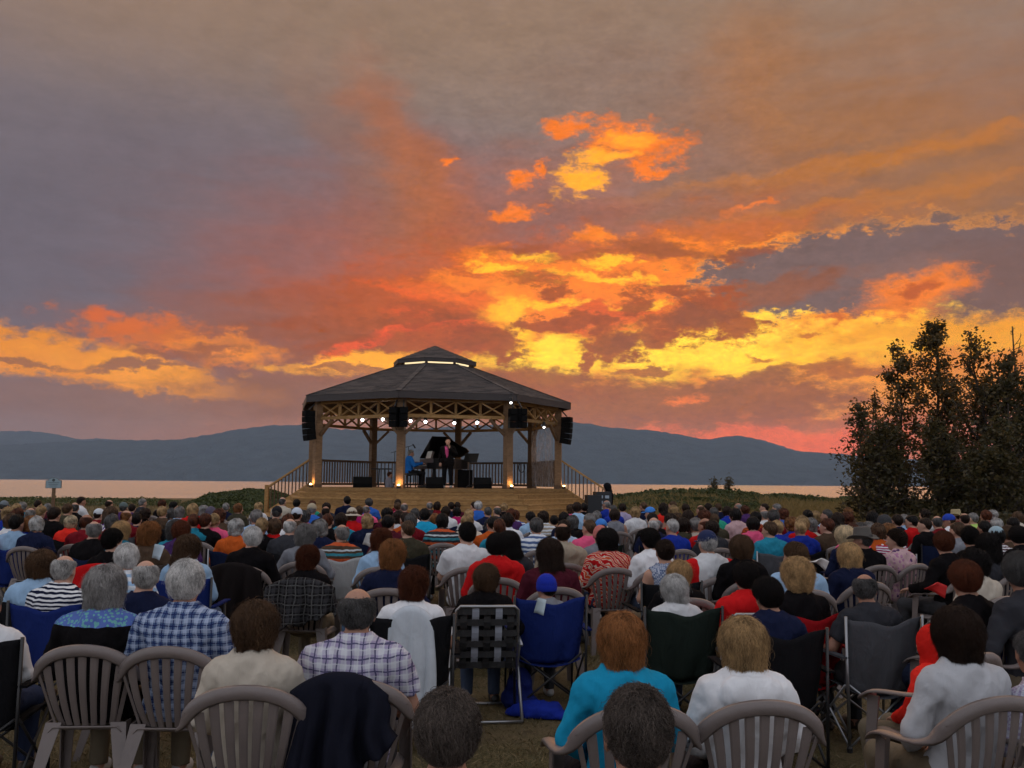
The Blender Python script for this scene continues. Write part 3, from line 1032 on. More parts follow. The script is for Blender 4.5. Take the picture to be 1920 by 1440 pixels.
def stage_gear():
    p = gp(-1, GR, 0) + GC
    speaker_column('black speaker column hanging at the left corner of the bandstand', at(579, 770, 29.9), 5, 0.30, 0.19, 0.32, 0.05, R(-52))
    speaker_column('black speaker column hanging at the right corner of the bandstand', at(1063, 782, 32.0), 5, 0.28, 0.185, 0.32, 0.05, R(66))
    for px, py, lab, rz in ((740, 763, 'left one of the two black speaker boxes on the front left post', -0.35), (757, 763, 'right one of the two black speaker boxes on the front left post', 0.15),
                            (962, 766, 'left one of the two black speaker boxes on the front right post', 0.25), (978, 766, 'right one of the two black speaker boxes on the front right post', 0.75)):
        y = 28.25 if px < 800 else 29.0
        speaker_column(lab, at(px, py, y), 3, 0.25, 0.205, 0.26, 0.03, rz)
    # stage lamps under the front beam: lit
    bulb = mat('lamp_white', (1, 1, 1), emit=(1.0, 0.97, 0.92), estr=7.0)
    names = ['first', 'second', 'third', 'fourth', 'fifth', 'sixth', 'seventh', 'eighth']
    for i, (px, py, y) in enumerate(((680, 786, 30.6), (718, 785, 30.6), (770, 788, 30.6), (798, 789.5, 30.6), (852, 792, 30.6), (895, 791, 30.6), (958, 754, 28.7), (1020, 800, 31.2))):
        q = at(px, py, y)
        if i < 6:
            lab = names[i] + ' white stage lamp from the left under the front beam'
        else:
            lab = ('small white lamp under the eave at the front right post', 'small white lamp hanging beside the clear plastic sheet')[i - 6]
        t = thing('stage_lamp', lab, 'stage lamp', q, 0, 'lit stage lamps')
        MB().lathe([(0.03, 0.16), (0.055, 0.14), (0.06, 0.03), (0.07, 0.0), (0.066, 0.0)], (0, 0, 0), 12).build('housing', M_BLACK, t)
        s = 0.055 if i < 6 else 0.038
        MB().lathe([(0.001, -s), (s * 0.7, -s * 0.7), (s, 0.0), (s * 0.7, s * 0.7), (0.001, s)], (0, -0.03, -0.02), 12).build('bulb', bulb, t, smooth=True)
        MB().beam((0, 0.02, 0.15), (0, 0.02, 0.30), 0.02, 0.02).build('yoke', M_BLACK, t)
        if i in (1, 3, 5):
            li = bpy.data.lights.new('stage_lamp_light', 'POINT')
            li.energy = 12
            li.color = (1.0, 0.9, 0.78)
            li.shadow_soft_size = 0.06
            lo = bpy.data.objects.new('stage_lamp_light', li)
            COL.objects.link(lo)
            lo.location = (0, -0.02, -0.16)
            lo.parent = t
    # uplights at the foot of the posts
    flame = mat('uplight_amber', (1, 0.7, 0.3), emit=(1.0, 0.62, 0.22), estr=14.0)
    for px, py, y, k, lab in ((589, 906, 31.2, -1, 'amber uplight at the foot of the left bandstand post'), (749, 909, 28.45, 0, 'amber uplight at the foot of the front left post'),
                              (956, 910, 29.2, 1, 'amber uplight at the foot of the front right post'), (1054, 909, 31.9, 2, 'amber uplight at the foot of the right bandstand post')):
        q = gp(k, GR + 0.20, ZD) + GC
        t = thing('uplight', lab, 'lamp', q, 0, 'amber uplights on the stage')
        MB().lathe([(0.06, 0.0), (0.065, 0.05), (0.05, 0.085), (0.045, 0.085)], (0, 0, 0), 12).build('housing', M_BLACK, t)
        MB().lathe([(0.001, 0.075), (0.04, 0.085), (0.042, 0.115), (0.001, 0.13)], (0, 0, 0.002), 12).build('lens', flame, t, smooth=True)
        li = bpy.data.lights.new('uplight_light', 'POINT')
        li.energy = 3.2
        li.color = (1.0, 0.5, 0.16)
        li.shadow_soft_size = 0.04
        lo = bpy.data.objects.new('uplight_light', li)
        COL.objects.link(lo)
        lo.location = (0, 0, 0.19)
        lo.parent = t
    # floor monitors
    for px, y, w, lab in ((680, 31.0, 0.62, 'black wedge monitor at the left of the stage floor'), (815, 29.7, 0.55, 'black wedge monitor in front of the piano'), (905, 30.2, 0.55, 'black wedge monitor at the right of the stage floor')):
        q = at(px, 900, y)
        t = thing('floor_monitor', lab, 'monitor', (q.x, y, ZD), R(180) + 0.15, 'stage floor monitors')
        mb = MB()
        x = w / 2
        prof = [(-0.2, 0), (0.2, 0), (0.2, 0.12), (-0.02, 0.36), (-0.2, 0.32)]
        mb.add([(-x, a, b) for a, b in prof] + [(x, a, b) for a, b in prof], [(4, 3, 2, 1, 0), (5, 6, 7, 8, 9)] + [(i, (i + 1) % 5, 5 + (i + 1) % 5, 5 + i) for i in range(5)])
        mb.build('cabinet', M_CAB, t)
        MB().add([(-x * .85, 0.19, 0.135), (x * .85, 0.19, 0.135), (x * .85, 0.0, 0.345), (-x * .85, 0.0, 0.345)], [(0, 1, 2, 3)]).build('grille', MATS['speaker_grille'], t, (0, 0.008, 0.008))
    # grand piano, lid open
    lac = mat('black_lacquer', (0.006, 0.006, 0.007), 0.3, spec=0.3)
    q = at(800, 900, 32.6)
    t = thing('grand_piano', 'black grand piano with raised lid at centre stage', 'piano', (q.x - 0.02, 32.6, ZD), R(25))
    t.scale = (0.86, 0.95, 1.0)
    # outline: keyboard at -x, tail toward +x, straight bass side at the back (+y)
    ol = [(0, -0.74), (0, 0.74), (0.5, 0.74), (1.2, 0.70), (1.75, 0.62), (1.98, 0.42), (1.98, 0.18), (1.80, 0.0), (1.45, -0.18), (1.10, -0.42), (0.8, -0.66), (0.55, -0.74)]
    ol = ol[::-1]
    MB().prism(ol, 0.66, 1.0).build('case', lac, t)
    MB().box((-0.13, 0, 0.70), (0.26, 1.48, 0.10)).build('key_bed', lac, t)
    MB().box((-0.17, 0, 0.757), (0.14, 1.24, 0.016)).build('keyboard', mat('piano_keys', (0.75, 0.74, 0.7), 0.3), t)
    for sy in (-1, 1):
        MB().box((-0.13, sy * 0.70, 0.80), (0.26, 0.08, 0.12)).build('cheek_block', lac, t)
    md = MB().box((0, 0, 0.13), (0.02, 0.8, 0.26)).build('music_desk', lac, t, (0.1, 0, 1.0))
    md.rotation_euler = (0, R(18), 0)
    MB().box((-0.015, 0.05, 0.15), (0.006, 0.5, 0.26)).build('sheet_music', mat('paper_white', (0.78, 0.78, 0.76), 0.7), md)
    # lid hinged along the straight side, leaning up
    mb = MB()
    ang = R(29)
    lid = []
    for x, yv in ol:
        s_ = 0.76 - yv
        lid.append(Vector((x, 0.76 - s_ * math.cos(ang), 1.02 + s_ * math.sin(ang))))
    nrm = Vector((0, math.sin(ang), math.cos(ang))) * 0.025
    n_ = len(lid)
    mb.add(lid + [v + nrm for v in lid], [tuple(range(n_ - 1, -1, -1)), tuple(range(n_, 2 * n_))] + [(i, (i + 1) % n_, n_ + (i + 1) % n_, n_ + i) for i in range(n_)])
    mb.build('lid', lac, t)
    MB().beam((0.9, -0.5, 1.0), (0.9, -0.3, 1.58), 0.02, 0.03).build('lid_prop', lac, t)
    for lx, ly in ((0.1, -0.6), (0.1, 0.6), (1.6, 0.3)):
        MB().tube([(lx, ly, 0.66), (lx, ly, 0.5), (lx, ly, 0.1), (lx, ly, 0.03)], [0.075, 0.06, 0.042, 0.045], 10).build('leg', lac, t)
    MB().box((0.35, 0, 0.30), (0.12, 0.2, 0.55), taper=0.8).build('pedal_lyre', lac, t)
    # piano stool
    q = at(768, 900, 32.5)
    t = thing('piano_bench', 'black piano bench under the pianist', 'bench', (q.x, 32.3, ZD), R(25))
    MB().box((0, 0, 0.46), (0.36, 0.62, 0.07)).build('seat', lac, t)
    for sx in (-1, 1):
        for sy in (-1, 1):
            MB().tube([(sx * 0.14, sy * 0.26, 0.425), (sx * 0.15, sy * 0.27, 0.0)], [0.025, 0.02], 8).build('leg', lac, t)
    # music stand
    q = at(880, 900, 31.6)
    t = thing('music_stand', 'black music stand beside the singer', 'music stand', (q.x, 31.6, ZD))
    MB().tube([(0, 0, 0.05), (0, 0, 1.0)], 0.014, 8).build('pole', M_BLACK, t)
    for k in range(3):
        a = k * 2.094
        MB().tube([(0, 0, 0.12), (math.cos(a) * 0.27, math.sin(a) * 0.27, 0.01)], 0.012, 6).build('leg', M_BLACK, t)
    d = MB().box((0, 0, 0.15), (0.5, 0.02, 0.34)).build('desk', M_BLACK, t, (0.02, 0.0, 0.9))
    d.rotation_euler = (R(-32), 0, R(-22))
    # second stand lower behind the singer's hip
    q = at(866, 900, 31.9)
    t = thing('equipment_box', 'low black box standing behind the singer', 'box', (q.x + 0.1, 32.2, ZD))
    MB().box((0, 0, 0.32), (0.5, 0.4, 0.6)).build('body', M_CAB, t)
    MB().box((0, -0.205, 0.40), (0.4, 0.012, 0.3)).build('front_panel', MATS['speaker_grille'], t)
    # microphone stands
    for px, tip, lab, y in ((739, (0.0, 848), 'microphone stand with boom behind the front left post', 32.9), (765, (0.0, 838), 'microphone boom over the pianist', 33.4)):
        q = at(px, 900, y)
        t = thing('microphone_stand', lab, 'microphone stand', (q.x, y, ZD))
        ztop = at(px, tip[1], y).z - ZD
        MB().tube([(0, 0, 0.02), (0, 0, ztop)], 0.012, 6).build('pole', M_BLACK, t)
        MB().tube([(-0.13, 0, ztop - 0.02), (0.17, -0.02, ztop + 0.06)], 0.010, 6).build('boom', M_BLACK, t)
        MB().tube([(0.15, -0.02, ztop + 0.10), (0.24, -0.02, ztop - 0.04)], [0.022, 0.03], 8).build('microphone', M_BLACK, t)
        MB().lathe([(0.14, 0.0), (0.14, 0.02), (0.02, 0.035)], (0, 0, 0), 12).build('base', M_BLACK, t)
    # keyboard stand left (low dark bench seen behind the rail)
    q = at(716, 900, 34.2)
    t = thing('keyboard_stand', 'low dark keyboard stand behind the front left post', 'stand', (q.x, 34.2, ZD))
    MB().box((0, 0, 0.66), (0.75, 0.3, 0.045)).build('top', M_BLACK, t)
    for sx in (-1, 1):
        MB().beam((sx * 0.1, 0, 0.64), (sx * 0.13, 0, 0.0), 0.035, 0.05).build('leg', M_BLACK, t)
    # clear plastic sheet hung on the right side
    pm = bpy.data.materials.new('clear_plastic')
    pm.use_nodes = True
    nt = pm.node_tree
    n = NB(nt)
    b = nt.nodes['Principled BSDF']
    b.inputs['Base Color'].default_value = (0.62, 0.6, 0.62, 1)
    b.inputs['Roughness'].default_value = 0.3
    tcx = nt.nodes.new('ShaderNodeTexCoord').outputs['Object']
    al = n.noise(n.vmath('MULTIPLY', tcx, (3.0, 3.0, 1.0)), 3.0, 5, 0.7, 0.5)
    n.put(b.inputs['Alpha'], n.smooth(al, 0.35, 0.75, 0.18, 0.75))
    a, c = gp(2, GR - 0.1, 0), gp(3, GR - 0.1, 0)
    NX, NZ = 40, 40
    u = np.linspace(0.08, 0.92, NX)
    v = np.linspace(0.03, 1, NZ)
    U, Vv = np.meshgrid(u, v)
    X = a.x + (c.x - a.x) * U
    Yv = a.y + (c.y - a.y) * U
    off = 0.10 * fbm(U * 14, Vv * 2.5, 3.0, 4) * (1.15 - Vv)
    nr = ((a + c) / 2).normalized()
    V3 = np.stack([X + nr.x * off, Yv + nr.y * off, ZD + Vv * 2.15], -1).reshape(-1, 3)
    i = np.arange(NX * NZ).reshape(NZ, NX)
    F = np.stack([i[:-1, :-1].ravel(), i[:-1, 1:].ravel(), i[1:, 1:].ravel(), i[1:, :-1].ravel()], 1)
    o = obj('plastic_sheet', np_mesh('plastic_sheet', V3, F, pm), None, GC)
    tag(o, 'wrinkled clear plastic sheet hanging at the right side of the stage', 'plastic sheet')
    # coil of cable on the back rail
    q = gp(3, GR - 0.05, ZD + 0.78) + GC + Vector((-0.35, -0.12, 0))
    mb = MB()
    for k in range(3):
        mb.tube([(0.11 * math.cos(a_) + 0.006 * k, 0.02 * k, 0.19 * math.sin(a_)) for a_ in np.linspace(0, 2 * math.pi, 21)], 0.014, 6, cap=False)
    tag(mb.build('cable_coil', M_BLACK, None, q), 'black cable coil hung on the back railing', 'cable')
    # cases beside the right stair
    for px, py, y, s, lab in ((1112, 938, 29.6, (0.45, 0.4, 0.5), 'small dark equipment case at the foot of the right stair'), (1129, 932, 29.9, (0.5, 0.4, 0.85), 'dark equipment rack with pale panels beside the right stair')):
        q = at(px, py, y)
        t = thing('equipment_case', lab, 'equipment case', (q.x, y, 0), 0.2)
        zt = at(px, py - 10, y).z
        MB().box((0, 0, zt / 2), (s[0], s[1], zt)).build('body', mat('case_navy', (0.012, 0.014, 0.02), 0.5), t)
        if s[2] > 0.6:
            for r_ in range(3):
                for c_ in range(2):
                    MB().box((-0.1 + c_ * 0.2, -s[1] / 2 - 0.005, zt - 0.16 - r_ * 0.17), (0.13, 0.012, 0.09)).build('panel', mat('panel_blue', (0.35, 0.42, 0.52), 0.4), t)
    # information sign on the lawn at the left
    q = at(101, 906, 34.0)
    t = thing('information_sign', 'pale blue sign with arched top on a dark post by the lake', 'sign', (q.x, 34.0, 0))
    zc = q.z
    MB().box((0, 0.03, (zc + 0.1) / 2), (0.11, 0.06, zc + 0.1)).build('post', W_DARK, t)
    pan = [(-0.29, -0.18), (0.29, -0.18), (0.29, 0.10)] + [(0.2 * math.cos(a_), 0.10 + 0.10 * math.sin(a_)) for a_ in np.linspace(0.05, math.pi - 0.05, 10)] + [(-0.29, 0.10)]
    n_ = len(pan)

    def plate(nm, sc, y0, y1, mt, par):
        mb = MB()
        mb.add([(x * sc, y0, zc + z_ * sc) for x, z_ in pan] + [(x * sc, y1, zc + z_ * sc) for x, z_ in pan],
               [tuple(range(n_)), tuple(range(2 * n_ - 1, n_ - 1, -1))] + [(i, n_ + i, n_ + (i + 1) % n_, (i + 1) % n_) for i in range(n_)])
        return mb.build(nm, mt, par)
    plate('sign_frame', 1.0, -0.02, 0.0, mat('sign_grey', (0.10, 0.12, 0.13), 0.5), t)
    plate('sign_panel', 0.92, -0.028, -0.021, mat('sign_blue', (0.26, 0.36, 0.42), 0.5), t)
    MB().lathe([(0.001, 0), (0.055, 0), (0.055, 0.006), (0.001, 0.006)], (0, 0, 0), 14).build('emblem', mat('sign_dark', (0.05, 0.07, 0.08), 0.5), t, (0, -0.029, zc + 0.11)).rotation_euler = (R(90), 0, 0)
    for k in range(3):
        MB().box((0, -0.031, zc + 0.02 - k * 0.06), (0.40 - 0.06 * k, 0.004, 0.014)).build('text_line', MATS['sign_dark'], t)


stage_gear()
# ------------------------------------------------------------------ signed-distance modelling of figures
def s_ell(P, c, r):
    x, y, z = (P[0] - c[0]) / r[0], (P[1] - c[1]) / r[1], (P[2] - c[2]) / r[2]
    k0 = np.sqrt(x * x + y * y + z * z) + 1e-9
    k1 = np.sqrt((x / r[0]) ** 2 + (y / r[1]) ** 2 + (z / r[2]) ** 2) + 1e-9
    return k0 * (k0 - 1) / k1


def s_cone(P, a, b, ra, rb):
    bx, by, bz = b[0] - a[0], b[1] - a[1], b[2] - a[2]
    px, py, pz = P[0] - a[0], P[1] - a[1], P[2] - a[2]
    t = np.clip((px * bx + py * by + pz * bz) / (bx * bx + by * by + bz * bz), 0, 1)
    return np.sqrt((px - bx * t) ** 2 + (py - by * t) ** 2 + (pz - bz * t) ** 2) - (ra + (rb - ra) * t)


def smin(a, b, k):
    h = np.clip(0.5 + 0.5 * (b - a) / k, 0, 1)
    return b + (a - b) * h - k * h * (1 - h)


def smax(a, b, k):
    return -smin(-a, -b, k)


def surface_nets(f, xs, ys, zs):
    """dual mesh of f = 0 on a rectilinear grid; returns vertices and quads"""
    P = np.meshgrid(xs, ys, zs, indexing='ij')
    P = [p.astype(np.float32) for p in P]
    D = f(P).astype(np.float32)
    s = D < 0
    c = s[:-1, :-1, :-1].astype(np.int8)
    tot = np.zeros_like(c)
    for i in (0, 1):
        for j in (0, 1):
            for k in (0, 1):
                tot += s[i:s.shape[0] - 1 + i, j:s.shape[1] - 1 + j, k:s.shape[2] - 1 + k]
    act = (tot > 0) & (tot < 8)
    I, J, K = np.nonzero(act)
    acc = np.zeros((len(I), 3))
    cnt = np.zeros(len(I))
    corners = [(i, j, k) for i in (0, 1) for j in (0, 1) for k in (0, 1)]
    G = (xs, ys, zs)
    for a in corners:
        for ax in range(3):
            if a[ax] == 1:
                continue
            b = list(a)
            b[ax] = 1
            ia = (I + a[0], J + a[1], K + a[2])
            ib = (I + b[0], J + b[1], K + b[2])
            da, db = D[ia], D[ib]
            m = (da < 0) != (db < 0)
            t = np.where(m, da / np.where(m, da - db, 1), 0)
            pa = np.stack([G[q][ia[q]] for q in range(3)], 1)
            pb = np.stack([G[q][ib[q]] for q in range(3)], 1)
            acc += np.where(m[:, None], pa + (pb - pa) * t[:, None], 0)
            cnt += m
    V = acc / cnt[:, None]
    idx = -np.ones(act.shape, np.int64)
    idx[I, J, K] = np.arange(len(I))
    Q = []
    for ax in range(3):
        sl0 = [slice(None)] * 3
        sl1 = [slice(None)] * 3
        sl0[ax] = slice(0, -1)
        sl1[ax] = slice(1, None)
        A, B = s[tuple(sl0)], s[tuple(sl1)]
        E = np.argwhere(A != B)
        o = [q for q in range(3) if q != ax]
        ok = (E[:, o[0]] > 0) & (E[:, o[1]] > 0) & (E[:, o[0]] < s.shape[o[0]] - 1) & (E[:, o[1]] < s.shape[o[1]] - 1)
        E = E[ok]
        ins = A[tuple(E.T)]

        def g(d0, d1):
            e = E.copy()
            e[:, o[0]] -= d0
            e[:, o[1]] -= d1
            return idx[tuple(e.T)]
        q = np.stack([g(1, 1), g(0, 1), g(0, 0), g(1, 0)], 1)
        flip = ~ins if ax != 1 else ins
        q[flip] = q[flip][:, ::-1]
        Q.append(q)
    Q = np.concatenate(Q)
    Q = Q[(Q >= 0).all(1)]
    return V, Q


def grid(lo, hi, step):
    return np.arange(lo, hi + step, step)


HEAD0 = np.array([0.0, -0.028, 1.070])                  # head pivot of the seated figure


def to_head(P, h):
    """points into the head's own frame (origin at the top of the neck, +Y the way the face looks)"""
    pv, yaw, nod, roll = h
    x, y, z = P[0] - pv[0], P[1] - pv[1], P[2] - pv[2]
    c, s = math.cos(-yaw), math.sin(-yaw)
    x, y = x * c - y * s, x * s + y * c
    c, s = math.cos(-roll), math.sin(-roll)
    x, z = x * c + z * s, -x * s + z * c
    c, s = math.cos(-nod), math.sin(-nod)
    y, z = y * c - z * s, y * s + z * c
    return [x, y, z]


def head_sdf(H):
    d = s_ell(H, (0, -0.012, 0.128), (0.077, 0.097, 0.098))
    d = smin(d, s_ell(H, (0, 0.028, 0.072), (0.058, 0.066, 0.078)), 0.035)
    d = smin(d, s_ell(H, (0, 0.068, 0.018), (0.028, 0.026, 0.024)), 0.025)       # chin
    d = smin(d, s_cone(H, (0, 0.088, 0.115), (0, 0.112, 0.075), 0.009, 0.015), 0.012)   # nose
    d = smin(d, s_ell(H, (0, 0.078, 0.135), (0.05, 0.016, 0.012)), 0.012)         # brow
    for sx in (-1, 1):
        d = smax(d, -s_ell(H, (sx * 0.031, 0.094, 0.112), (0.017, 0.013, 0.011)), 0.01)   # eye sockets
        d = smin(d, s_ell(H, (sx * 0.031, 0.079, 0.112), (0.013, 0.012, 0.011)), 0.003)
        e = s_ell(H, (sx * 0.082, -0.008, 0.098), (0.011, 0.024, 0.034))
        e = smax(e, -s_ell(H, (sx * 0.094, 0.004, 0.100), (0.009, 0.012, 0.018)), 0.006)
        d = smin(d, e, 0.008)
    d = smin(d, s_ell(H, (0, 0.090, 0.048), (0.026, 0.012, 0.008)), 0.006)        # lips
    return d


def pose(w=1.0, sh=0.19, heavy=1.0, yaw=0.0, nod=-0.05, lean=0.0, arms='lap', kind='seat', roll=0.0):
    """joint positions for one figure"""
    p = dict(w=w, heavy=heavy)
    if kind == 'seat':
        L = lean
        p['pel'] = (0, -0.03, 0.53)
        p['waist'] = (0, -0.055 + L * 0.3, 0.70)
        p['chest'] = (0, -0.075 + L * 0.75, 0.885)
        p['neck0'] = (0, -0.07 + L, 1.02)
        p['head'] = (HEAD0 + np.array([0, L * 1.15, 0]), yaw, nod, roll)
        p['sh'] = [(s * sh, -0.065 + L * 0.95, 0.952) for s in (-1, 1)]
        if arms == 'lap':
            p['el'] = [(s * (sh + 0.075 * heavy), -0.03 + L * 0.5, 0.735) for s in (-1, 1)]
            p['wr'] = [(s * 0.10, 0.21, 0.615) for s in (-1, 1)]
            p['hd'] = [(-s * 0.55, 0.75, -0.25) for s in (-1, 1)]
        elif arms == 'fold':
            p['el'] = [(s * (sh + 0.055 * heavy), 0.05 + L * 0.5, 0.745) for s in (-1, 1)]
            p['wr'] = [(-s * 0.05, 0.19, 0.77 + 0.02 * s) for s in (-1, 1)]
            p['hd'] = [(-s * 0.9, 0.1, 0.1) for s in (-1, 1)]
        elif arms == 'rest':
            p['el'] = [(s * (sh + 0.12 * heavy), -0.02 + L * 0.5, 0.74) for s in (-1, 1)]
            p['wr'] = [(s * 0.28, 0.21, 0.70) for s in (-1, 1)]
            p['hd'] = [(0.0, 0.95, -0.2) for s in (-1, 1)]
        elif arms == 'play':
            p['el'] = [(s * (sh + 0.06), 0.06, 0.76) for s in (-1, 1)]
            p['wr'] = [(s * 0.16, 0.38, 0.84) for s in (-1, 1)]
            p['hd'] = [(-s * 0.1, 0.95, -0.15) for s in (-1, 1)]
        p['hip'] = [(s * 0.10, -0.01, 0.515) for s in (-1, 1)]
        p['kn'] = [(s * 0.13, 0.43, 0.50) for s in (-1, 1)]
        p['an'] = [(s * 0.125, 0.40, 0.09) for s in (-1, 1)]
    else:
        p['pel'] = (0, 0.0, 0.93)
        p['waist'] = (0, 0.0, 1.10)
        p['chest'] = (0, -0.01, 1.285)
        p['neck0'] = (0, -0.02, 1.43)
        p['head'] = (np.array([0, 0.01, 1.495]), yaw, nod, roll)
        p['sh'] = [(s * sh, -0.015, 1.36) for s in (-1, 1)]
        p['el'] = [(s * (sh + 0.07), -0.04, 1.12) for s in (-1, 1)]
        p['wr'] = [(s * (sh + 0.05), 0.06, 0.88) for s in (-1, 1)]
        p['hd'] = [(0, 0.35, -0.9) for s in (-1, 1)]
        if arms == 'sing':
            p['el'][0] = (-(sh + 0.10), 0.06, 1.17)
            p['wr'][0] = (-0.10, 0.20, 1.36)
            p['hd'][0] = (0.4, 0.2, 0.7)
        if arms == 'hunch':
            for k in (0, 1):
                s = -1 if k == 0 else 1
                p['el'][k] = (s * (sh + 0.04), 0.08, 1.12)
                p['wr'][k] = (s * 0.06, 0.24, 1.12)
                p['hd'][k] = (-s * 0.6, 0.3, 0.2)
        p['hip'] = [(s * 0.095, 0.0, 0.90) for s in (-1, 1)]
        p['kn'] = [(s * 0.11, 0.03, 0.49) for s in (-1, 1)]
        p['an'] = [(s * 0.12, -0.03, 0.09) for s in (-1, 1)]
    return p


def torso_sdf(P, p, inf=0.0):
    w, hv = p['w'], p['heavy']
    d = s_ell(P, p['pel'], (0.182 * w * hv + inf, 0.135 * hv + inf, 0.125 + inf))
    d = smin(d, s_ell(P, p['waist'], (0.152 * w * hv + inf, 0.112 * hv + inf, 0.17 + inf)), 0.07)
    d = smin(d, s_ell(P, p['chest'], (0.165 * w * (1 + (hv - 1) * .6) + inf, 0.118 * hv + inf, 0.175 + inf)), 0.07)
    (ax, ay, az), (bx, by, bz) = p['sh']
    d = smin(d, s_cone(P, (ax * 0.82, ay, az), (bx * 0.82, by, bz), 0.060 + inf, 0.060 + inf), 0.06)
    n0 = p['neck0']
    for x_, y_, z_ in p['sh']:
        d = smin(d, s_cone(P, (x_ * 0.16, n0[1], n0[2] - 0.012), (x_ * 0.84, y_, z_ + 0.012), 0.052 + inf, 0.046 + inf), 0.04)
    d = smin(d, s_cone(P, (n0[0], n0[1], n0[2] - 0.02), (n0[0], n0[1] + 0.015, n0[2] + 0.035), 0.085 + inf, 0.056 + inf), 0.05)
    return d


def arm_sdf(P, p, inf=0.0, full=True, k0=0.05):
    d = None
    for s in (0, 1):
        a, e, w_ = p['sh'][s], p['el'][s], p['wr'][s]
        r = p['heavy'] ** 0.5
        q = s_cone(P, a, e, 0.057 * r + inf, 0.044 * r + inf)
        if full:
            q = smin(q, s_cone(P, e, w_, 0.043 * r + inf, 0.029 + inf), 0.02)
        d = q if d is None else np.minimum(d, q)
    return d


def leg_sdf(P, p, inf=0.0):
    d = None
    for s in (0, 1):
        q = s_cone(P, p['hip'][s], p['kn'][s], 0.088 * p['heavy'] ** .7 + inf, 0.060 + inf)
        q = smin(q, s_cone(P, p['kn'][s], p['an'][s], 0.058 + inf, 0.040 + inf), 0.03)
        d = q if d is None else np.minimum(d, q)
    return d


def neck_sdf(P, p):
    n0, hd = p['neck0'], p['head'][0]
    return s_cone(P, (n0[0], n0[1], n0[2]), (hd[0], hd[1] + 0.005, hd[2] + 0.05), 0.062, 0.052)


def hand_mesh(p, s):
    """palm, four fingers and a thumb, curled and relaxed"""
    w_ = np.array(p['wr'][s])
    d = np.array(p['hd'][s])
    d = d / np.linalg.norm(d)
    up = np.array([0, 0, 1.0])
    if abs(d[2]) > 0.8:
        up = np.array([0, 1.0, 0])
    side = np.cross(d, up)
    side /= np.linalg.norm(side)
    nr = np.cross(side, d)
    sg = 1 if s == 1 else -1

    def L(a, b, c):
        return tuple(w_ + d * a + side * b + nr * c)
    segs = []
    for i, (off, ln) in enumerate(((-0.030, 0.062), (-0.010, 0.074), (0.011, 0.070), (0.031, 0.054))):
        b0, b1, b2 = L(0.085, off, 0.004), L(0.085 + ln * 0.5, off * 1.1, -0.006), L(0.085 + ln * 0.8, off * 1.1, -0.032)
        segs += [(b0, b1, 0.0095, 0.0085), (b1, b2, 0.0085, 0.007)]
    th = -sg
    segs += [(L(0.03, th * 0.03, -0.004), L(0.062, th * 0.055, -0.014), 0.013, 0.010), (L(0.062, th * 0.055, -0.014), L(0.09, th * 0.052, -0.03), 0.010, 0.008)]

    def f(P):
        q = s_cone(P, tuple(w_ - d * 0.03), L(0.02, 0, 0), 0.027, 0.026)
        q = smin(q, s_cone(P, L(0.035, -0.020, 0), L(0.078, -0.022, 0), 0.017, 0.015), 0.012)
        q = smin(q, s_cone(P, L(0.035, 0.020, 0), L(0.078, 0.022, 0), 0.017, 0.015), 0.012)
        q = smin(q, s_cone(P, L(0.03, 0, 0), L(0.08, 0, 0), 0.018, 0.015), 0.012)
        for a, b, r0, r1 in segs:
            q = smin(q, s_cone(P, a, b, r0, r1), 0.004)
        return q
    c = w_ + d * 0.07
    return surface_nets(f, *[grid(c[i] - 0.115, c[i] + 0.115, 0.0062) for i in range(3)])


def rect_grid(p, lo, hi, st=0.0145, fine=0.0088):
    hd = p['head'][0]
    xs = np.concatenate([grid(lo[0], -0.115, st), grid(-0.11, 0.11, fine), grid(0.115 + 0.004, hi[0], st)])
    ys = grid(lo[1], hi[1], st * 0.9)
    zc = hd[2] - 0.06
    zs = np.concatenate([grid(lo[2], zc - 0.006, st), grid(zc + 0.003, hi[2], fine)]) if hi[2] > zc else grid(lo[2], hi[2], st)
    return xs, ys, zs


def crease(P, seed, amp):
    """soft folds: a few sharp-edged ridges that run down and across the cloth"""
    ax = np.abs(P[0])
    n1 = vnoise(P[0] * 9 + seed, P[1] * 9, P[2] * 8 + ax * 7)
    n2 = vnoise(P[0] * 20 + seed, P[1] * 20 + 5, P[2] * 15 - ax * 12)
    n3 = vnoise(P[0] * 30 + seed + 7, P[1] * 16, P[2] * 7 + 3)
    r = (0.5 - np.abs(n1)) * 1.1 + (0.45 - np.abs(n2)) * 0.75 + (0.4 - np.abs(n3)) * 0.45
    return -amp * r


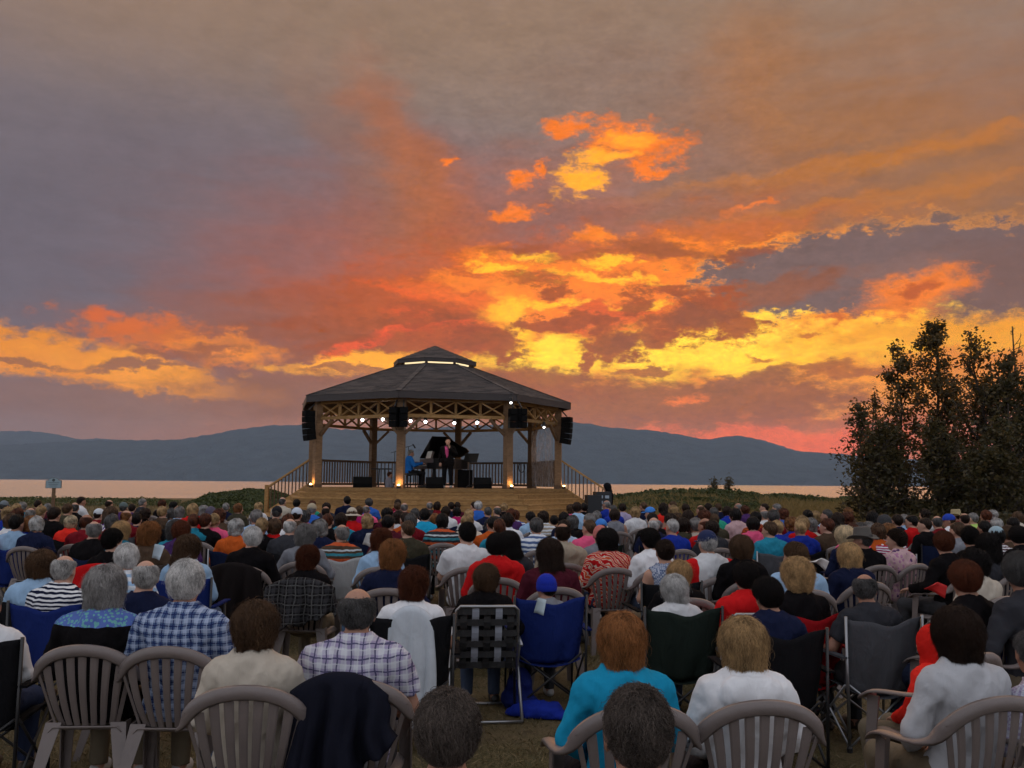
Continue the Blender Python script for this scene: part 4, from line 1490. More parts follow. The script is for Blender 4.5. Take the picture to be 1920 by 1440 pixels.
def make_figure(p, seated=True, seed=0.0, sleeves=('long', 'short'), thick=0.012, hood=False, collar=False, coat=False):
    """meshes of one figure: body, tops by sleeve, trousers, shoes"""
    out = {}
    zt = p['head'][0][2] + 0.25
    xr = max(abs(p['el'][0][0]), abs(p['el'][1][0])) + 0.09
    y1 = 0.63 if seated else 0.42

    def fbody(P):
        d = torso_sdf(P, p)
        d = smin(d, arm_sdf(P, p), 0.03)
        d = smin(d, leg_sdf(P, p), 0.04)
        d = smin(d, neck_sdf(P, p), 0.025)
        d = smin(d, head_sdf(to_head(P, p['head'])), 0.018)
        for s in (0, 1):
            a = p['an'][s]
            d = smin(d, s_cone(P, (a[0], a[1] - 0.03, 0.045), (a[0] * 1.1, a[1] + 0.15, 0.035), 0.036, 0.028), 0.02)
        return d
    V, Q = surface_nets(fbody, *rect_grid(p, (-xr, -0.30, -0.02), (xr, y1, zt)))
    for s in (0, 1):
        v2, q2 = hand_mesh(p, s)
        Q = np.concatenate([Q, q2 + len(V)])
        V = np.concatenate([V, v2])
    out['body'] = np_mesh('body', V, Q, SKIN)
    zlow = p['pel'][2] - (0.07 if not coat else 0.22)
    nk = p['neck0']
    for sl in sleeves:
        def ftop(P, sl=sl):
            d = torso_sdf(P, p, thick)
            if sl == 'long':
                d = smin(d, arm_sdf(P, p, thick), 0.03)
                for s in (0, 1):
                    w_, e = np.array(p['wr'][s]), np.array(p['el'][s])
                    dr = (w_ - e) / np.linalg.norm(w_ - e)
                    cut = (P[0] - w_[0]) * dr[0] + (P[1] - w_[1]) * dr[1] + (P[2] - w_[2]) * dr[2]
                    d = np.where(np.sqrt((P[0] - w_[0]) ** 2 + (P[1] - w_[1]) ** 2 + (P[2] - w_[2]) ** 2) < 0.09, np.maximum(d, cut - 0.005), d)
            elif sl == 'short':
                q = None
                for s in (0, 1):
                    a, e = np.array(p['sh'][s]), np.array(p['el'][s])
                    m = a + (e - a) * 0.72
                    c = s_cone(P, a, e, 0.062 + thick, 0.060 + thick)
                    dr = (e - a) / np.linalg.norm(e - a)
                    cut = (P[0] - m[0]) * dr[0] + (P[1] - m[1]) * dr[1] + (P[2] - m[2]) * dr[2]
                    c = np.maximum(c, cut)
                    q = c if q is None else np.minimum(q, c)
                d = smin(d, q, 0.03)
            else:
                for s in (0, 1):
                    a = p['sh'][s]
                    d = smax(d, -s_ell(P, (a[0] * 1.16, a[1], a[2] - 0.02), (0.06, 0.10, 0.11)), 0.02)
            if coat:
                d = smin(d, s_ell(P, (0, p['pel'][1] - 0.0, p['pel'][2] - 0.10), (0.215, 0.17, 0.2)), 0.06)
            near_ = np.abs(d) < 0.05
            d[near_] += crease([c_[near_] for c_ in P], seed, 0.015)
            d = np.maximum(d, zlow - P[2])
            # neckline
            d = smax(d, -s_ell(P, (nk[0], nk[1] + 0.035, nk[2] + 0.088), (0.078, 0.085, 0.082)), 0.012)
            if collar or hood:
                rr = np.sqrt((P[0] - nk[0]) ** 2 + ((P[1] - nk[1] - 0.016) * 0.95) ** 2)
                hh = 0.030 if collar else 0.02
                c = np.maximum(np.abs(rr - (0.077 - 0.22 * (P[2] - nk[2] - 0.03))) - 0.008, np.abs(P[2] - nk[2] - 0.040) - hh)
                d = smin(d, c, 0.012)
            if hood:
                h = s_ell(P, (nk[0], nk[1] - 0.090, nk[2] - 0.045), (0.155, 0.070, 0.090))
                h = smax(h, -s_ell(P, (nk[0], nk[1] - 0.05, nk[2] + 0.055), (0.105, 0.075, 0.065)), 0.02)
                near_ = np.abs(h) < 0.05
                h[near_] += crease([c_[near_] for c_ in P], seed + 9, 0.011)
                d = smin(d, h, 0.015)
            return d
        V, Q = surface_nets(ftop, *rect_grid(p, (-xr - 0.03, -0.34, zlow - 0.03), (xr + 0.03, y1 if p['wr'][0][1] > 0.3 else 0.36, nk[2] + 0.12), 0.013, 0.011))
        out[sl] = np_mesh('top', V, Q, None)

    def ftr(P):
        d = smin(s_ell(P, p['pel'], (0.178 * p['w'] * p['heavy'] + 0.010, 0.132 * p['heavy'] + 0.010, 0.13)), leg_sdf(P, p, 0.011), 0.05)
        near_ = np.abs(d) < 0.04
        d[near_] += crease([c_[near_] for c_ in P], seed + 3, 0.006)
        d = np.maximum(d, P[2] - p['pel'][2] - 0.09)
        return np.maximum(d, 0.085 - P[2])
    V, Q = surface_nets(ftr, grid(-0.26, 0.26, 0.0135), grid(-0.26, y1, 0.0135), grid(0.06, p['pel'][2] + 0.12, 0.0135))
    out['trousers'] = np_mesh('trousers', V, Q, None)

    for s in (0, 1):
        a = p['an'][s]

        def fsh(P, a=a):
            q = s_ell(P, (a[0] * 1.05, a[1] + 0.055, 0.045), (0.052, 0.145, 0.052))
            return np.maximum(q, -P[2] + 0.004)
        V, Q = surface_nets(fsh, grid(a[0] * 1.05 - 0.07, a[0] * 1.05 + 0.07, 0.012), grid(a[1] - 0.12, a[1] + 0.23, 0.014), grid(-0.012, 0.11, 0.011))
        out['shoe%d' % s] = np_mesh('shoe', V, Q, None)
    return out


# ------------------------------------------------------------------ hair and hats, in the head's frame
def hairline(H, lo=0.03, k=1.0):
    """positive where scalp hair grows: above a line that climbs from nape to forehead"""
    z0 = lo + (0.175 - lo) * np.clip((H[1] + 0.085) / 0.155, 0, 1)
    ear = 0.035 * np.clip(1 - np.abs(H[1] + 0.005) / 0.05, 0, 1) * np.clip((np.abs(H[0]) - 0.05) / 0.02, 0, 1) * k
    return H[2] - z0 - ear


ROUGH = [1]


def lump(H, s, a, f=26.0):
    if not ROUGH[0]:
        return 0.0
    return a * (vnoise(H[0] * f + s, H[1] * f, H[2] * f) + 0.5 * vnoise(H[0] * f * 2.3 + s, H[1] * f * 2.3, H[2] * f * 2.3))


def comb(H, s, a):
    """shallow grooves that run the way the hair is combed"""
    if not ROUGH[0]:
        return 0.0
    th = np.arctan2(H[0], -(H[1] + 0.03))
    v = vnoise(th * 6.5 + s, H[2] * 9 + th * 1.5, H[1] * 0 + s)
    w = vnoise(th * 14 + s * 2, H[2] * 16 - th * 2, H[1] * 6 + s)
    return a * (np.abs(v) * 1.3 + 0.7 * np.abs(w) - 0.5)


def hair_short(H):
    d = s_ell(H, (0, -0.014, 0.131), (0.086, 0.106, 0.106)) + lump(H, 1, 0.003) + comb(H, 1, 0.006)
    return smax(d, -hairline(H, 0.02), 0.012)


def hair_full(H):
    d = s_ell(H, (0, -0.016, 0.136), (0.094, 0.114, 0.110)) + lump(H, 2, 0.004) + comb(H, 2, 0.009)
    return smax(d, -hairline(H, 0.0, 0.4), 0.014)


def hair_bald(H):
    d = s_ell(H, (0, -0.014, 0.128), (0.084, 0.103, 0.103)) + lump(H, 3, 0.003)
    d = smax(d, -hairline(H, 0.015), 0.010)
    return smax(d, -s_ell(H, (0, 0.02, 0.215), (0.075, 0.115, 0.07)), 0.012)


def hair_perm(H):
    d = s_ell(H, (0, -0.018, 0.138), (0.103, 0.120, 0.114)) + lump(H, 4, 0.010, 24) + comb(H, 4, 0.012)
    d = smin(d, s_ell(H, (0, -0.045, 0.055), (0.085, 0.075, 0.075)) + lump(H, 5, 0.009, 24), 0.03)
    return smax(d, -(H[2] + 0.0 - 0.20 * np.clip((H[1] - 0.01) / 0.09, 0, 1) - 0.005 + 0.02 * vnoise(H[0] * 40, H[1] * 40, H[2] * 6)), 0.014)


def hair_lob(H):
    d = s_ell(H, (0, -0.016, 0.134), (0.095, 0.113, 0.108))
    d = smin(d, s_cone(H, (0, -0.028, 0.11), (0, -0.032, 0.0), 0.092, 0.082), 0.04)
    d = d + lump(H, 6, 0.006, 20) + comb(H, 6, 0.012)
    d = smax(d, -(H[2] + 0.030 + 0.025 * vnoise(H[0] * 45, H[1] * 45, H[2] * 5)), 0.012)
    cut = np.clip((H[1] - 0.03) / 0.05, 0, 1)
    return smax(d, 0.17 * cut - H[2] - 0.10 + 0.09 * cut, 0.015)


def hair_bob(H):
    d = s_ell(H, (0, -0.016, 0.133), (0.093, 0.112, 0.107))
    d = smin(d, s_cone(H, (0, -0.028, 0.11), (0, -0.026, 0.05), 0.088, 0.078), 0.04)
    d = d + lump(H, 12, 0.005, 22) + comb(H, 12, 0.011)
    d = smax(d, -(H[2] - 0.025 + 0.022 * vnoise(H[0] * 45, H[1] * 45, H[2] * 5)), 0.012)
    cut = np.clip((H[1] - 0.02) / 0.05, 0, 1)
    return smax(d, 0.17 * cut - H[2] - 0.10 + 0.09 * cut, 0.015)


def hair_long(H):
    d = s_ell(H, (0, -0.016, 0.134), (0.100, 0.115, 0.110))
    d = smin(d, s_cone(H, (0, -0.03, 0.11), (0, -0.055, -0.02), 0.097, 0.093), 0.04)
    d = smin(d, s_ell(H, (0, -0.082, -0.08), (0.105, 0.055, 0.13)), 0.05)
    d = d + lump(H, 7, 0.006, 15) + comb(H, 7, 0.012)
    cut = np.clip((H[1] - 0.03) / 0.05, 0, 1)
    d = smax(d, 0.17 * cut - H[2] - 0.10 + 0.09 * cut - 0.12 * (1 - cut), 0.015)
    return smax(d, -(H[2] + 0.19 + 0.25 * H[0] * H[0]), 0.02)


def hair_bun(H):
    d = hair_short(H)
    return smin(d, s_ell(H, (0, -0.122, 0.150), (0.045, 0.036, 0.04)) + lump(H, 8, 0.004), 0.012)


def hat_cap(H):
    d = s_ell(H, (0, -0.006, 0.150), (0.093, 0.114, 0.098))
    d = np.maximum(d, 0.128 - H[2])
    b = s_ell(H, (0, 0.125, 0.134 + 0.0), (0.075, 0.075, 0.012))
    d = smin(d, b, 0.01)
    return smax(d, -s_ell(H, (0, -0.115, 0.130), (0.034, 0.03, 0.022)), 0.006)


def hat_brim(H):
    d = s_ell(H, (0, -0.005, 0.150), (0.096, 0.112, 0.105))
    d = np.maximum(d, 0.115 - H[2])
    rr = np.sqrt(H[0] ** 2 + (H[1] * 0.92 + 0.004) ** 2)
    b = np.maximum(np.abs(H[2] - (0.130 - 0.32 * np.clip(rr - 0.10, 0, 1))) - 0.007, rr - 0.185)
    return smin(d, b + 0.004 * vnoise(H[0] * 16, H[1] * 16, H[2] * 16), 0.015)


def hat_fedora(H):
    rr = np.sqrt(H[0] ** 2 + (H[1] * 0.88 + 0.004) ** 2)
    crown = np.maximum(rr - (0.098 - 0.12 * (H[2] - 0.14)), H[2] - 0.265)
    crown = np.maximum(crown, 0.125 - H[2])
    crown = smax(crown, -s_ell(H, (0, 0.0, 0.285), (0.03, 0.12, 0.035)), 0.02)
    b = np.maximum(np.abs(H[2] - (0.138 + 0.5 * np.clip(np.abs(H[0]) - 0.09, 0, 1) - 0.2 * np.clip(np.abs(H[1]) - 0.11, 0, 1))) - 0.006, rr - 0.165)
    return smin(crown, b, 0.012)


def hat_knit(H):
    d = s_ell(H, (0, -0.014, 0.146), (0.096, 0.116, 0.112))
    a = np.arctan2(H[0], H[1] + 0.014)
    d = d + 0.0022 * np.sin(a * 44)
    d = smin(d, np.maximum(s_ell(H, (0, -0.014, 0.12), (0.099, 0.119, 0.10)), np.abs(H[2] - 0.105) - 0.028), 0.008)
    return np.maximum(d, 0.068 + 0.25 * np.clip(H[1], 0, 1) - H[2])


def hood_up(H):
    d = s_ell(H, (0, -0.03, 0.12), (0.118, 0.132, 0.135))
    d = smin(d, s_cone(H, (0, -0.03, 0.05), (0, -0.03, -0.06), 0.105, 0.12), 0.05)
    d = d + lump(H, 11, 0.006, 15)
    d = np.maximum(d, -H[2] - 0.09)
    return smax(d, -s_ell(H, (0, 0.12, 0.09), (0.075, 0.10, 0.105)), 0.02)


def strands(f, V, Q, n, length, frizz, seed, crown=(0, -0.045, 0.235), out=0.004, steps=9):
    """locks that run over the hair surface, away from the crown and down"""
    rg = np.random.default_rng(seed)
    tri = V[Q]
    ar = np.linalg.norm(np.cross(tri[:, 1] - tri[:, 0], tri[:, 3] - tri[:, 0]), axis=1)
    fi = rg.choice(len(Q), n, p=ar / ar.sum())
    u, v = rg.random((n, 1)), rg.random((n, 1))
    t = tri[fi]
    P = t[:, 0] * (1 - u) * (1 - v) + t[:, 1] * u * (1 - v) + t[:, 2] * u * v + t[:, 3] * (1 - u) * v

    def F(p):
        return f([p[:, 0], p[:, 1], p[:, 2]])

    def G(p):
        e = 0.004
        g = np.stack([F(p + np.eye(3)[i] * e) - F(p - np.eye(3)[i] * e) for i in range(3)], 1)
        return g / (np.linalg.norm(g, axis=1, keepdims=True) + 1e-9)
    pts = []
    L = length * rg.uniform(0.6, 1.2, (n, 1))
    bias = rg.normal(0, 0.25, (n, 3))
    ph = rg.uniform(0, 6.28, (n, 1))
    h = rg.uniform(-0.002, out, (n, 1)) * np.where(rg.random((n, 1)) < 0.05, 2.2, 1.0)
    for k in range(steps):
        g = G(P)
        pts.append(P + g * (h * (0.3 + k / steps)) + frizz * np.concatenate([np.sin(ph + k * 1.7), np.cos(ph * 1.3 + k * 1.9), np.sin(ph * 2 + k * 1.5)], 1))
        d = (P - np.array(crown)) * np.array([1, 1, 0.6]) + np.array([0, 0, -0.06]) + bias * 0.11
        d -= g * (d * g).sum(1, keepdims=True)
        d /= np.linalg.norm(d, axis=1, keepdims=True) + 1e-9
        P = P + d * L / steps
        P = P - G(P) * np.clip(F(P), -0.01, 0.01)[:, None] * 0.8
    return np.stack(pts, 1)


def hair_curves(name, sets):
    """sets of (points, root radius); thick locks and fine strands share one object"""
    hc = bpy.data.hair_curves.new(name)
    hc.add_curves([q[0].shape[1] for q in sets for _ in range(q[0].shape[0])])
    hc.position_data.foreach_set('vector', np.concatenate([q[0].reshape(-1, 3) for q in sets]).astype(np.float32).ravel())
    ra = hc.attributes.get('radius') or hc.attributes.new('radius', 'FLOAT', 'POINT')
    ra.data.foreach_set('value', np.concatenate([np.tile(np.linspace(1, 0.25, q[0].shape[1]), q[0].shape[0]) * q[1] for q in sets]).astype(np.float32))
    hc.materials.append(HAIRM)
    return hc


def make_hair_mat():
    m = bpy.data.materials.new('hair')
    m.use_nodes = True
    nt = m.node_tree
    n = NB(nt)
    b = nt.nodes['Principled BSDF']
    b.inputs['Roughness'].default_value = 0.5
    b.inputs['Specular IOR Level'].default_value = 0.14
    oi = nt.nodes.new('ShaderNodeObjectInfo').outputs['Color']
    hi = nt.nodes.new('ShaderNodeHairInfo').outputs['Random']
    tc = nt.nodes.new('ShaderNodeTexCoord').outputs['Object']
    lock = n.noise(n.vmath('MULTIPLY', tc, (1.0, 1.0, 0.22)), 62.0, 4, 0.65, 0.3)
    big = n.noise(tc, 11.0, 3, 0.6)
    k = n.math('MULTIPLY_ADD', hi, 1.5, n.math('MULTIPLY_ADD', lock, 1.5, -0.4))
    k = n.math('MULTIPLY_ADD', n.smooth(big, 0.3, 0.7), 0.7, n.math('MULTIPLY', k, 0.7))
    n.put(b.inputs['Base Color'], n.vmath('MULTIPLY', oi, n.node('ShaderNodeCombineXYZ', {0: k, 1: k, 2: k}).outputs[0]))
    n.put(b.inputs['Normal'], n.node('ShaderNodeBump', {'Height': lock, 'Distance': 0.012}).outputs[0])
    return m


HAIRM = make_hair_mat()
SKIN = mat('skin', (0.42, 0.23, 0.16), 0.55, use_obj=True, var=0.12, vscale=18, bump=0.003, bscale=60, spec=0.35)
HATM = mat('hat_cloth', use_obj=True, rough=0.85, var=0.15, vscale=20, bump=0.004, bscale=120, spec=0.2)
F_PLAIN = fabric('cloth_plain')
TROUSER = fabric('cloth_trousers')
SHOE = mat('shoe', (0.03, 0.028, 0.027), 0.6, use_obj=True, var=0.2)
HG = (grid(-0.135, 0.135, 0.006), grid(-0.175, 0.12, 0.006), grid(-0.065, 0.27, 0.006))
HAIR = {}
for nm, f, g, st in (('short', hair_short, HG, (6000, 0.045, 0.0016, 0.0009)), ('full', hair_full, HG, (7000, 0.07, 0.0022, 0.0009)), ('bald', hair_bald, HG, (3500, 0.035, 0.0014, 0.0008)), ('perm', hair_perm, HG, (8000, 0.06, 0.006, 0.0009)),
                     ('bob', hair_bob, HG, (8000, 0.11, 0.003, 0.0009)), ('lob', hair_lob, HG, (9000, 0.15, 0.003, 0.0009)), ('long', hair_long, (HG[0], HG[1], grid(-0.215, 0.27, 0.007)), (8000, 0.19, 0.003, 0.0009)), ('bun', hair_bun, HG, (5000, 0.06, 0.0014, 0.0009))):
    V, Q = surface_nets(f, *g)
    ROUGH[0] = 0
    big_ = nm in ('perm', 'long', 'bob', 'lob')
    fine_ = strands(f, V, Q, st[0] // 2, st[1], st[2] * 1.6, 5, out=0.019 if big_ else 0.012)
    lock_ = strands(f, V, Q, st[0] // 6, st[1] * 0.9, st[2] * 1.3, 6, out=0.011 if big_ else 0.007)
    ROUGH[0] = 1
    HAIR[nm] = (np_mesh('hair', V, Q, HAIRM), hair_curves('hair_strands', [(fine_, 0.0008), (lock_, 0.0026 if big_ else 0.0018)]))
HATS = {}
HGH = (grid(-0.2, 0.2, 0.0085), grid(-0.21, 0.215, 0.0085), grid(0.05, 0.29, 0.0075))
for nm, f in (('cap', hat_cap), ('brim', hat_brim), ('fedora', hat_fedora), ('knit', hat_knit)):
    V, Q = surface_nets(f, *HGH)
    HATS[nm] = np_mesh('hat', V, Q, HATM)
V, Q = surface_nets(hood_up, grid(-0.16, 0.16, 0.011), grid(-0.19, 0.15, 0.011), grid(-0.12, 0.28, 0.011))
HATS['hood'] = np_mesh('hood', V, Q, F_PLAIN)
# ------------------------------------------------------------------ figure templates
POSES = {
    'm': pose(1.04, 0.192, 1.0, 0.0, -0.04, 0.0, 'lap'),
    'mt': pose(1.04, 0.192, 1.0, 0.55, -0.05, 0.0, 'lap'),
    'mr': pose(1.04, 0.190, 1.0, -0.6, -0.08, 0.03, 'rest'),
    'w': pose(0.95, 0.168, 0.97, 0.0, -0.04, 0.0, 'lap'),
    'wt': pose(0.95, 0.168, 0.97, -0.5, -0.08, 0.0, 'lap'),
    'h': pose(1.08, 0.20, 1.17, 0.0, -0.06, 0.02, 'fold'),
    'm2': pose(1.02, 0.188, 1.0, 0.22, -0.12, 0.01, 'fold', roll=0.10),
    'w2': pose(0.95, 0.166, 1.0, 0.28, -0.10, 0.01, 'lap', roll=-0.12),
    'w3': pose(0.97, 0.170, 1.02, -0.2, -0.02, -0.01, 'rest', roll=0.10),
    'hw': pose(1.02, 0.182, 1.14, 0.1, -0.05, 0.02, 'lap'),
}
FIG = {}
for i_, (nm, p_) in enumerate(POSES.items()):
    FIG[nm] = make_figure(p_, True, i_ * 3.1, ('long', 'short', 'none') if nm in ('w',) else ('long', 'short'))
FIG['mc'] = make_figure(POSES['m'], True, 21.0, ('long', 'short'), collar=True)
POSES['mc'] = POSES['m']
FIG['hc'] = make_figure(POSES['h'], True, 25.0, ('long',), collar=True)
POSES['hc'] = POSES['h']
FIG['wh'] = make_figure(POSES['w'], True, 31.0, ('long',), hood=True, thick=0.018)
POSES['wh'] = POSES['w']
FIG['mh'] = make_figure(POSES['m'], True, 35.0, ('long',), hood=True, thick=0.018)
POSES['mh'] = POSES['m']

HC = {'k': (0.009, 0.007, 0.007), 'd': (0.024, 0.013, 0.009), 'b': (0.085, 0.047, 0.026), 'r': (0.095, 0.028, 0.013), 'a': (0.24, 0.10, 0.036), 'y': (0.42, 0.27, 0.13), 'g': (0.24, 0.23, 0.225),
      'w': (0.52, 0.51, 0.50), 's': (0.085, 0.082, 0.082), 'p': (0.62, 0.50, 0.33), 'e': (0.075, 0.060, 0.052)}
TC = {
    'black': (0.008, 0.007, 0.008), 'navy': (0.011, 0.015, 0.042), 'dark grey': (0.034, 0.035, 0.042), 'grey': (0.20, 0.21, 0.24), 'white': (0.70, 0.71, 0.74), 'pale grey': (0.46, 0.47, 0.50), 'cream': (0.56, 0.50, 0.42), 'beige': (0.40, 0.34, 0.26),
    'brown': (0.075, 0.048, 0.032), 'red': (0.52, 0.012, 0.014), 'dark red': (0.16, 0.010, 0.016), 'maroon': (0.075, 0.012, 0.022), 'pink': (0.72, 0.10, 0.22), 'magenta': (0.46, 0.015, 0.13), 'pale pink': (0.60, 0.40, 0.42),
    'orange': (0.50, 0.095, 0.018), 'blue': (0.035, 0.13, 0.50), 'royal blue': (0.015, 0.035, 0.30), 'light blue': (0.30, 0.46, 0.66), 'turquoise': (0.015, 0.30, 0.52), 'teal': (0.02, 0.20, 0.30), 'green': (0.03, 0.30, 0.20),
    'lime': (0.42, 0.62, 0.16), 'purple': (0.07, 0.03, 0.12), 'lavender': (0.36, 0.32, 0.48), 'olive': (0.05, 0.045, 0.03), 'bright red': (0.72, 0.03, 0.02), 'denim': (0.075, 0.12, 0.25)}
PAT = {
    'stripe': fabric('cloth_navy_stripe', 'stripe', (0.74, 0.75, 0.78), scale=0.62),
    'wstripe': fabric('cloth_wide_stripe', 'stripe', (0.70, 0.74, 0.80), scale=1.25),
    'mstripe': fabric('cloth_multi_stripe', 'multistripe', (0.55, 0.10, 0.035), (0.05, 0.25, 0.32)),
    'plaid': fabric('cloth_plaid', 'plaid', (0.42, 0.50, 0.68), (0.012, 0.02, 0.10), 0.8),
    'lplaid': fabric('cloth_light_plaid', 'plaid', (0.66, 0.68, 0.72), (0.05, 0.05, 0.12), 0.95),
    'oplaid': fabric('cloth_orange_plaid', 'plaid', (0.12, 0.02, 0.02), (0.05, 0.02, 0.03), 1.2),
    'floral': fabric('cloth_floral', 'floral', (0.14, 0.06, 0.30), (0.62, 0.60, 0.70), 1.4),
    'swirl': fabric('cloth_swirl', 'swirl', (0.60, 0.50, 0.42), (0.62, 0.09, 0.03)),
    'check': fabric('cloth_check', 'check', (0.55, 0.58, 0.66)),
    'panel': fabric('cloth_panel', 'panel', (0.62, 0.64, 0.67)),
    'yoke': fabric('cloth_yoke', 'yoke', (0.10, 0.16, 0.45), (0.15, 0.40, 0.40)),
    'pfloral': fabric('cloth_purple_floral', 'floral', (0.45, 0.22, 0.35), (0.10, 0.05, 0.13), 1.3),
}
SKINS = [(0.46, 0.255, 0.18), (0.40, 0.215, 0.15), (0.50, 0.29, 0.215), (0.34, 0.17, 0.115)]
PLIST = []
STAGE = GC


def horizon(px):
    return 905 + (px - 960) * math.tan(ROLL)


def person(px, py, d, fig, hair, hcol, sleeve, top, clothes, pattern=None, hat=None, hatcol=None, rz=None, chair='plastic', trousers=None, name='person', note='', body=None, strand=None, skin=None, floor=0.0, grp='audience members', scale=None, hy=0.0):
    """seat one figure so that the top of the head falls where the photograph shows it"""
    q = at(px, py, d)
    hh = {'short': 0.237, 'full': 0.246, 'bald': 0.231, 'perm': 0.255, 'bob': 0.244, 'lob': 0.245, 'long': 0.244, 'bun': 0.237}[hair]
    if hat:
        hh = max(hh, {'cap': 0.248, 'brim': 0.255, 'fedora': 0.262, 'knit': 0.258, 'hood': 0.255}[hat])
    p = POSES[fig]
    ref = p['head'][0][2] + hh
    s = (q.z - floor) / ref
    if scale:
        s = scale
    s = min(max(s, 0.60), 1.16)
    hx = Vector((p['head'][0][0], p['head'][0][1], 0)) * s
    if rz is None:
        rz = -math.atan2(STAGE.x - q.x, STAGE.y - q.y) * 0.9 + random.uniform(-0.10, 0.10)
    hx.rotate(Matrix.Rotation(rz, 3, 'Z'))
    root = obj(name, None, None, (q.x - hx.x, q.y - hx.y, floor), rz)
    root.scale = (s, s, s)
    root['category'] = 'person'
    if grp:
        root['group'] = grp
    T = FIG[fig]
    sk = skin or random.choice(SKINS)
    near = d < 12
    bo = obj('body', T['body'], root, color=sk)
    to = obj('top', T[sleeve], root, color=top)
    setmat(to, PAT[pattern] if pattern else F_PLAIN)
    tr = obj('trousers', T['trousers'], root, color=trousers or random.choice([(0.02, 0.02, 0.025), (0.03, 0.04, 0.08), (0.05, 0.05, 0.055), (0.16, 0.13, 0.09), (0.06, 0.08, 0.13)]))
    setmat(tr, TROUSER)
    shc = random.choice([(0.02, 0.02, 0.02), (0.05, 0.035, 0.025), (0.4, 0.4, 0.4)])
    for k_ in ('shoe0', 'shoe1'):
        setmat(obj('shoe', T[k_], root, color=shc), SHOE)
    hd = p['head']
    hm, hs = HAIR[hair]
    rot = (hd[2], hd[3], hd[1])

    def onhead(o):
        o.location = tuple(hd[0])
        o.rotation_mode = 'XYZ'
        o.rotation_euler = rot
        return o
    c = HC[hcol]
    kf = random.uniform(0.8, 1.2)
    c = tuple(v * kf for v in c)
    hsc = (random.uniform(0.97, 1.05), random.uniform(0.97, 1.04), random.uniform(0.97, 1.03))
    if hat != 'hood':
        ho = onhead(obj('hair', hm, root, color=c))
        ho.scale = hsc if not hat else (1, 1, 1)
        if (near if strand is None else strand):
            obj('hair_strands', hs, ho, color=c)
    if hat:
        onhead(obj('hat' if hat != 'hood' else 'hood', HATS[hat], root, color=hatcol))
    PLIST.append([root, px, py, d, clothes, note, chair, s, rz])
    return root


def setmat(o, m):
    if not o.data.materials:
        o.data.materials.append(m)
    o.material_slots[0].link = 'OBJECT'
    o.material_slots[0].material = m


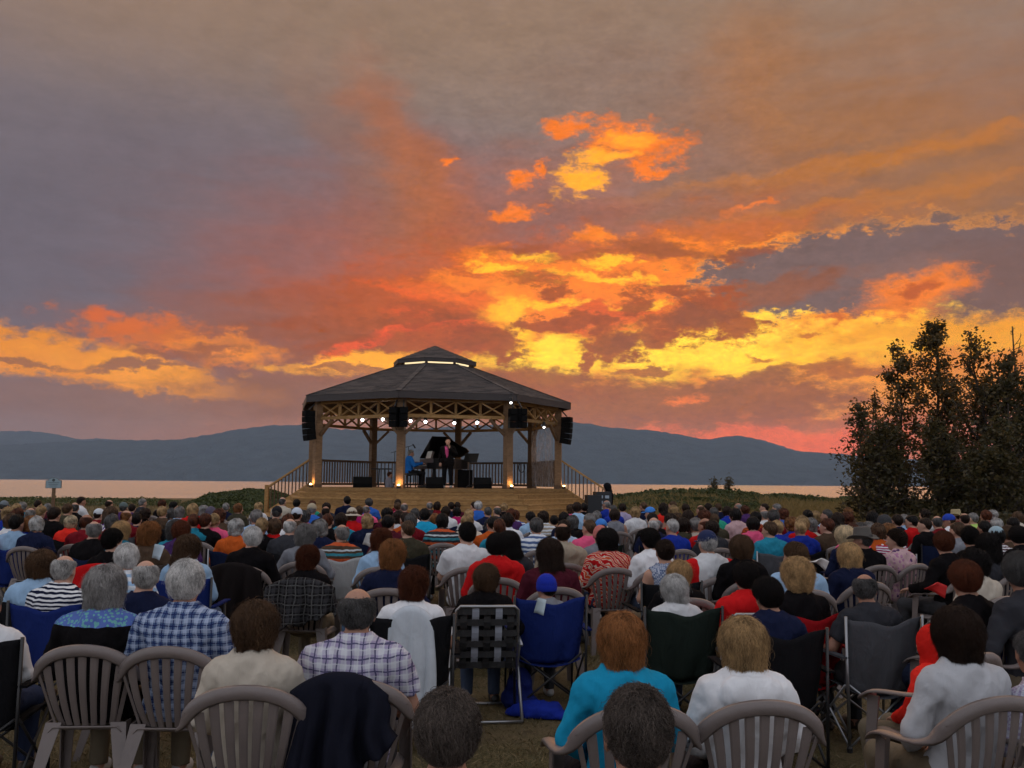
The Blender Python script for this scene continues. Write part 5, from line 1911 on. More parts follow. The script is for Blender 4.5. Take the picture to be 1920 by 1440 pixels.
# px, py of the head's top | depth (0: from the row) | figure | hair | colour | sleeve | colour of top | what is worn | options
CROWD = '''
8 938 0 m bald s long navy|navy jacket|hat=cap,0.16,0.19,0.22
17 950 0 w perm y long royal blue|blue jacket
33 964 13 m full k short light blue|light blue shirt|chair=camp_blue
58 952 0 mt bald g long grey|grey blue top
72 937 22 mt short d long maroon|maroon jacket
90 943 21 m short g long maroon|maroon top
103 949 10.5 h full d long black|black jacket|chair=plastic
128 944 0 w full b long olive|olive jacket
141 942 16 mt bald s long black|black coat
153 931 23 h short d long white|white shirt
134 964 13 w bob p long bright red|bright red jacket
177 977 11.5 mt bald g long black|dark jacket|chair=camp_navy
209 948 9.8 w long b none white|sleeveless purple floral top|pattern=floral
204 937 23 m bald d long brown|brown jacket
186 953 16 m bald d long dark red|dark red top|hat=cap,0.6,0.65,0.7
232 941 17 mt short s long purple|dark purple top|hat=cap,0.11,0.15,0.15
212 992 8.2 wt full k long black|black top|chair=plastic
238 1019 6.9 mt full w short light blue|blue striped polo shirt|pattern=wstripe;chair=plastic
79 1029 7.4 w bob b long light blue|pale blue hooded top|chair=camp_black
122 1041 7.2 h bald w short navy|navy and white striped shirt|pattern=stripe;chair=camp_blue
248 944 20 mt short d long purple|purple top
268 934 24 m short g long dark grey|grey jacket
273 951 15 w perm d long black|black shawl
258 961 14 w full k long navy|navy jacket
305 936 19 w bob r long black|black jacket
326 940 22 w full k long black|black coat
323 952 16 w bob s long dark grey|dark grey coat
338 948 14 w bob g long light blue|pale blue top
362 943 11 hw bob y long red|red shawl
383 946 15 w perm g long red|red jacket
396 949 13.5 m short s long red|red top|hat=knit,0.10,0.09,0.13
424 942 19 m short g long navy|navy jacket
412 951 10.5 hw perm r long brown|dark brown fleece jacket|chair=plastic
447 943 17 w bob a long olive|dark green jacket
486 941 20 w perm y long white|white top
481 955 10.8 mt full g short light blue|pale blue shirt|chair=plastic
280 978 10.4 w perm a long brown|brown top|chair=camp_brown
354 1003 9.0 wt long b long light blue|light blue jacket|chair=camp_blue
474 986 8.2 mt full w long black|black jacket|chair=plastic
274 1050 6.5 mt bald w long navy|navy sweater|chair=plastic
351 1050 5.45 mc full w short denim|blue plaid shirt|pattern=plaid;chair=plastic;hair2=1
518 948 12.5 m bald s long black|black jacket|hat=cap,0.015,0.015,0.02
530 932 24 h bald s long cream|cream shirt
557 935 23 m full k long navy|navy top
557 951 12 m bald d short brown|brown shirt|hat=cap,0.55,0.62,0.72
586 938 23 w full r long green|green top
585 943 13.5 h short g short blue|blue shirt|hat=cap,0.42,0.36,0.26
613 941 21 w perm d long dark grey|grey top
611 949 15 h bald d long dark grey|dark grey shirt
651 930 24.5 m short k long navy|dark navy sweater
692 933 24 mt full s short blue|bright blue shirt
660 951 12.5 hw bob b long red|red sweater|hat=brim,0.50,0.45,0.37
673 948 17 w bob b long magenta|magenta jacket
687 947 18 m bald g long pink|pink top
572 982 8.6 w perm g long grey|light grey sweater|chair=plastic
641 983 11.6 m bald g long brown|striped scarf and shirt|pattern=mstripe;chair=camp_white
579 1022 8.3 w perm r long black|black jacket|chair=plastic
727 950 13 w perm k long maroon|maroon jacket
716 990 8.4 w perm r long light blue|light blue denim top|chair=plastic
735 1013 6.9 w perm a long navy|navy top with pale scarf|chair=plastic
745 935 22 m short d long dark red|dark red top
747 941 20 w full b short pink|hot pink top
729 964 10.5 w full k long maroon|dark maroon jacket|chair=plastic
778 952 14 m short s long white|off white sweater
797 952 11.5 h full k short turquoise|turquoise T-shirt|chair=plastic
806 940 21 m bald g long dark grey|dark grey top
819 940 22 w bob d long dark red|dark red jacket
816 962 15 w full a long brown|brown top
829 961 10.5 hw bob k long dark grey|multicoloured striped poncho|pattern=mstripe;chair=plastic
836 948 16 w bob d long white|white cardigan
845 941 23 m short d long navy|navy shirt
857 941 22 m short d long maroon|maroon shirt
857 950 18 w bob k long magenta|magenta top
881 953 15 w full y long white|white cardigan
897 938 16 h full w long blue|blue shirt
914 950 17 m short s long navy|navy top
889 940 24 m short d long orange|orange brown top
877 962 11 w bob y long cream|cream top
874 980 7.3 m short k short white|white T-shirt|chair=plastic
923 967 10.5 m short k short orange|orange shirt|chair=plastic
945 942 22 w bob y long black|black jacket
950 961 11.5 w bob d short white|white and blue striped top|pattern=wstripe
957 953 16 w long r long purple|dark purple top
931 999 7.4 mh full k long red|red hooded jacket|chair=plastic
957 994 8.0 w long k long dark grey|slate blue jacket
966 955 17 w bob r short blue|blue striped T-shirt|pattern=wstripe
996 958 15 w full k short light blue|pale teal top
1020 956 14 w perm d long beige|beige striped jacket|pattern=wstripe
1006 970 10 h full s short denim|blue and white striped polo shirt|pattern=wstripe;chair=plastic
1039 965 17 w full k long brown|brown top
1056 972 12 w perm d long light blue|pale blue patterned top|pattern=check
1059 959 13 w bob k long navy|navy shawl
1055 981 8.2 mh bald d long beige|beige hooded sweatshirt|chair=plastic
1082 940 20 w full d long light blue|light blue shirt|chair=camp_black
1094 942 18 w full k long black|black top
1105 962 14.5 m short g long black|black jacket with pale collar|chair=camp_black
1117 957 14.5 w bob g long white|white shirt
1137 938 19 m bald g long royal blue|royal blue jacket
1149 946 17 m short s long royal blue|deep blue top
1152 953 13.5 w bob d none grey|grey sleeveless top
1167 943 18 w full d long lavender|lavender cardigan
1127 972 12 m short b long light blue|light blue jacket|hat=cap,0.05,0.22,0.66
1123 984 10.5 w full a long grey|grey patterned jacket|hat=knit,0.50,0.16,0.14
1138 990 8.3 hw lob k long red|red and orange swirled jacket|pattern=swirl;chair=plastic
1030 1010 6.9 hw long d long maroon|maroon cardigan|chair=plastic
1190 949 14 w bob y long white|white hooded jacket|chair=plastic
1206 941 21 m short b long navy|navy shirt
1219 950 15 m short d long grey|grey jacket|hat=cap,0.06,0.25,0.72
1223 960 11 m short k long black|black jacket with lime stripe
1243 942 15 w long d long bright red|red orange top
1262 946 13 w long y none bright red|bright red sleeveless top
1261 940 22 m short b long dark grey|dark grey shirt
1286 944 20 w bob d long brown|brown jacket
1288 955 13 w long d long black|black cardigan
1313 947 18 m bald b long navy|navy fleece
1322 955 16 w perm r long white|white cardigan|chair=camp_grey
1338 951 13.5 m short s short green|green polo shirt
1363 948 16 wt bob d long royal blue|blue fleece
1379 952 11.5 w bob k long pale pink|pale pink sweater|chair=plastic
1384 943 21 m bald g long dark grey|grey shirt
1397 946 18 w bob r long purple|purple jacket
1327 943 22 w full d long maroon|maroon top
1346 944 23 m short b long navy|navy top
1416 957 11.5 m full k short orange|orange plaid shirt|pattern=oplaid
1433 943 22 m short d long olive|olive top
1433 955 15 m bald g long white|white shirt
1449 955 10 mh full s long dark red|dark red jacket|chair=plastic
1221 990 8.0 w full k long white|white blouse|chair=plastic
1246 1010 9.0 w bun d none denim|sleeveless blue checked top|pattern=check;chair=camp_black
1326 993 7.0 h bald w long red|white and red sweatshirt|pattern=panel;hat=cap,0.02,0.03,0.09;chair=plastic
1389 1003 7.4 wh bob b long black|black hooded top with white cord|chair=plastic
1271 1049 7.5 w bob y long black|black top
1266 1076 7.2 w lob w short white|white shirt behind the green chair|chair=camp_green
1456 944 19 m full g long red|red jacket
1468 952 15 w perm r long blue|blue fleece
1503 965 10.5 wh bob y long red|red hooded sweatshirt|chair=plastic
1512 955 12 w bun k long dark red|crimson top
1550 955 14 mt short s short light blue|light blue shirt
1570 960 11 w long d long black|black coat
1590 951 17 w bob a long brown|brown jacket
1588 959 13 w perm r long royal blue|deep blue jacket
1633 957 12 w long k long navy|dark navy coat
1657 964 12 mt short s long maroon|maroon jacket|hat=knit,0.05,0.05,0.055
1680 964 14 w full d long navy|navy jacket
1585 985 9.3 w bob p long navy|navy coat|chair=plastic
1617 988 8.6 m bald s long black|black jacket|hat=fedora,0.12,0.11,0.10;chair=plastic
1664 980 10 mt full a short magenta|magenta striped shirt|pattern=stripe
1680 992 9.3 mt full d long pale pink|purple floral blouse|pattern=pfloral;chair=plastic
1490 1015 6.9 m full b long light blue|light blue sweatshirt|chair=plastic
1591 1018 8.2 hw lob y long navy|navy jacket|chair=plastic
1493 1045 7.0 w perm y long black|black top|chair=camp_red
1398 1053 7.2 mh full k long red|red hooded sweatshirt|chair=lawn_grey
1442 1081 6.2 w full k short navy|navy T-shirt|chair=camp_black
1621 1076 6.8 mr bald s short dark grey|dark grey T-shirt|chair=camp_grey
1694 963 15 m short g long light blue|pale blue shirt
1708 965 14 mt full k long red|red jacket
1733 970 12 mt short d long black|black jacket
1757 967 13 mr bald s long dark red|crimson sweater
1779 963 14 mt short b short white|white shirt|hat=cap,0.02,0.06,0.42
1792 955 16 m short d long dark red|dark red shirt|hat=fedora,0.42,0.34,0.20
1808 962 13.5 mr bald d long brown|brown shirt
1823 961 15 m short g long lime|lime green jacket
1844 975 12 w full k long black|black coat
1868 971 11.5 mr full w long dark grey|dark grey fleece
1868 986 10 w bob k long maroon|maroon striped top|hat=cap,0.32,0.45,0.52;pattern=stripe
1899 969 12.5 mr full k long black|black shirt
1794 978 9.6 mh short b long grey|grey hooded jacket
1818 987 8.8 mr full k long black|black T-shirt with white collar
1769 996 8.0 mr full r long black|black sweater|chair=plastic
1851 1000 8.2 w long k long dark grey|dark grey jacket
1908 985 8.8 mr full k long black|black jacket over white shirt
1889 984 10.5 w full b long brown|brown top
1826 1027 6.8 w bob k long cream|cream jacket|chair=plastic
1808 1049 6.4 wt full r long black|black sweater|chair=plastic
1912 1033 6.2 mr full s long dark grey|grey sweater|chair=plastic
774 1063 6.7 w perm r short white|white T-shirt|chair=camp_black
910 1057 7.5 w bob b long black|black top|chair=lawn_web
1024 1075 7.8 m short d long grey|grey jacket|hat=knit,0.012,0.03,0.38;chair=camp_blue
481 1123 4.5 w bob b long cream|cream turtleneck sweater|chair=plastic
671 1102 4.65 mc bald s short lavender|light plaid shirt|pattern=lplaid;chair=plastic
840 1293 2.75 w full e long black|black top at the bottom edge|chair=plastic
1195 1283 2.5 m short e long navy|dark top at the bottom edge|chair=plastic
1164 1143 4.2 w lob a long turquoise|turquoise cardigan|chair=plastic
1391 1155 4.3 wh lob y long white|white hooded top|chair=plastic
1790 1135 4.4 w lob d long pale grey|white long-sleeved shirt|chair=plastic
200 1059 5.5 hw lob g long black|black cardigan with printed scarf|pattern=yoke;chair=plastic
1746 1168 5.4 m full d long bright red|bright red hood|hat=hood,0.62,0.02,0.015
1934 1180 4.5 mr short s long lavender|purple checked shirt|pattern=check
-22 1100 5.6 m short g long white|white jacket|chair=camp_black
'''


def seat_crowd():
    for ln in CROWD.strip().split('\n'):
        a = ln.split('|')
        t = a[0].split()
        px, py, d = float(t[0]), float(t[1]), float(t[2])
        fig, hair, hc, sl = t[3:7]
        top = TC[' '.join(t[7:])]
        kw = {}
        for o in (a[2].split(';') if len(a) > 2 else []):
            k, v = o.split('=')
            if k == 'hat':
                v = v.split(',')
                kw['hat'] = v[0]
                kw['hatcol'] = tuple(float(x) for x in v[1:])
            elif k in ('pattern', 'chair'):
                kw[k] = v
        if d == 0:
            d = 0.50 * FPX / max(py - horizon(px), 20)
            d = min(d, 22.5)
        elif d > 6.61 and kw.get('chair', 'plastic')[:4] not in ('camp', 'lawn'):
            fo = min(0.50 * FPX / max(py - horizon(px), 20), 24.0)
            d = 0.5 * fo + 0.5 * min(d * 1.25, 24.5)
        if d < 5.2:
            pass
        elif fig == 'm':
            fig = random.choice(['m', 'm2', 'm'] if d < 6 else ['m', 'm2', 'mt', 'm'])
        elif fig == 'w' and sl != 'none':
            fig = random.choice(['w', 'w2', 'w3'] if d < 6 else ['w', 'w2', 'w3', 'wt'])
        if fig in ('mt', 'mr') and px < 1250 and fig == 'mr':
            fig = 'm'
        if sl == 'none' and 'none' not in FIG[fig]:
            fig = 'w'
        if sl not in FIG[fig]:
            sl = 'long'
        rz = None
        if px > 1640 and d < 14 and fig in ('mr', 'mt', 'w', 'wt', 'm'):
            rz = 0.45 + random.uniform(-0.1, 0.15)
        if px in (1790.0,):
            rz = 0.22
        kf = random.uniform(0.85, 1.15)
        jit = tuple(c * kf for c in top)
        if 'chair' not in kw and d > 12:
            kw['chair'] = random.choice(['plastic', 'plastic', 'plastic', 'camp_black', 'camp_navy', 'camp_black', 'camp_grey', 'camp_green'])
        person(px, py, d, fig, hair, hc, sl, jit, a[1], rz=rz, **kw)


seat_crowd()


def fill_rows():
    """the far rows are packed: seat more people wherever a gap is left between the heads"""
    rg = random.Random(77)
    taken = [(r[1], r[2]) for r in PLIST]
    look = [('navy', 'navy jacket'), ('black', 'black jacket'), ('dark grey', 'grey jacket'), ('red', 'red top'), ('white', 'white shirt'), ('maroon', 'maroon top'), ('light blue', 'pale blue shirt'), ('brown', 'brown jacket'),
            ('royal blue', 'deep blue jacket'), ('dark red', 'dark red sweater'), ('cream', 'cream sweater'), ('purple', 'purple top'), ('pink', 'pink top'), ('orange', 'orange top'), ('olive', 'olive jacket'), ('teal', 'teal top')]
    n = 0
    for _ in range(900):
        if n >= 62:
            break
        px = rg.uniform(4, 1910)
        py = rg.uniform(938, 976) + (6 if px > 1500 else 0)
        if any(abs(px - a) < 11 and abs(py - b) < 9 for a, b in taken):
            continue
        fo = 0.50 * FPX / max(py - horizon(px), 20)
        if fo > 23.5 or fo < 11:
            continue
        if 1105 < px and fo > 21:
            continue
        tc, cl = rg.choice(look)
        w = rg.random() < 0.55
        hair = rg.choice(['bob', 'perm', 'full', 'bob', 'perm']) if w else rg.choice(['short', 'short', 'bald', 'full'])
        fig = rg.choice(['w', 'w2', 'w3', 'hw']) if w else rg.choice(['m', 'm2', 'h', 'mt'])
        kf = rg.uniform(0.8, 1.15)
        person(px, py, fo, fig, hair, rg.choice('kddbbrraygggws'), rg.choice(['long', 'short']) if fig not in ('hc',) else 'long', tuple(v * kf for v in TC[tc]), cl,
               chair=rg.choice(['plastic', 'plastic', 'camp_black', 'camp_navy', 'camp_black', 'camp_grey']))
        taken.append((px, py))
        n += 1


fill_rows()


# ------------------------------------------------------------------ chairs
PLAST = mat('resin_taupe', (0.175, 0.145, 0.138), 0.36, var=0.30, vscale=4, bump=0.0015, bscale=60, rvar=0.2)
STEEL = mat('tube_steel', (0.32, 0.33, 0.35), 0.3, metal=0.85, var=0.15)
TUBEK = mat('tube_black', (0.02, 0.02, 0.022), 0.4)
CAMPF = fabric('camp_fabric', fold=0.008)
WEB1 = mat('web_dark', (0.014, 0.014, 0.016), 0.6, bump=0.002, bscale=200)
WEB2 = mat('web_pale', (0.30, 0.33, 0.40), 0.6, bump=0.002, bscale=200)


def sweep(mb, path, wid, th, n=10):
    """flat band with rounded edges along a path; wid along z-ish, th across"""
    mb.tube(path, wid, n, flat=th)


def resin_chair_parts():
    P = {}
    # one moulded rail: arm, rising shoulder, arched top, other arm
    half = [(0.275, 0.25, 0.60), (0.285, 0.18, 0.655), (0.292, 0.02, 0.665), (0.292, -0.10, 0.672), (0.283, -0.19, 0.70), (0.262, -0.255, 0.755), (0.215, -0.292, 0.815), (0.145, -0.312, 0.855), (0.07, -0.322, 0.873)]
    path = half + [(0, -0.325, 0.878)] + [(-x, y, z) for x, y, z in half[::-1]]
    pts = []
    for i in range(len(path) - 1):
        a, b = Vector(path[i]), Vector(path[i + 1])
        for k in range(3):
            pts.append(a.lerp(b, k / 3))
    pts.append(Vector(path[-1]))
    for _ in range(3):
        pts = [pts[0]] + [(pts[i - 1] + pts[i] * 2 + pts[i + 1]) / 4 for i in range(1, len(pts) - 1)] + [pts[-1]]
    # swept C-section: broad face follows the back, rolled edge outward
    V, F = [], []
    m = len(pts)
    prof = [(-0.034, -0.004), (-0.026, 0.010), (0.0, 0.015), (0.026, 0.010), (0.034, -0.004), (0.026, -0.004), (0.0, -0.002), (-0.026, -0.004)]
    for i, p in enumerate(pts):
        t = (pts[min(i + 1, m - 1)] - pts[max(i - 1, 0)]).normalized()
        w = min(abs(p.z - 0.66) / 0.12, 1.0) if p.y < -0.1 else 0.0
        outn = (Vector((p.x * 1.2, p.y - 0.15, 0)).normalized() * w + Vector((0, 0, 1)) * (1 - w))
        outn = (outn - t * outn.dot(t)).normalized()
        sd_ = t.cross(outn).normalized()
        for a, b in prof:
            V.append(p + sd_ * a + outn * b)
    k = len(prof)
    for i in range(m - 1):
        for j in range(k):
            j2 = (j + 1) % k
            F.append((i * k + j, i * k + j2, (i + 1) * k + j2, (i + 1) * k + j))
    F.append(tuple(range(k - 1, -1, -1)))
    F.append(tuple((m - 1) * k + j for j in range(k)))
    P['back_rail'] = [MB().add(V, F)]
    # slats fan up from the seat to the arch
    P['slat'] = []
    NS = 7
    for i in range(NS):
        u = (i - (NS - 1) / 2) / ((NS - 1) / 2)
        xt, xb = u * 0.195, u * 0.132
        zt = 0.862 - 0.075 * u * u
        path = []
        for j in range(9):
            t = j / 8
            x = xb + (xt - xb) * t ** 0.8
            path.append((x, -0.205 - 0.105 * t - 0.02 * math.sin(t * math.pi) + 0.028 * u * u, 0.455 + (zt - 0.455) * t))
        mb = MB()
        V, F = [], []
        for j, (x, y, z) in enumerate(path):
            w = 0.0165 + 0.0065 * (j / 8)
            for a, b in ((-w, 0.0), (-w * .6, -0.006), (w * .6, -0.006), (w, 0.0), (w * .6, 0.003), (-w * .6, 0.003)):
                V.append((x + a, y + b, z))
        for j in range(8):
            for q in range(6):
                q2 = (q + 1) % 6
                F.append((j * 6 + q, j * 6 + q2, (j + 1) * 6 + q2, (j + 1) * 6 + q))
        P['slat'].append(mb.add(V, F))
    # outer edges of the back panel
    for s in (-1, 1):
        mb = MB()
        V, F = [], []
        for j in range(9):
            t = j / 8
            x0, x1 = s * (0.155 + 0.085 * t), s * (0.175 + 0.085 * t)
            y = -0.185 - 0.09 * t
            z = 0.455 + 0.33 * t
            V += [(x0, y - 0.012, z), (x1, y, z), (x1, y + 0.006, z), (x0, y - 0.006, z)]
        for j in range(8):
            for q in range(4):
                q2 = (q + 1) % 4
                F.append((j * 4 + q, j * 4 + q2, (j + 1) * 4 + q2, (j + 1) * 4 + q))
        P.setdefault('back_edge', []).append(mb.add(V, F))
    # seat, dished with a rolled lip
    V, F = [], []
    NU, NV = 15, 13
    for j in range(NV):
        for i in range(NU):
            u, v = i / (NU - 1) * 2 - 1, j / (NV - 1)
            wdt = 0.20 + 0.045 * v
            x = u * wdt
            y = -0.215 + 0.47 * v
            z = 0.435 - 0.02 * (1 - u * u) * math.sin(v * math.pi) + 0.008 * v - 0.035 * max(0, abs(u) - 0.9) / 0.1 - 0.04 * max(0, v - 0.9) / 0.1 + 0.02 * max(0, 0.12 - v) / 0.12
            V.append((x, y, z))
    N = NU * NV
    V += [(x, y, z - 0.012) for x, y, z in V]
    for j in range(NV - 1):
        for i in range(NU - 1):
            q = (j * NU + i, j * NU + i + 1, (j + 1) * NU + i + 1, (j + 1) * NU + i)
            F.append(q)
            F.append(tuple(N + k for k in q[::-1]))
    for i in range(NU - 1):
        F += [(i, N + i, N + i + 1, i + 1), ((NV - 1) * NU + i, (NV - 1) * NU + i + 1, N + (NV - 1) * NU + i + 1, N + (NV - 1) * NU + i)]
    for j in range(NV - 1):
        F += [(j * NU, (j + 1) * NU, N + (j + 1) * NU, N + j * NU), (j * NU + NU - 1, N + j * NU + NU - 1, N + (j + 1) * NU + NU - 1, (j + 1) * NU + NU - 1)]
    P['seat'] = [MB().add(V, F)]
    # legs: tapered angle section
    P['leg'] = []
    for s in (-1, 1):
        for (top, foot, w0, w1) in (((s * 0.215, -0.20, 0.47), (s * 0.275, -0.34, 0.0), 0.085, 0.042), ((s * 0.272, 0.215, 0.625), (s * 0.282, 0.255, 0.0), 0.075, 0.042)):
            V = []
            for (x, y, z), w in ((top, w0), ((np.array(top) * 0.5 + np.array(foot) * 0.5), (w0 + w1) / 2), (foot, w1)):
                sy = -1 if foot[1] < 0 else 1
                th = 0.008
                L = [(0, 0), (-s * w, 0), (-s * w, -sy * th), (-s * th, -sy * th), (-s * th, -sy * w), (0, -sy * w)]
                V += [(x + a, y + b, z) for a, b in L]
            F = []
            for r_ in range(2):
                for q in range(6):
                    q2 = (q + 1) % 6
                    F.append((r_ * 6 + q, r_ * 6 + q2, r_ * 6 + 6 + q2, r_ * 6 + 6 + q))
            F += [(0, 1, 2, 3, 4, 5), (17, 16, 15, 14, 13, 12)]
            P['leg'].append(MB().add(V, F))
    return P


RC = resin_chair_parts()
RCM = {k: [mb.mesh(k, PLAST, k in ('back_rail', 'seat')) for mb in v] for k, v in RC.items()}
_all = MB()
for v_ in RC.values():
    for mb_ in v_:
        _all.add(mb_.v, mb_.f)
RC_FAR = _all.mesh('resin_chair', PLAST)


def resin_chair(loc, rz, s, near, label, grp='resin armchairs'):
    if not near:
        o = tag(obj('resin_chair', RC_FAR, None, loc, rz), label, 'chair', grp)
        o.scale = (s, s, s)
        return o
    t = thing('resin_chair', label, 'chair', loc, rz, grp)
    t.scale = (s, s, s)
    for k, ms in RCM.items():
        for m in ms:
            obj(k, m, t)
    return t


def panel_mesh(name, rows, th=0.006):
    """cloth panel from rows of points (list of lists), with thickness"""
    V, F = [], []
    nr, nc = len(rows), len(rows[0])
    for r_ in rows:
        V += [tuple(p) for p in r_]
    N = len(V)
    V += [(p[0], p[1] + th, p[2] + th * 0.3) for p in V]
    for j in range(nr - 1):
        for i in range(nc - 1):
            q = (j * nc + i, j * nc + i + 1, (j + 1) * nc + i + 1, (j + 1) * nc + i)
            F += [q, tuple(N + k for k in q[::-1])]
    for i in range(nc - 1):
        F += [(i, N + i, N + i + 1, i + 1), ((nr - 1) * nc + i, (nr - 1) * nc + i + 1, N + (nr - 1) * nc + i + 1, N + (nr - 1) * nc + i)]
    for j in range(nr - 1):
        F += [(j * nc, (j + 1) * nc, N + (j + 1) * nc, N + j * nc), (j * nc + nc - 1, N + j * nc + nc - 1, N + (j + 1) * nc + nc - 1, (j + 1) * nc + nc - 1)]
    return MB().add(V, F)


def camp_parts():
    P = {}
    rows = []
    for j in range(15):
        t = j / 14
        z = 0.90 - 0.53 * t
        row_ = []
        for i in range(15):
            u = i / 14 * 2 - 1
            wd = 0.285 - 0.035 * t
            sag = 0.075 * (1 - u * u)
            x = u * wd
            y = -0.215 + 0.10 * t - sag * (0.55 + 0.5 * math.sin(t * 2.4)) + 0.012 * math.sin(9 * u + 5 * t) * t
            zz = z - 0.055 * (1 - u * u) * (1 - t) - 0.012 * math.sin(6 * u + 1.0) * (1 - t)
            row_.append((x, y, zz))
        rows.append(row_)
    P['back_panel'] = panel_mesh('b', rows)
    rows = []
    for j in range(9):
        t = j / 8
        rows.append([((i / 10 * 2 - 1) * (0.25 + 0.03 * t), -0.20 + 0.46 * t, 0.40 + 0.05 * t - 0.06 * (1 - (i / 5 - 1) ** 2)) for i in range(11)])
    P['seat_panel'] = panel_mesh('s', rows)
    return P


CPM = {k: v.mesh(k, None, True) for k, v in camp_parts().items()}
for m_ in CPM.values():
    m_.materials.append(CAMPF)


def camp_tubes():
    L = []
    for s in (-1, 1):
        L.append(('back_pole', [(s * 0.295, -0.215, 0.905), (s * 0.285, -0.20, 0.02)], 0.011))
        L.append(('front_pole', [(s * 0.29, 0.24, 0.64), (s * 0.285, 0.27, 0.02)], 0.010))
        L.append(('cross_pole', [(s * 0.285, -0.20, 0.03), (-s * 0.26, -0.17, 0.44)], 0.009))
        L.append(('cross_pole', [(s * 0.285, 0.27, 0.03), (-s * 0.27, 0.25, 0.44)], 0.009))
        L.append(('side_pole', [(s * 0.285, -0.20, 0.03), (s * 0.285, 0.25, 0.44)], 0.009))
        L.append(('side_pole', [(s * 0.285, 0.27, 0.03), (s * 0.285, -0.17, 0.44)], 0.009))
    return L


CAMPT = {}
for c_, m_ in (('k', TUBEK), ('s', STEEL)):
    CAMPT[c_] = [(nm, MB().tube(p_, r_, 7).mesh(nm, m_, True)) for nm, p_, r_ in camp_tubes()]
ARMS_M = MB().add(*(lambda b: (b.v, b.f))(MB().beam((0.31, -0.22, 0.63), (0.31, 0.26, 0.645), 0.055, 0.014))).mesh('arm_strap', CAMPF)
ARMS_M2 = MB().add(*(lambda b: (b.v, b.f))(MB().beam((-0.31, -0.22, 0.63), (-0.31, 0.26, 0.645), 0.055, 0.014))).mesh('arm_strap', CAMPF)
FOOTM = MB().lathe([(0.019, 0.0), (0.02, 0.03), (0.013, 0.045)], (0, 0, 0), 8).mesh('foot', TUBEK)
CAMPC = {'blue': (0.014, 0.028, 0.15), 'navy': (0.012, 0.018, 0.05), 'black': (0.012, 0.012, 0.014), 'brown': (0.06, 0.048, 0.042), 'white': (0.40, 0.41, 0.42), 'grey': (0.085, 0.088, 0.10), 'green': (0.018, 0.026, 0.022), 'red': (0.30, 0.010, 0.014)}


def camp_chair(loc, rz, s, col, label, far=False):
    t = thing('camping_chair', label, 'chair', loc, rz, 'folding camping chairs')
    t.scale = (s, s, s)
    c = CAMPC[col]
    obj('back_panel', CPM['back_panel'], t, color=c)
    obj('seat_panel', CPM['seat_panel'], t, color=c)
    for nm, me in CAMPT['s' if col in ('grey', 'red', 'white', 'navy') else 'k']:
        obj(nm, me, t)
    k_ = tuple(v * 0.7 for v in c)
    obj('arm_strap', ARMS_M, t, color=k_)
    obj('arm_strap', ARMS_M2, t, color=k_)
    for sx in (-1, 1):
        for y in (-0.20, 0.27):
            obj('foot', FOOTM, t, (sx * 0.285, y, 0.0))
    return t


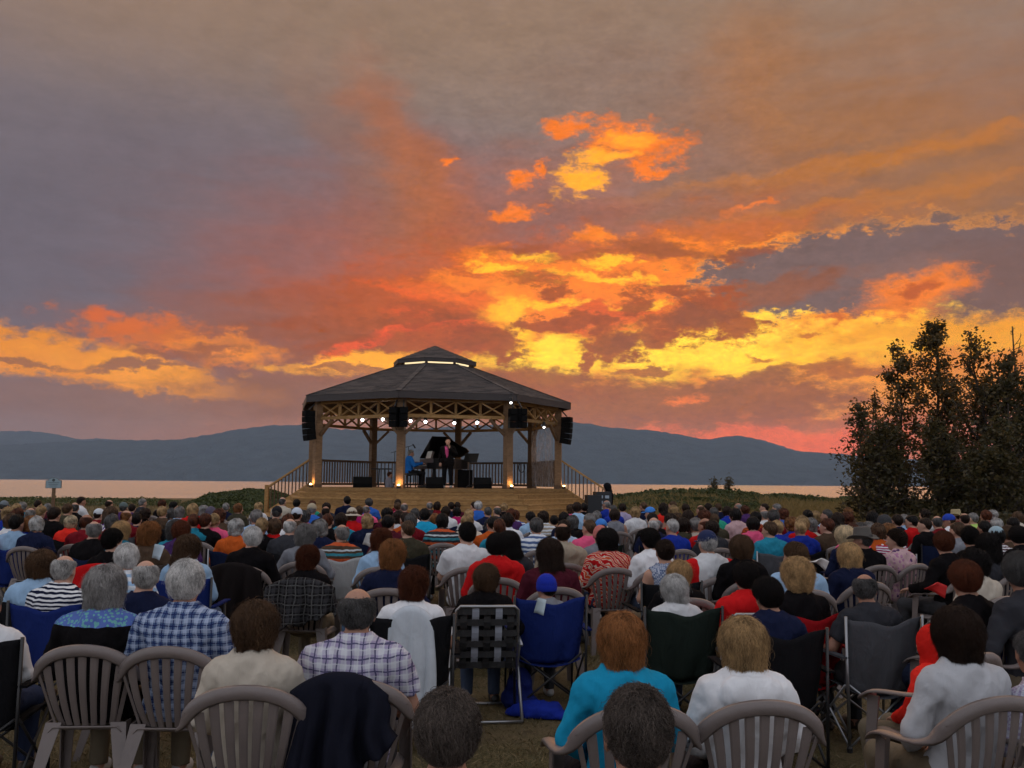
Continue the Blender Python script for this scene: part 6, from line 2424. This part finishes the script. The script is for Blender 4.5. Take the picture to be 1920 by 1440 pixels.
def lawn_chair(loc, rz, s, web, label):
    """aluminium frame lawn chair; web: woven straps, else a single sling"""
    t = thing('lawn_chair', label, 'chair', loc, rz, 'aluminium lawn chairs')
    t.scale = (s, s, s)
    R1 = 0.0125
    # back and seat loop
    zb, yb = 0.92, -0.33
    MB().tube([(-0.25, -0.16, 0.40), (-0.255, -0.27, 0.72), (-0.25, yb, zb - 0.03), (-0.22, yb - 0.006, zb), (0.22, yb - 0.006, zb), (0.25, yb, zb - 0.03), (0.255, -0.27, 0.72), (0.25, -0.16, 0.40)], R1, 8).build('back_frame', STEEL, t, smooth=True)
    MB().tube([(-0.25, -0.16, 0.40), (-0.25, 0.26, 0.43), (0.25, 0.26, 0.43), (0.25, -0.16, 0.40)], R1, 8).build('seat_frame', STEEL, t, smooth=True)
    for sx in (-1, 1):
        MB().tube([(sx * 0.285, 0.27, 0.63), (sx * 0.285, -0.05, 0.635), (sx * 0.285, -0.27, 0.60)], [0.014] * 3, 8).build('arm', STEEL, t, smooth=True)
        MB().tube([(sx * 0.285, 0.22, 0.63), (sx * 0.285, -0.36, 0.02)], R1, 8).build('leg', STEEL, t, smooth=True)
        MB().tube([(sx * 0.275, -0.20, 0.60), (sx * 0.275, 0.28, 0.02)], R1, 8).build('leg', STEEL, t, smooth=True)
    MB().tube([(-0.285, -0.36, 0.02), (0.285, -0.36, 0.02)], R1, 8).build('floor_bar', STEEL, t, smooth=True)
    MB().tube([(-0.275, 0.28, 0.02), (0.275, 0.28, 0.02)], R1, 8).build('floor_bar', STEEL, t, smooth=True)
    d = Vector((0, yb + 0.16, zb - 0.40)).normalized()

    def bp(x, v):
        # bends once like the frame
        return Vector((x, -0.16 - 0.17 * v - 0.018 * math.sin(v * math.pi), 0.40 + 0.52 * v))
    if web:
        for i in range(5):
            x = -0.19 + i * 0.095
            m = WEB2 if i in (1, 3) else WEB1
            mb = MB()
            V, F = [], []
            for j in range(13):
                v = j / 12
                p = bp(x, v)
                o = 0.006 * (1 if (i + j // 2) % 2 else -1)
                V += [(p.x - 0.028, p.y + o, p.z), (p.x + 0.028, p.y + o, p.z), (p.x + 0.028, p.y + o + 0.003, p.z), (p.x - 0.028, p.y + o + 0.003, p.z)]
            for j in range(12):
                for q in range(4):
                    q2 = (q + 1) % 4
                    F.append((j * 4 + q, j * 4 + q2, j * 4 + 4 + q2, j * 4 + 4 + q))
            mb.add(V, F).build('web_strap', m, t)
        for k in range(6):
            v = 0.06 + k * 0.172
            mb = MB()
            V, F = [], []
            for j in range(21):
                x = -0.25 + j * 0.025
                p = bp(x, v)
                o = 0.007 * math.sin((x / 0.095) * math.pi + k * math.pi + 1.57)
                V += [(x, p.y + o - 0.0015, p.z - 0.026), (x, p.y + o - 0.0015, p.z + 0.026), (x, p.y + o + 0.0015, p.z + 0.026), (x, p.y + o + 0.0015, p.z - 0.026)]
            for j in range(20):
                for q in range(4):
                    q2 = (q + 1) % 4
                    F.append((j * 4 + q, j * 4 + q2, j * 4 + 4 + q2, j * 4 + 4 + q))
            mb.add(V, F).build('web_strap', WEB1, t)
        for k in range(5):
            y = -0.10 + k * 0.085
            MB().box((0, y, 0.425), (0.5, 0.06, 0.004)).build('seat_strap', WEB1 if k % 2 else WEB2, t)
    else:
        rows = [[bp(-0.25 + 0.05 * i, v / 10) + Vector((0, -0.03 * (1 - (i / 5 - 1) ** 2), 0)) for i in range(11)] for v in range(11)]
        panel_mesh('p', rows).build('sling', mat('sling_grey', (0.10, 0.10, 0.115), 0.6, var=0.1), t)
        MB().box((0, 0.05, 0.43), (0.48, 0.40, 0.006)).build('seat_sling', MATS['sling_grey'], t)
    return t


_cf = MB()
_n0 = panel_mesh
for k__, mb__ in camp_parts().items():
    _cf.add(mb__.v, mb__.f)
_nf = len(_cf.f)
for nm__, p__, r__ in camp_tubes():
    _cf.add(*(lambda b: (b.v, b.f))(MB().tube(p__, r__, 5)))
CAMP_FAR = _cf.mesh('camping_chair', CAMPF)
CAMP_FAR.materials.append(TUBEK)
for i__, po__ in enumerate(CAMP_FAR.polygons):
    if i__ >= _nf:
        po__.material_index = 1


def chair_at(rec, label_for):
    root, px, py, d, clothes, note, chair, s, rz = rec
    loc = tuple(root.location)
    s2 = 1.0 if chair == 'plastic' else (0.94 if chair.startswith('lawn') else 1.0)
    lab = label_for
    if chair == 'plastic':
        return resin_chair(loc, rz, s2, d < 13, lab)
    if chair.startswith('camp_'):
        if d > 13.5:
            o = tag(obj('camping_chair', CAMP_FAR, None, loc, rz, CAMPC[chair[5:]]), lab, 'chair', 'folding camping chairs')
            return o
        return camp_chair(loc, rz, s2, chair[5:], lab)
    if chair == 'lawn_web':
        return lawn_chair(loc, rz, s2, True, lab)
    if chair == 'lawn_grey':
        return lawn_chair(loc, rz, s2, False, lab)


def ordinal(n):
    w = ['first', 'second', 'third', 'fourth', 'fifth', 'sixth', 'seventh', 'eighth', 'ninth', 'tenth', 'eleventh', 'twelfth']
    return w[n] if n < 12 else str(n + 1) + 'th'


def zone(px, py, d):
    side = 'left of the stage' if px < 545 else ('before the stage steps' if px < 1110 else 'right of the stage')
    row_ = 'in the nearest rows' if d < 6.6 else ('in the middle rows' if d < 12.6 else 'in the far rows')
    return row_, side


def label_people():
    rows = {}
    for r in PLIST:
        if r[0].get('label'):
            continue
        z = zone(r[1], r[2], r[3])
        rows.setdefault((r[4], z), []).append(r)
    for (cl, z), rs in rows.items():
        rs.sort(key=lambda r: r[1])
        for i, r in enumerate(rs):
            head = 'person in ' + cl
            if len(rs) > 1:
                lab = '%s, %s from left %s %s' % (head, ordinal(i), z[0], z[1])
            else:
                lab = '%s seated %s %s' % (head, z[0], z[1])
            w = lab.split()
            r[0]['label'] = lab if len(w) <= 16 else ' '.join(lab.replace('seated ', '').split()[:16])
    ch = {}
    for r in PLIST:
        if r[6]:
            kind = {'plastic': 'taupe resin armchair', 'lawn_web': 'black and white webbed lawn chair', 'lawn_grey': 'grey sling lawn chair'}.get(r[6]) or r[6][5:] + ' camping chair'
            ch.setdefault((kind, r[4].split(' with')[0].split(',')[0].split(' behind')[0].split(' over')[0], zone(*r[1:4])), []).append(r)
    for (kind, cl, z), rs in ch.items():
        rs.sort(key=lambda r: r[1])
        for i, r in enumerate(rs):
            row_ = z[0].replace('in the ', '').replace(' rows', ' row').replace('nearest', 'near')
            sd_ = {'left of the stage': 'at left', 'before the stage steps': 'at centre', 'right of the stage': 'at right'}[z[1]]
            tail = ', %s from left' % ordinal(i) if len(rs) > 1 else ''
            lab = '%s of person in %s, %s %s%s' % (kind, cl, row_, sd_, tail)
            if len(lab.split()) > 16:
                lab = '%s of %s, %s %s%s' % (kind, cl, row_, sd_, tail)
            chair_at(r, lab)

label_people()
# ------------------------------------------------------------------ performers and bystander
POSES['play'] = pose(1.0, 0.185, 1.0, 0.0, -0.15, 0.03, 'play')
FIG['play'] = make_figure(POSES['play'], True, 41.0, ('long',), collar=True)
POSES['sing'] = pose(1.04, 0.195, 1.05, 0.35, 0.05, 0.0, 'sing', 'stand')
FIG['sing'] = make_figure(POSES['sing'], False, 43.0, ('long',), coat=True, thick=0.02)
POSES['hunch'] = pose(1.04, 0.19, 1.05, 0.5, -0.3, 0.0, 'hunch', 'stand')
FIG['hunch'] = make_figure(POSES['hunch'], False, 45.0, ('long',), coat=True, thick=0.025)
n0 = len(PLIST)
pz = at(770, 848, 32.5)
person(770, 848, 32.3, 'play', 'short', 'g', 'long', (0.02, 0.16, 0.55), '', rz=R(-65), chair=None, trousers=(0.015, 0.015, 0.018), grp=None, floor=ZD, scale=1.0, strand=False)
tag(PLIST[-1][0], 'person in bright blue shirt playing the grand piano on stage')
sg = person(840, 823, 31.3, 'sing', 'short', 'k', 'long', (0.010, 0.009, 0.010), '', rz=R(172), chair=None, trousers=(0.010, 0.010, 0.012), grp=None, floor=ZD, scale=0.97, strand=False)
tag(sg, 'person in black suit and pink shirt singing at the front of the stage')
# open jacket: shirt front and lapels
MB().add(*(lambda b: (b.v, b.f))(panel_mesh('s', [[(x * (0.4 + 0.6 * t) * 0.085, 0.150 - 0.35 * x * x * 0.05 - 0.05 * max(0, t - 0.75), 1.03 + 0.40 * t) for x in (-1, -0.5, 0, 0.5, 1)] for t in (0, 0.25, 0.5, 0.75, 1.0)]))).build('shirt_front', mat('pink_shirt', (0.55, 0.06, 0.24), 0.7, bump=0.004, bscale=30), sg, smooth=True)
mk = MB().tube([(-0.075, 0.24, 1.36), (-0.04, 0.235, 1.44), (-0.028, 0.23, 1.47)], [0.011, 0.012, 0.02], 8).build('microphone', M_BLACK, None)
mk.location = sg.location
mk.rotation_euler = sg.rotation_euler
mk.scale = sg.scale
tag(mk, 'black hand microphone held by the singer', 'microphone')
bw = person(1139, 905, 30.6, 'hunch', 'short', 'k', 'long', (0.010, 0.010, 0.012), '', rz=R(60), chair=None, trousers=(0.01, 0.01, 0.012), hat='hood', hatcol=(0.010, 0.010, 0.012), grp=None, strand=False)
tag(bw, 'person in black hooded coat standing beside the right stair')
sm = person(731, 889, 33.8, 'w', 'short', 'r', 'long', (0.30, 0.30, 0.36), '', rz=R(-60), chair=None, grp=None, floor=ZD - 0.62, strand=False, scale=0.9)
tag(sm, 'person sitting low behind the front left post on stage')


# ------------------------------------------------------------------ cloth hung over chairs and things on the grass
def drape(name, label, cat, loc, rz, s, col, w=0.5, back=0.55, front=0.18, ztop=0.90, y0=-0.33, fold=0.042, seed=1.0, flare=1.0, mt=None, shift=0.0, slope=0.0):
    """cloth thrown over a chair back: hangs down behind, a little in front"""
    NU, NB_, NF = 29, 22, 8
    rg = np.linspace(-1, 1, NU)
    V = []
    prof = []
    for j in range(NF, 0, -1):
        prof.append((y0 + 0.055, ztop - front * j / NF, j / NF, 1))
    for a in np.linspace(0, math.pi, 7):
        prof.append((y0 + 0.012 + 0.043 * math.cos(a), ztop + 0.035 * math.sin(a), 0.0, 0))
    for j in range(1, NB_ + 1):
        prof.append((y0 - 0.031, ztop - back * j / NB_, j / NB_, -1))
    for (y, z, t, sd_) in prof:
        for u in rg:
            ww = w / 2 * (1 + (flare - 1) * t)
            f = fold * (t ** 0.7) * (math.sin(u * 9 + seed) + 0.6 * math.sin(u * 17 + seed * 2 + 2 * t) + 0.3 * math.sin(u * 31 - seed))
            arch = -0.075 * u * u * (1.2 if flare >= 1 else 1)
            edge = 0.03 * math.sin(u * 5 + seed * 3) * t + 0.02 * math.sin(u * 13 + seed) * t
            if sd_ < 0:
                z = ztop - back * t * (1 - slope * (u + 1) / 2)
            V.append((shift + u * ww + 0.02 * math.sin(t * 6 + seed) * t, y - (f if sd_ <= 0 else -f * .5) - (0.05 * t if sd_ < 0 else 0) + 0.035 * u * u, z + arch + edge))
    n = len(prof)
    F = []
    for j in range(n - 1):
        for i in range(NU - 1):
            F.append((j * NU + i, j * NU + i + 1, (j + 1) * NU + i + 1, (j + 1) * NU + i))
    me = np_mesh(name, V, F, None)
    me.materials.append(mt or F_PLAIN)
    o = obj(name, me, None, loc, rz, col)
    o.scale = (s, s, s)
    md = o.modifiers.new('thick', 'SOLIDIFY')
    md.thickness = 0.012
    md.offset = 0
    return tag(o, label, cat)


def who(cl, px):
    for r in PLIST:
        if r[4] == cl and abs(r[1] - px) < 12:
            return tuple(r[0].location), r[8], 1.0
    raise KeyError(cl)


FUR = fabric('cloth_dark_plaid', 'plaid', (0.05, 0.05, 0.055), (0.10, 0.10, 0.10), 1.3)
for a_ in (
    ('jacket', 'dark navy jacket draped over the chair behind the light plaid shirt', 'jacket', ('light plaid shirt', 671), (0.012, 0.013, 0.022), dict(w=0.44, back=0.66, front=0.15, seed=1.0, flare=1.15, shift=-0.05, fold=0.06, slope=0.7)),
    ('jacket', 'black jacket draped over the chair of the white-haired person at left', 'jacket', ('black jacket', 474), (0.014, 0.011, 0.011), dict(w=0.62, back=0.76, seed=2.0, flare=1.25, shift=-0.10, slope=0.3, fold=0.055)),
    ('jacket', 'black plaid jacket hanging from a chair near the middle left', 'jacket', ('black jacket', 579), (0.014, 0.012, 0.013), dict(w=0.62, back=0.50, seed=3.3, flare=1.1, mt=FUR, slope=0.55, fold=0.05)),
    ('denim_jacket', 'faded blue denim jacket draped over a chair back', 'jacket', ('dark brown fleece jacket', 412), (0.085, 0.14, 0.27), dict(w=0.60, back=0.66, seed=4.1, flare=1.15, fold=0.035)),
    ('towel', 'bright red towel draped over a chair back at left', 'towel', ('black top', 212), (0.50, 0.010, 0.012), dict(w=0.70, back=0.62, seed=5.2, flare=1.2, fold=0.03, ztop=0.92)),
    ('shawl', 'long white cotton garment hanging down the back of a black chair', 'garment', ('white T-shirt', 774), (0.55, 0.60, 0.66), dict(w=0.30, back=0.80, seed=6.4, flare=1.35, fold=0.022, ztop=0.92, y0=-0.235)),
    ('jacket', 'beige jacket hanging on the right side of the nearest right chair', 'jacket', ('white long-sleeved shirt', 1790), (0.30, 0.25, 0.21), dict(w=0.30, back=0.62, seed=7.7, flare=1.3, fold=0.035, shift=0.26, ztop=0.74)),
    ('jacket', 'royal blue jacket draped over a chair at the right', 'jacket', ('black sweater', 1808), (0.018, 0.045, 0.30), dict(w=0.36, back=0.42, seed=8.2, flare=1.1, shift=0.16)),
    ('jacket', 'red jacket lying over the chair back at the far left', 'jacket', ('light blue shirt', 33), (0.55, 0.014, 0.012), dict(w=0.42, back=0.18, seed=9.2, flare=1.0, shift=-0.28, ztop=0.95)),
):
    nm_, lab_, cat_, wh_, col_, kw_ = a_
    l_, rz_, s_ = who(*wh_)
    drape(nm_, lab_, cat_, l_, rz_, s_, col_, **kw_)


def heap(name, label, cat, c, r, col, seed=0.0, mt=None):
    def f(P):
        d = s_ell(P, (0, 0, r[2] * 0.25), r)
        d = smin(d, s_ell(P, (r[0] * 0.6, -r[1] * 0.5, r[2] * 0.1), (r[0] * 0.7, r[1] * 0.6, r[2] * 0.6)), 0.05)
        d = d + 0.03 * vnoise(P[0] * 14 + seed, P[1] * 14, P[2] * 14) + 0.012 * vnoise(P[0] * 34, P[1] * 34 + seed, P[2] * 34)
        return np.maximum(d, -P[2] + 0.006)
    m = max(r) * 2.0
    V, Q = surface_nets(f, grid(-m, m, 0.016), grid(-m, m, 0.016), grid(-0.03, r[2] * 1.7 + 0.05, 0.014))
    o = obj(name, np_mesh(name, V, Q, mt or F_PLAIN), None, c, 0.0, col)
    return tag(o, label, cat)


q = at(1005, 1312, 7.5)
heap('jacket', 'crumpled blue jacket lying on the grass by the blue camping chair', 'jacket', (q.x, q.y, 0), (0.24, 0.16, 0.085), (0.014, 0.03, 0.28), 1.0)
q = at(973, 1270, 7.7)
heap('backpack', 'dark blue backpack standing beside the blue camping chair', 'backpack', (q.x, q.y, 0), (0.12, 0.11, 0.26), (0.013, 0.02, 0.11), 3.0)
q = at(1703, 1260, 6.8)
heap('bag', 'dark plastic bag standing beside the grey camping chair', 'bag', (q.x, q.y, 0), (0.12, 0.12, 0.34), (0.03, 0.05, 0.075), 5.0, mat('bag_plastic', (0.02, 0.03, 0.045), 0.25, use_obj=True))
q = at(652, 1080, 10.5)
heap('tote_bag', 'blue and grey tote bag beside the white camping chair', 'bag', (q.x, q.y, 0.0), (0.16, 0.13, 0.3), (0.10, 0.16, 0.26), 7.0)
q = at(738, 1424, 2.9)
heap('cushion', 'black cushion with pale leaf print at the bottom edge', 'cushion', (q.x, q.y, 0.58), (0.14, 0.10, 0.13), (0.012, 0.012, 0.012), 9.0, fabric('cloth_leaf', 'floral', (0.6, 0.6, 0.58), (0.01, 0.01, 0.01), 1.6))


# papers and small things held or lying
def sheet(label, px, py, d, w, h, col, rx, rz):
    q = at(px, py, d)
    mb = MB()
    V = []
    for j in range(5):
        for i in range(5):
            u, v = i / 4 - .5, j / 4 - .5
            V.append((u * w, 0.02 * math.cos(u * 4) + 0.01 * v * u * 8, v * h))
    F = [(j * 5 + i, j * 5 + i + 1, (j + 1) * 5 + i + 1, (j + 1) * 5 + i) for j in range(4) for i in range(4)]
    o = mb.add(V, F).build('paper', mat('paper_sheet', (0.7, 0.72, 0.75), 0.7, use_obj=True), None, q, True)
    o.rotation_euler = (rx, 0.25, rz)
    o.color = tuple(col) + (1,)
    md = o.modifiers.new('thick', 'SOLIDIFY')
    md.thickness = 0.004
    return tag(o, label, 'paper')


sheet('pale tag pinned to the back of the blue camping chair at centre', 1013, 1137, 7.5, 0.07, 0.12, (0.5, 0.6, 0.65), 0.0, 0.1)
sheet('pale tag on the back of the blue camping chair at left', 296, 1035, 8.6, 0.075, 0.13, (0.5, 0.6, 0.68), 0.0, 0.1)
sheet('red leaflet in the lap of the person in black at right', 1757, 1104, 6.0, 0.16, 0.07, (0.6, 0.02, 0.02), 0.6, 0.5)
sheet('white programme sheet held beside the red sweater', 691, 1012, 11.6, 0.10, 0.16, (0.75, 0.75, 0.75), 0.3, 0.3)
sheet('white programme sheet in the lap at the middle right', 1537, 1056, 6.6, 0.12, 0.06, (0.75, 0.75, 0.75), 0.9, 0.3)


# ------------------------------------------------------------------ vegetation
def quads(C, size, rg, up=0.3, asp=0.6):
    n = len(C)
    a = rg.normal(size=(n, 3))
    a[:, 2] *= 0.7
    a /= np.linalg.norm(a, axis=1, keepdims=True)
    b = np.cross(a, rg.normal(size=(n, 3)))
    b /= np.linalg.norm(b, axis=1, keepdims=True)
    s = size * rg.uniform(0.6, 1.35, (n, 1))
    a = a * s
    b = b * s * asp
    V = np.stack([C - a, C - b * 0.9 - a * 0.1, C + a, C + b * 0.9 - a * 0.1], 1).reshape(-1, 3)
    F = np.arange(4 * n).reshape(n, 4)
    return V, F


BARK = mat('bark', (0.055, 0.042, 0.033), 0.95, var=0.4, vscale=20, bump=0.02, bscale=30)
LEAF = leaf_mat('tree_leaf', (0.040, 0.042, 0.016), (0.13, 0.095, 0.036), 0.5)
LEAF2 = leaf_mat('tree_leaf_olive', (0.055, 0.050, 0.018), (0.17, 0.105, 0.036), 0.5)
SHRUBL = leaf_mat('shrub_leaf', (0.035, 0.052, 0.018), (0.085, 0.105, 0.036), 0.3)


def tree(label, base, H, rad, nleaf, seed, leafm, low=0.12, bare=False, lsize=0.085, spires=1):
    rg = np.random.default_rng(seed)
    t = thing('tree', label, 'tree', base, 0, 'trees at the right edge of the lawn')
    mb = MB()
    tips = []

    def limb(p, d, L, r, lev):
        pts, rr = [p], [r]
        n = 6 if lev == 0 else 4
        for k in range(n):
            d = (d + Vector(rg.normal(0, 0.10 + 0.05 * lev, 3)) + Vector((0, 0, 0.10))).normalized()
            p = p + d * (L / n)
            pts.append(p)
            rr.append(r * (1 - 0.8 * (k + 1) / n) + 0.004)
        mb.tube(pts, rr, 6 if lev < 2 else 4, cap=False)
        return pts
    for sp in range(spires):
        off = Vector((rg.normal(0, rad * 0.25), rg.normal(0, rad * 0.25), 0)) if sp else Vector((0, 0, 0))
        hh = H * (1 if sp == 0 else rg.uniform(0.6, 0.9))
        tr = limb(off * 0.3, (Vector((off.x * 0.12, off.y * 0.12, 1))).normalized(), hh * 0.97, 0.009 * hh + 0.02, 0)
        if sp == 0:
            first = tr
        nb = 30 if not bare else 18
        for i in range(nb):
            f = low + (0.97 - low) * (i + rg.random()) / nb
            k = min(int(f * 6), 5)
            p = tr[k].lerp(tr[k + 1], f * 6 - k)
            a = rg.uniform(0, 6.283)
            prof = (math.sin(min(1.0, (1.02 - f) * 1.5) * math.pi / 2)) * (0.55 + 0.45 * rg.random())
            L = rad * prof * (0.5 + 0.5 / spires ** 0.5) + 0.15
            el_ = rg.uniform(0.25, 1.05)
            d = Vector((math.cos(a) * math.cos(el_), math.sin(a) * math.cos(el_), math.sin(el_)))
            b = limb(p, d, L, 0.006 * hh * (1 - f) + 0.010, 1)
            tips += [(q_, 0.8) for q_ in b[1:]]
            for j in range(3):
                q0 = b[1 + j]
                d2 = (d + Vector(rg.normal(0, 0.65, 3))).normalized()
                b2 = limb(q0, d2, L * 0.45, 0.009, 2)
                tips += [(q_, 1.0) for q_ in b2[1:]]
        tips += [(tr[-1], 1.2), (tr[-2], 0.9)]
    # bring the leader to its height, straight above the foot
    top = first[-1]
    k = H / top.z
    mb.v = [(x - top.x * z / top.z, y - top.y * z / top.z, z * k) for x, y, z in mb.v]
    tips = [(Vector((p.x - top.x * p.z / top.z, p.y - top.y * p.z / top.z, p.z * k)), w) for p, w in tips]
    tr_o = mb.build('trunk', BARK, t)
    if bare:
        return t
    T = np.array([tuple(p) for p, w in tips])
    wgt = np.array([w for p, w in tips])
    ci = rg.choice(len(T), nleaf // 9, p=wgt / wgt.sum())
    cl = T[ci] + rg.normal(0, 0.10, (len(ci), 3))
    C = np.repeat(cl, 9, 0) + rg.normal(0, 1, (len(cl) * 9, 3)) * np.repeat(rg.uniform(0.06, 0.17, (len(cl), 1)), 9, 0)
    V, F = quads(C, lsize, rg)
    obj('crown', np_mesh('crown', V, F, leafm, False), t)
    return t


def tree_px(label, px, ytop, d, rad, nleaf, seed, lm, **kw):
    q = at(px, ytop, d)
    g0 = float(ground_h(np.array([q.x]), np.array([d]))[0]) - 0.05
    return tree(label, (q.x, d, g0), q.z - g0, rad, nleaf, seed, lm, **kw)


tree_px('low leafy tree at the left end of the tree clump', 1608, 756, 40, 1.3, 3600, 11, LEAF, low=0.05, spires=2)
tree_px('slender tree with a narrow spire left of the tallest tree', 1683, 652, 41, 1.5, 4200, 12, LEAF2, low=0.06)
tree_px('tallest slender tree in the clump at right', 1752, 602, 42, 1.8, 6200, 13, LEAF2, low=0.06)
tree_px('broad tree right of the tallest tree', 1815, 632, 40, 2.4, 7600, 14, LEAF2, low=0.06, spires=3)
tree_px('leafy tree at the right edge of the picture', 1893, 668, 38, 2.6, 9000, 15, LEAF, low=0.05, spires=3)
tree_px('bare twiggy tree rising at the right edge', 1898, 612, 41, 1.5, 0, 16, LEAF, bare=True, low=0.45)
tree_px('low tree in front of the tree clump', 1748, 790, 37, 2.2, 4600, 17, LEAF, low=0.03, spires=3)
tree_px('bushy tree between the spire and the low tree', 1652, 790, 38, 1.8, 3400, 18, LEAF, low=0.03, spires=3)
tree_px('leafy tree beyond the right edge of the picture', 1985, 640, 38, 2.3, 7000, 19, LEAF, low=0.05, spires=3)
tree_px('bushy tree low at the right edge', 1860, 790, 35.5, 2.0, 6500, 20, LEAF, low=0.02, spires=3)
tree_px('thin tree between the tallest tree and the broad one', 1782, 700, 43, 1.8, 3800, 21, LEAF2, low=0.06, spires=2)
tree_px('thin tree left of the slender spire', 1640, 735, 43, 1.3, 2400, 22, LEAF2, low=0.06, spires=2)
for px_, lab_, sd_ in ((1338, 'left one of the two small saplings on the lake bank', 31), (1367, 'right one of the two small saplings on the lake bank', 32)):
    tt = tree_px(lab_, px_, 902, 62, 0.22, 260, sd_, LEAF, low=0.25, lsize=0.07)
    tt['group'] = 'saplings on the lake bank'


def shrub_mass(name, label, n, region, hmax, size, seed, lm):
    """ground-hugging shrubs: leaf clumps spread through low mounds"""
    rg = np.random.default_rng(seed)
    pxa, pxb, ya, yb = region
    px = rg.uniform(pxa, pxb, n)
    y = rg.uniform(ya, yb, n)
    x = (px - 960) / FPX * y
    g = ground_h(x, y)
    m = np.clip(0.55 + 0.9 * fbm(x * 0.55, y * 0.55, seed, 3), 0.05, 1.3)
    ed = np.clip(np.minimum(px - pxa, pxb - px) / 50, 0, 1)
    z = g + hmax * m * ed * rg.random(n) ** 0.5
    C = np.stack([x, y, z], 1)
    V, F = quads(C, size, rg)
    o = obj(name, np_mesh(name, V, F, lm, False))
    return tag(o, label, kind='stuff')


shrub_mass('shrubs', 'dark low shrubs on the bank left of the bandstand', 26000, (345, 560, 44, 66), 0.5, 0.10, 41, SHRUBL)
shrub_mass('shrubs', 'green low shrubs covering the bank right of the bandstand', 52000, (1080, 1460, 46, 76), 0.55, 0.11, 42, SHRUBL)
shrub_mass('shrubs', 'thin strip of green shrubs on the bank beyond the golden grass', 26000, (1400, 1760, 57, 76), 0.55, 0.11, 45, SHRUBL)
shrub_mass('undergrowth', 'dark undergrowth at the foot of the trees', 22000, (1600, 2050, 33.5, 46), 1.2, 0.10, 43, LEAF)
shrub_mass('shrubs', 'thin dark strip of plants along the left shore', 9000, (-350, 345, 62, 84), 0.30, 0.10, 44, SHRUBL)


def blades(name, label, P, hgt, wid, seed, m, lean=0.35):
    rg = np.random.default_rng(seed)
    n = len(P)
    a = rg.uniform(0, 6.283, n)
    h = hgt * rg.uniform(0.45, 1.3, n)
    d = np.stack([np.cos(a), np.sin(a), np.zeros(n)], 1)
    ln = np.stack([rg.normal(0, lean, n), rg.normal(0, lean, n), np.ones(n)], 1)
    w = wid * rg.uniform(0.6, 1.3, (n, 1))
    mid = P + ln * (h * 0.55)[:, None]
    tip = P + ln * np.array([1.45, 1.45, 1.0]) * h[:, None]
    V = np.stack([P - d * w, P + d * w, mid + d * w * 0.7, tip], 1).reshape(-1, 3)
    F = np.arange(4 * n).reshape(n, 4)
    return tag(obj(name, np_mesh(name, V, F, m, False)), label, kind='stuff')


GRASS = leaf_mat('grass_blade', (0.090, 0.078, 0.034), (0.27, 0.20, 0.10), 0.2)
MEADOW = leaf_mat('meadow_blade', (0.18, 0.145, 0.05), (0.32, 0.23, 0.09), 0.3)
rg = np.random.default_rng(51)
n_ = 150000
y_ = 1.9 + 9.5 * rg.random(n_) ** 1.35
x_ = (rg.uniform(-160, 2080, n_) - 960) / FPX * y_ * 1.1
keep = vnoise(x_ * 2.2, y_ * 2.2, x_ * 0 + 4) + rg.normal(0, 0.45, n_) > -0.25
x_, y_ = x_[keep], y_[keep]
blades('grass', 'short trampled grass blades on the lawn', np.stack([x_, y_, ground_h(x_, y_) - 0.004], 1), 0.032, 0.0028, 52, GRASS, 0.6)
n_ = 60000
y_ = rg.uniform(27, 60, n_)
px_ = rg.uniform(1120, 2050, n_)
x_ = (px_ - 960) / FPX * y_
keep = rg.random(n_) < np.clip((y_ - 25) / 10, 0.1, 1)
x_, y_ = x_[keep], y_[keep]
blades('meadow_grass', 'tall golden grass between the audience and the bank at right', np.stack([x_, y_, ground_h(x_, y_) - 0.01], 1), 0.42, 0.010, 53, MEADOW, 0.22)
n_ = 16000
y_ = rg.uniform(30, 70, n_)
x_ = (rg.uniform(-350, 520, n_) - 960) / FPX * y_
blades('meadow_grass', 'rough grass along the shore at left', np.stack([x_, y_, ground_h(x_, y_) - 0.01], 1), 0.22, 0.010, 54, GRASS, 0.25)
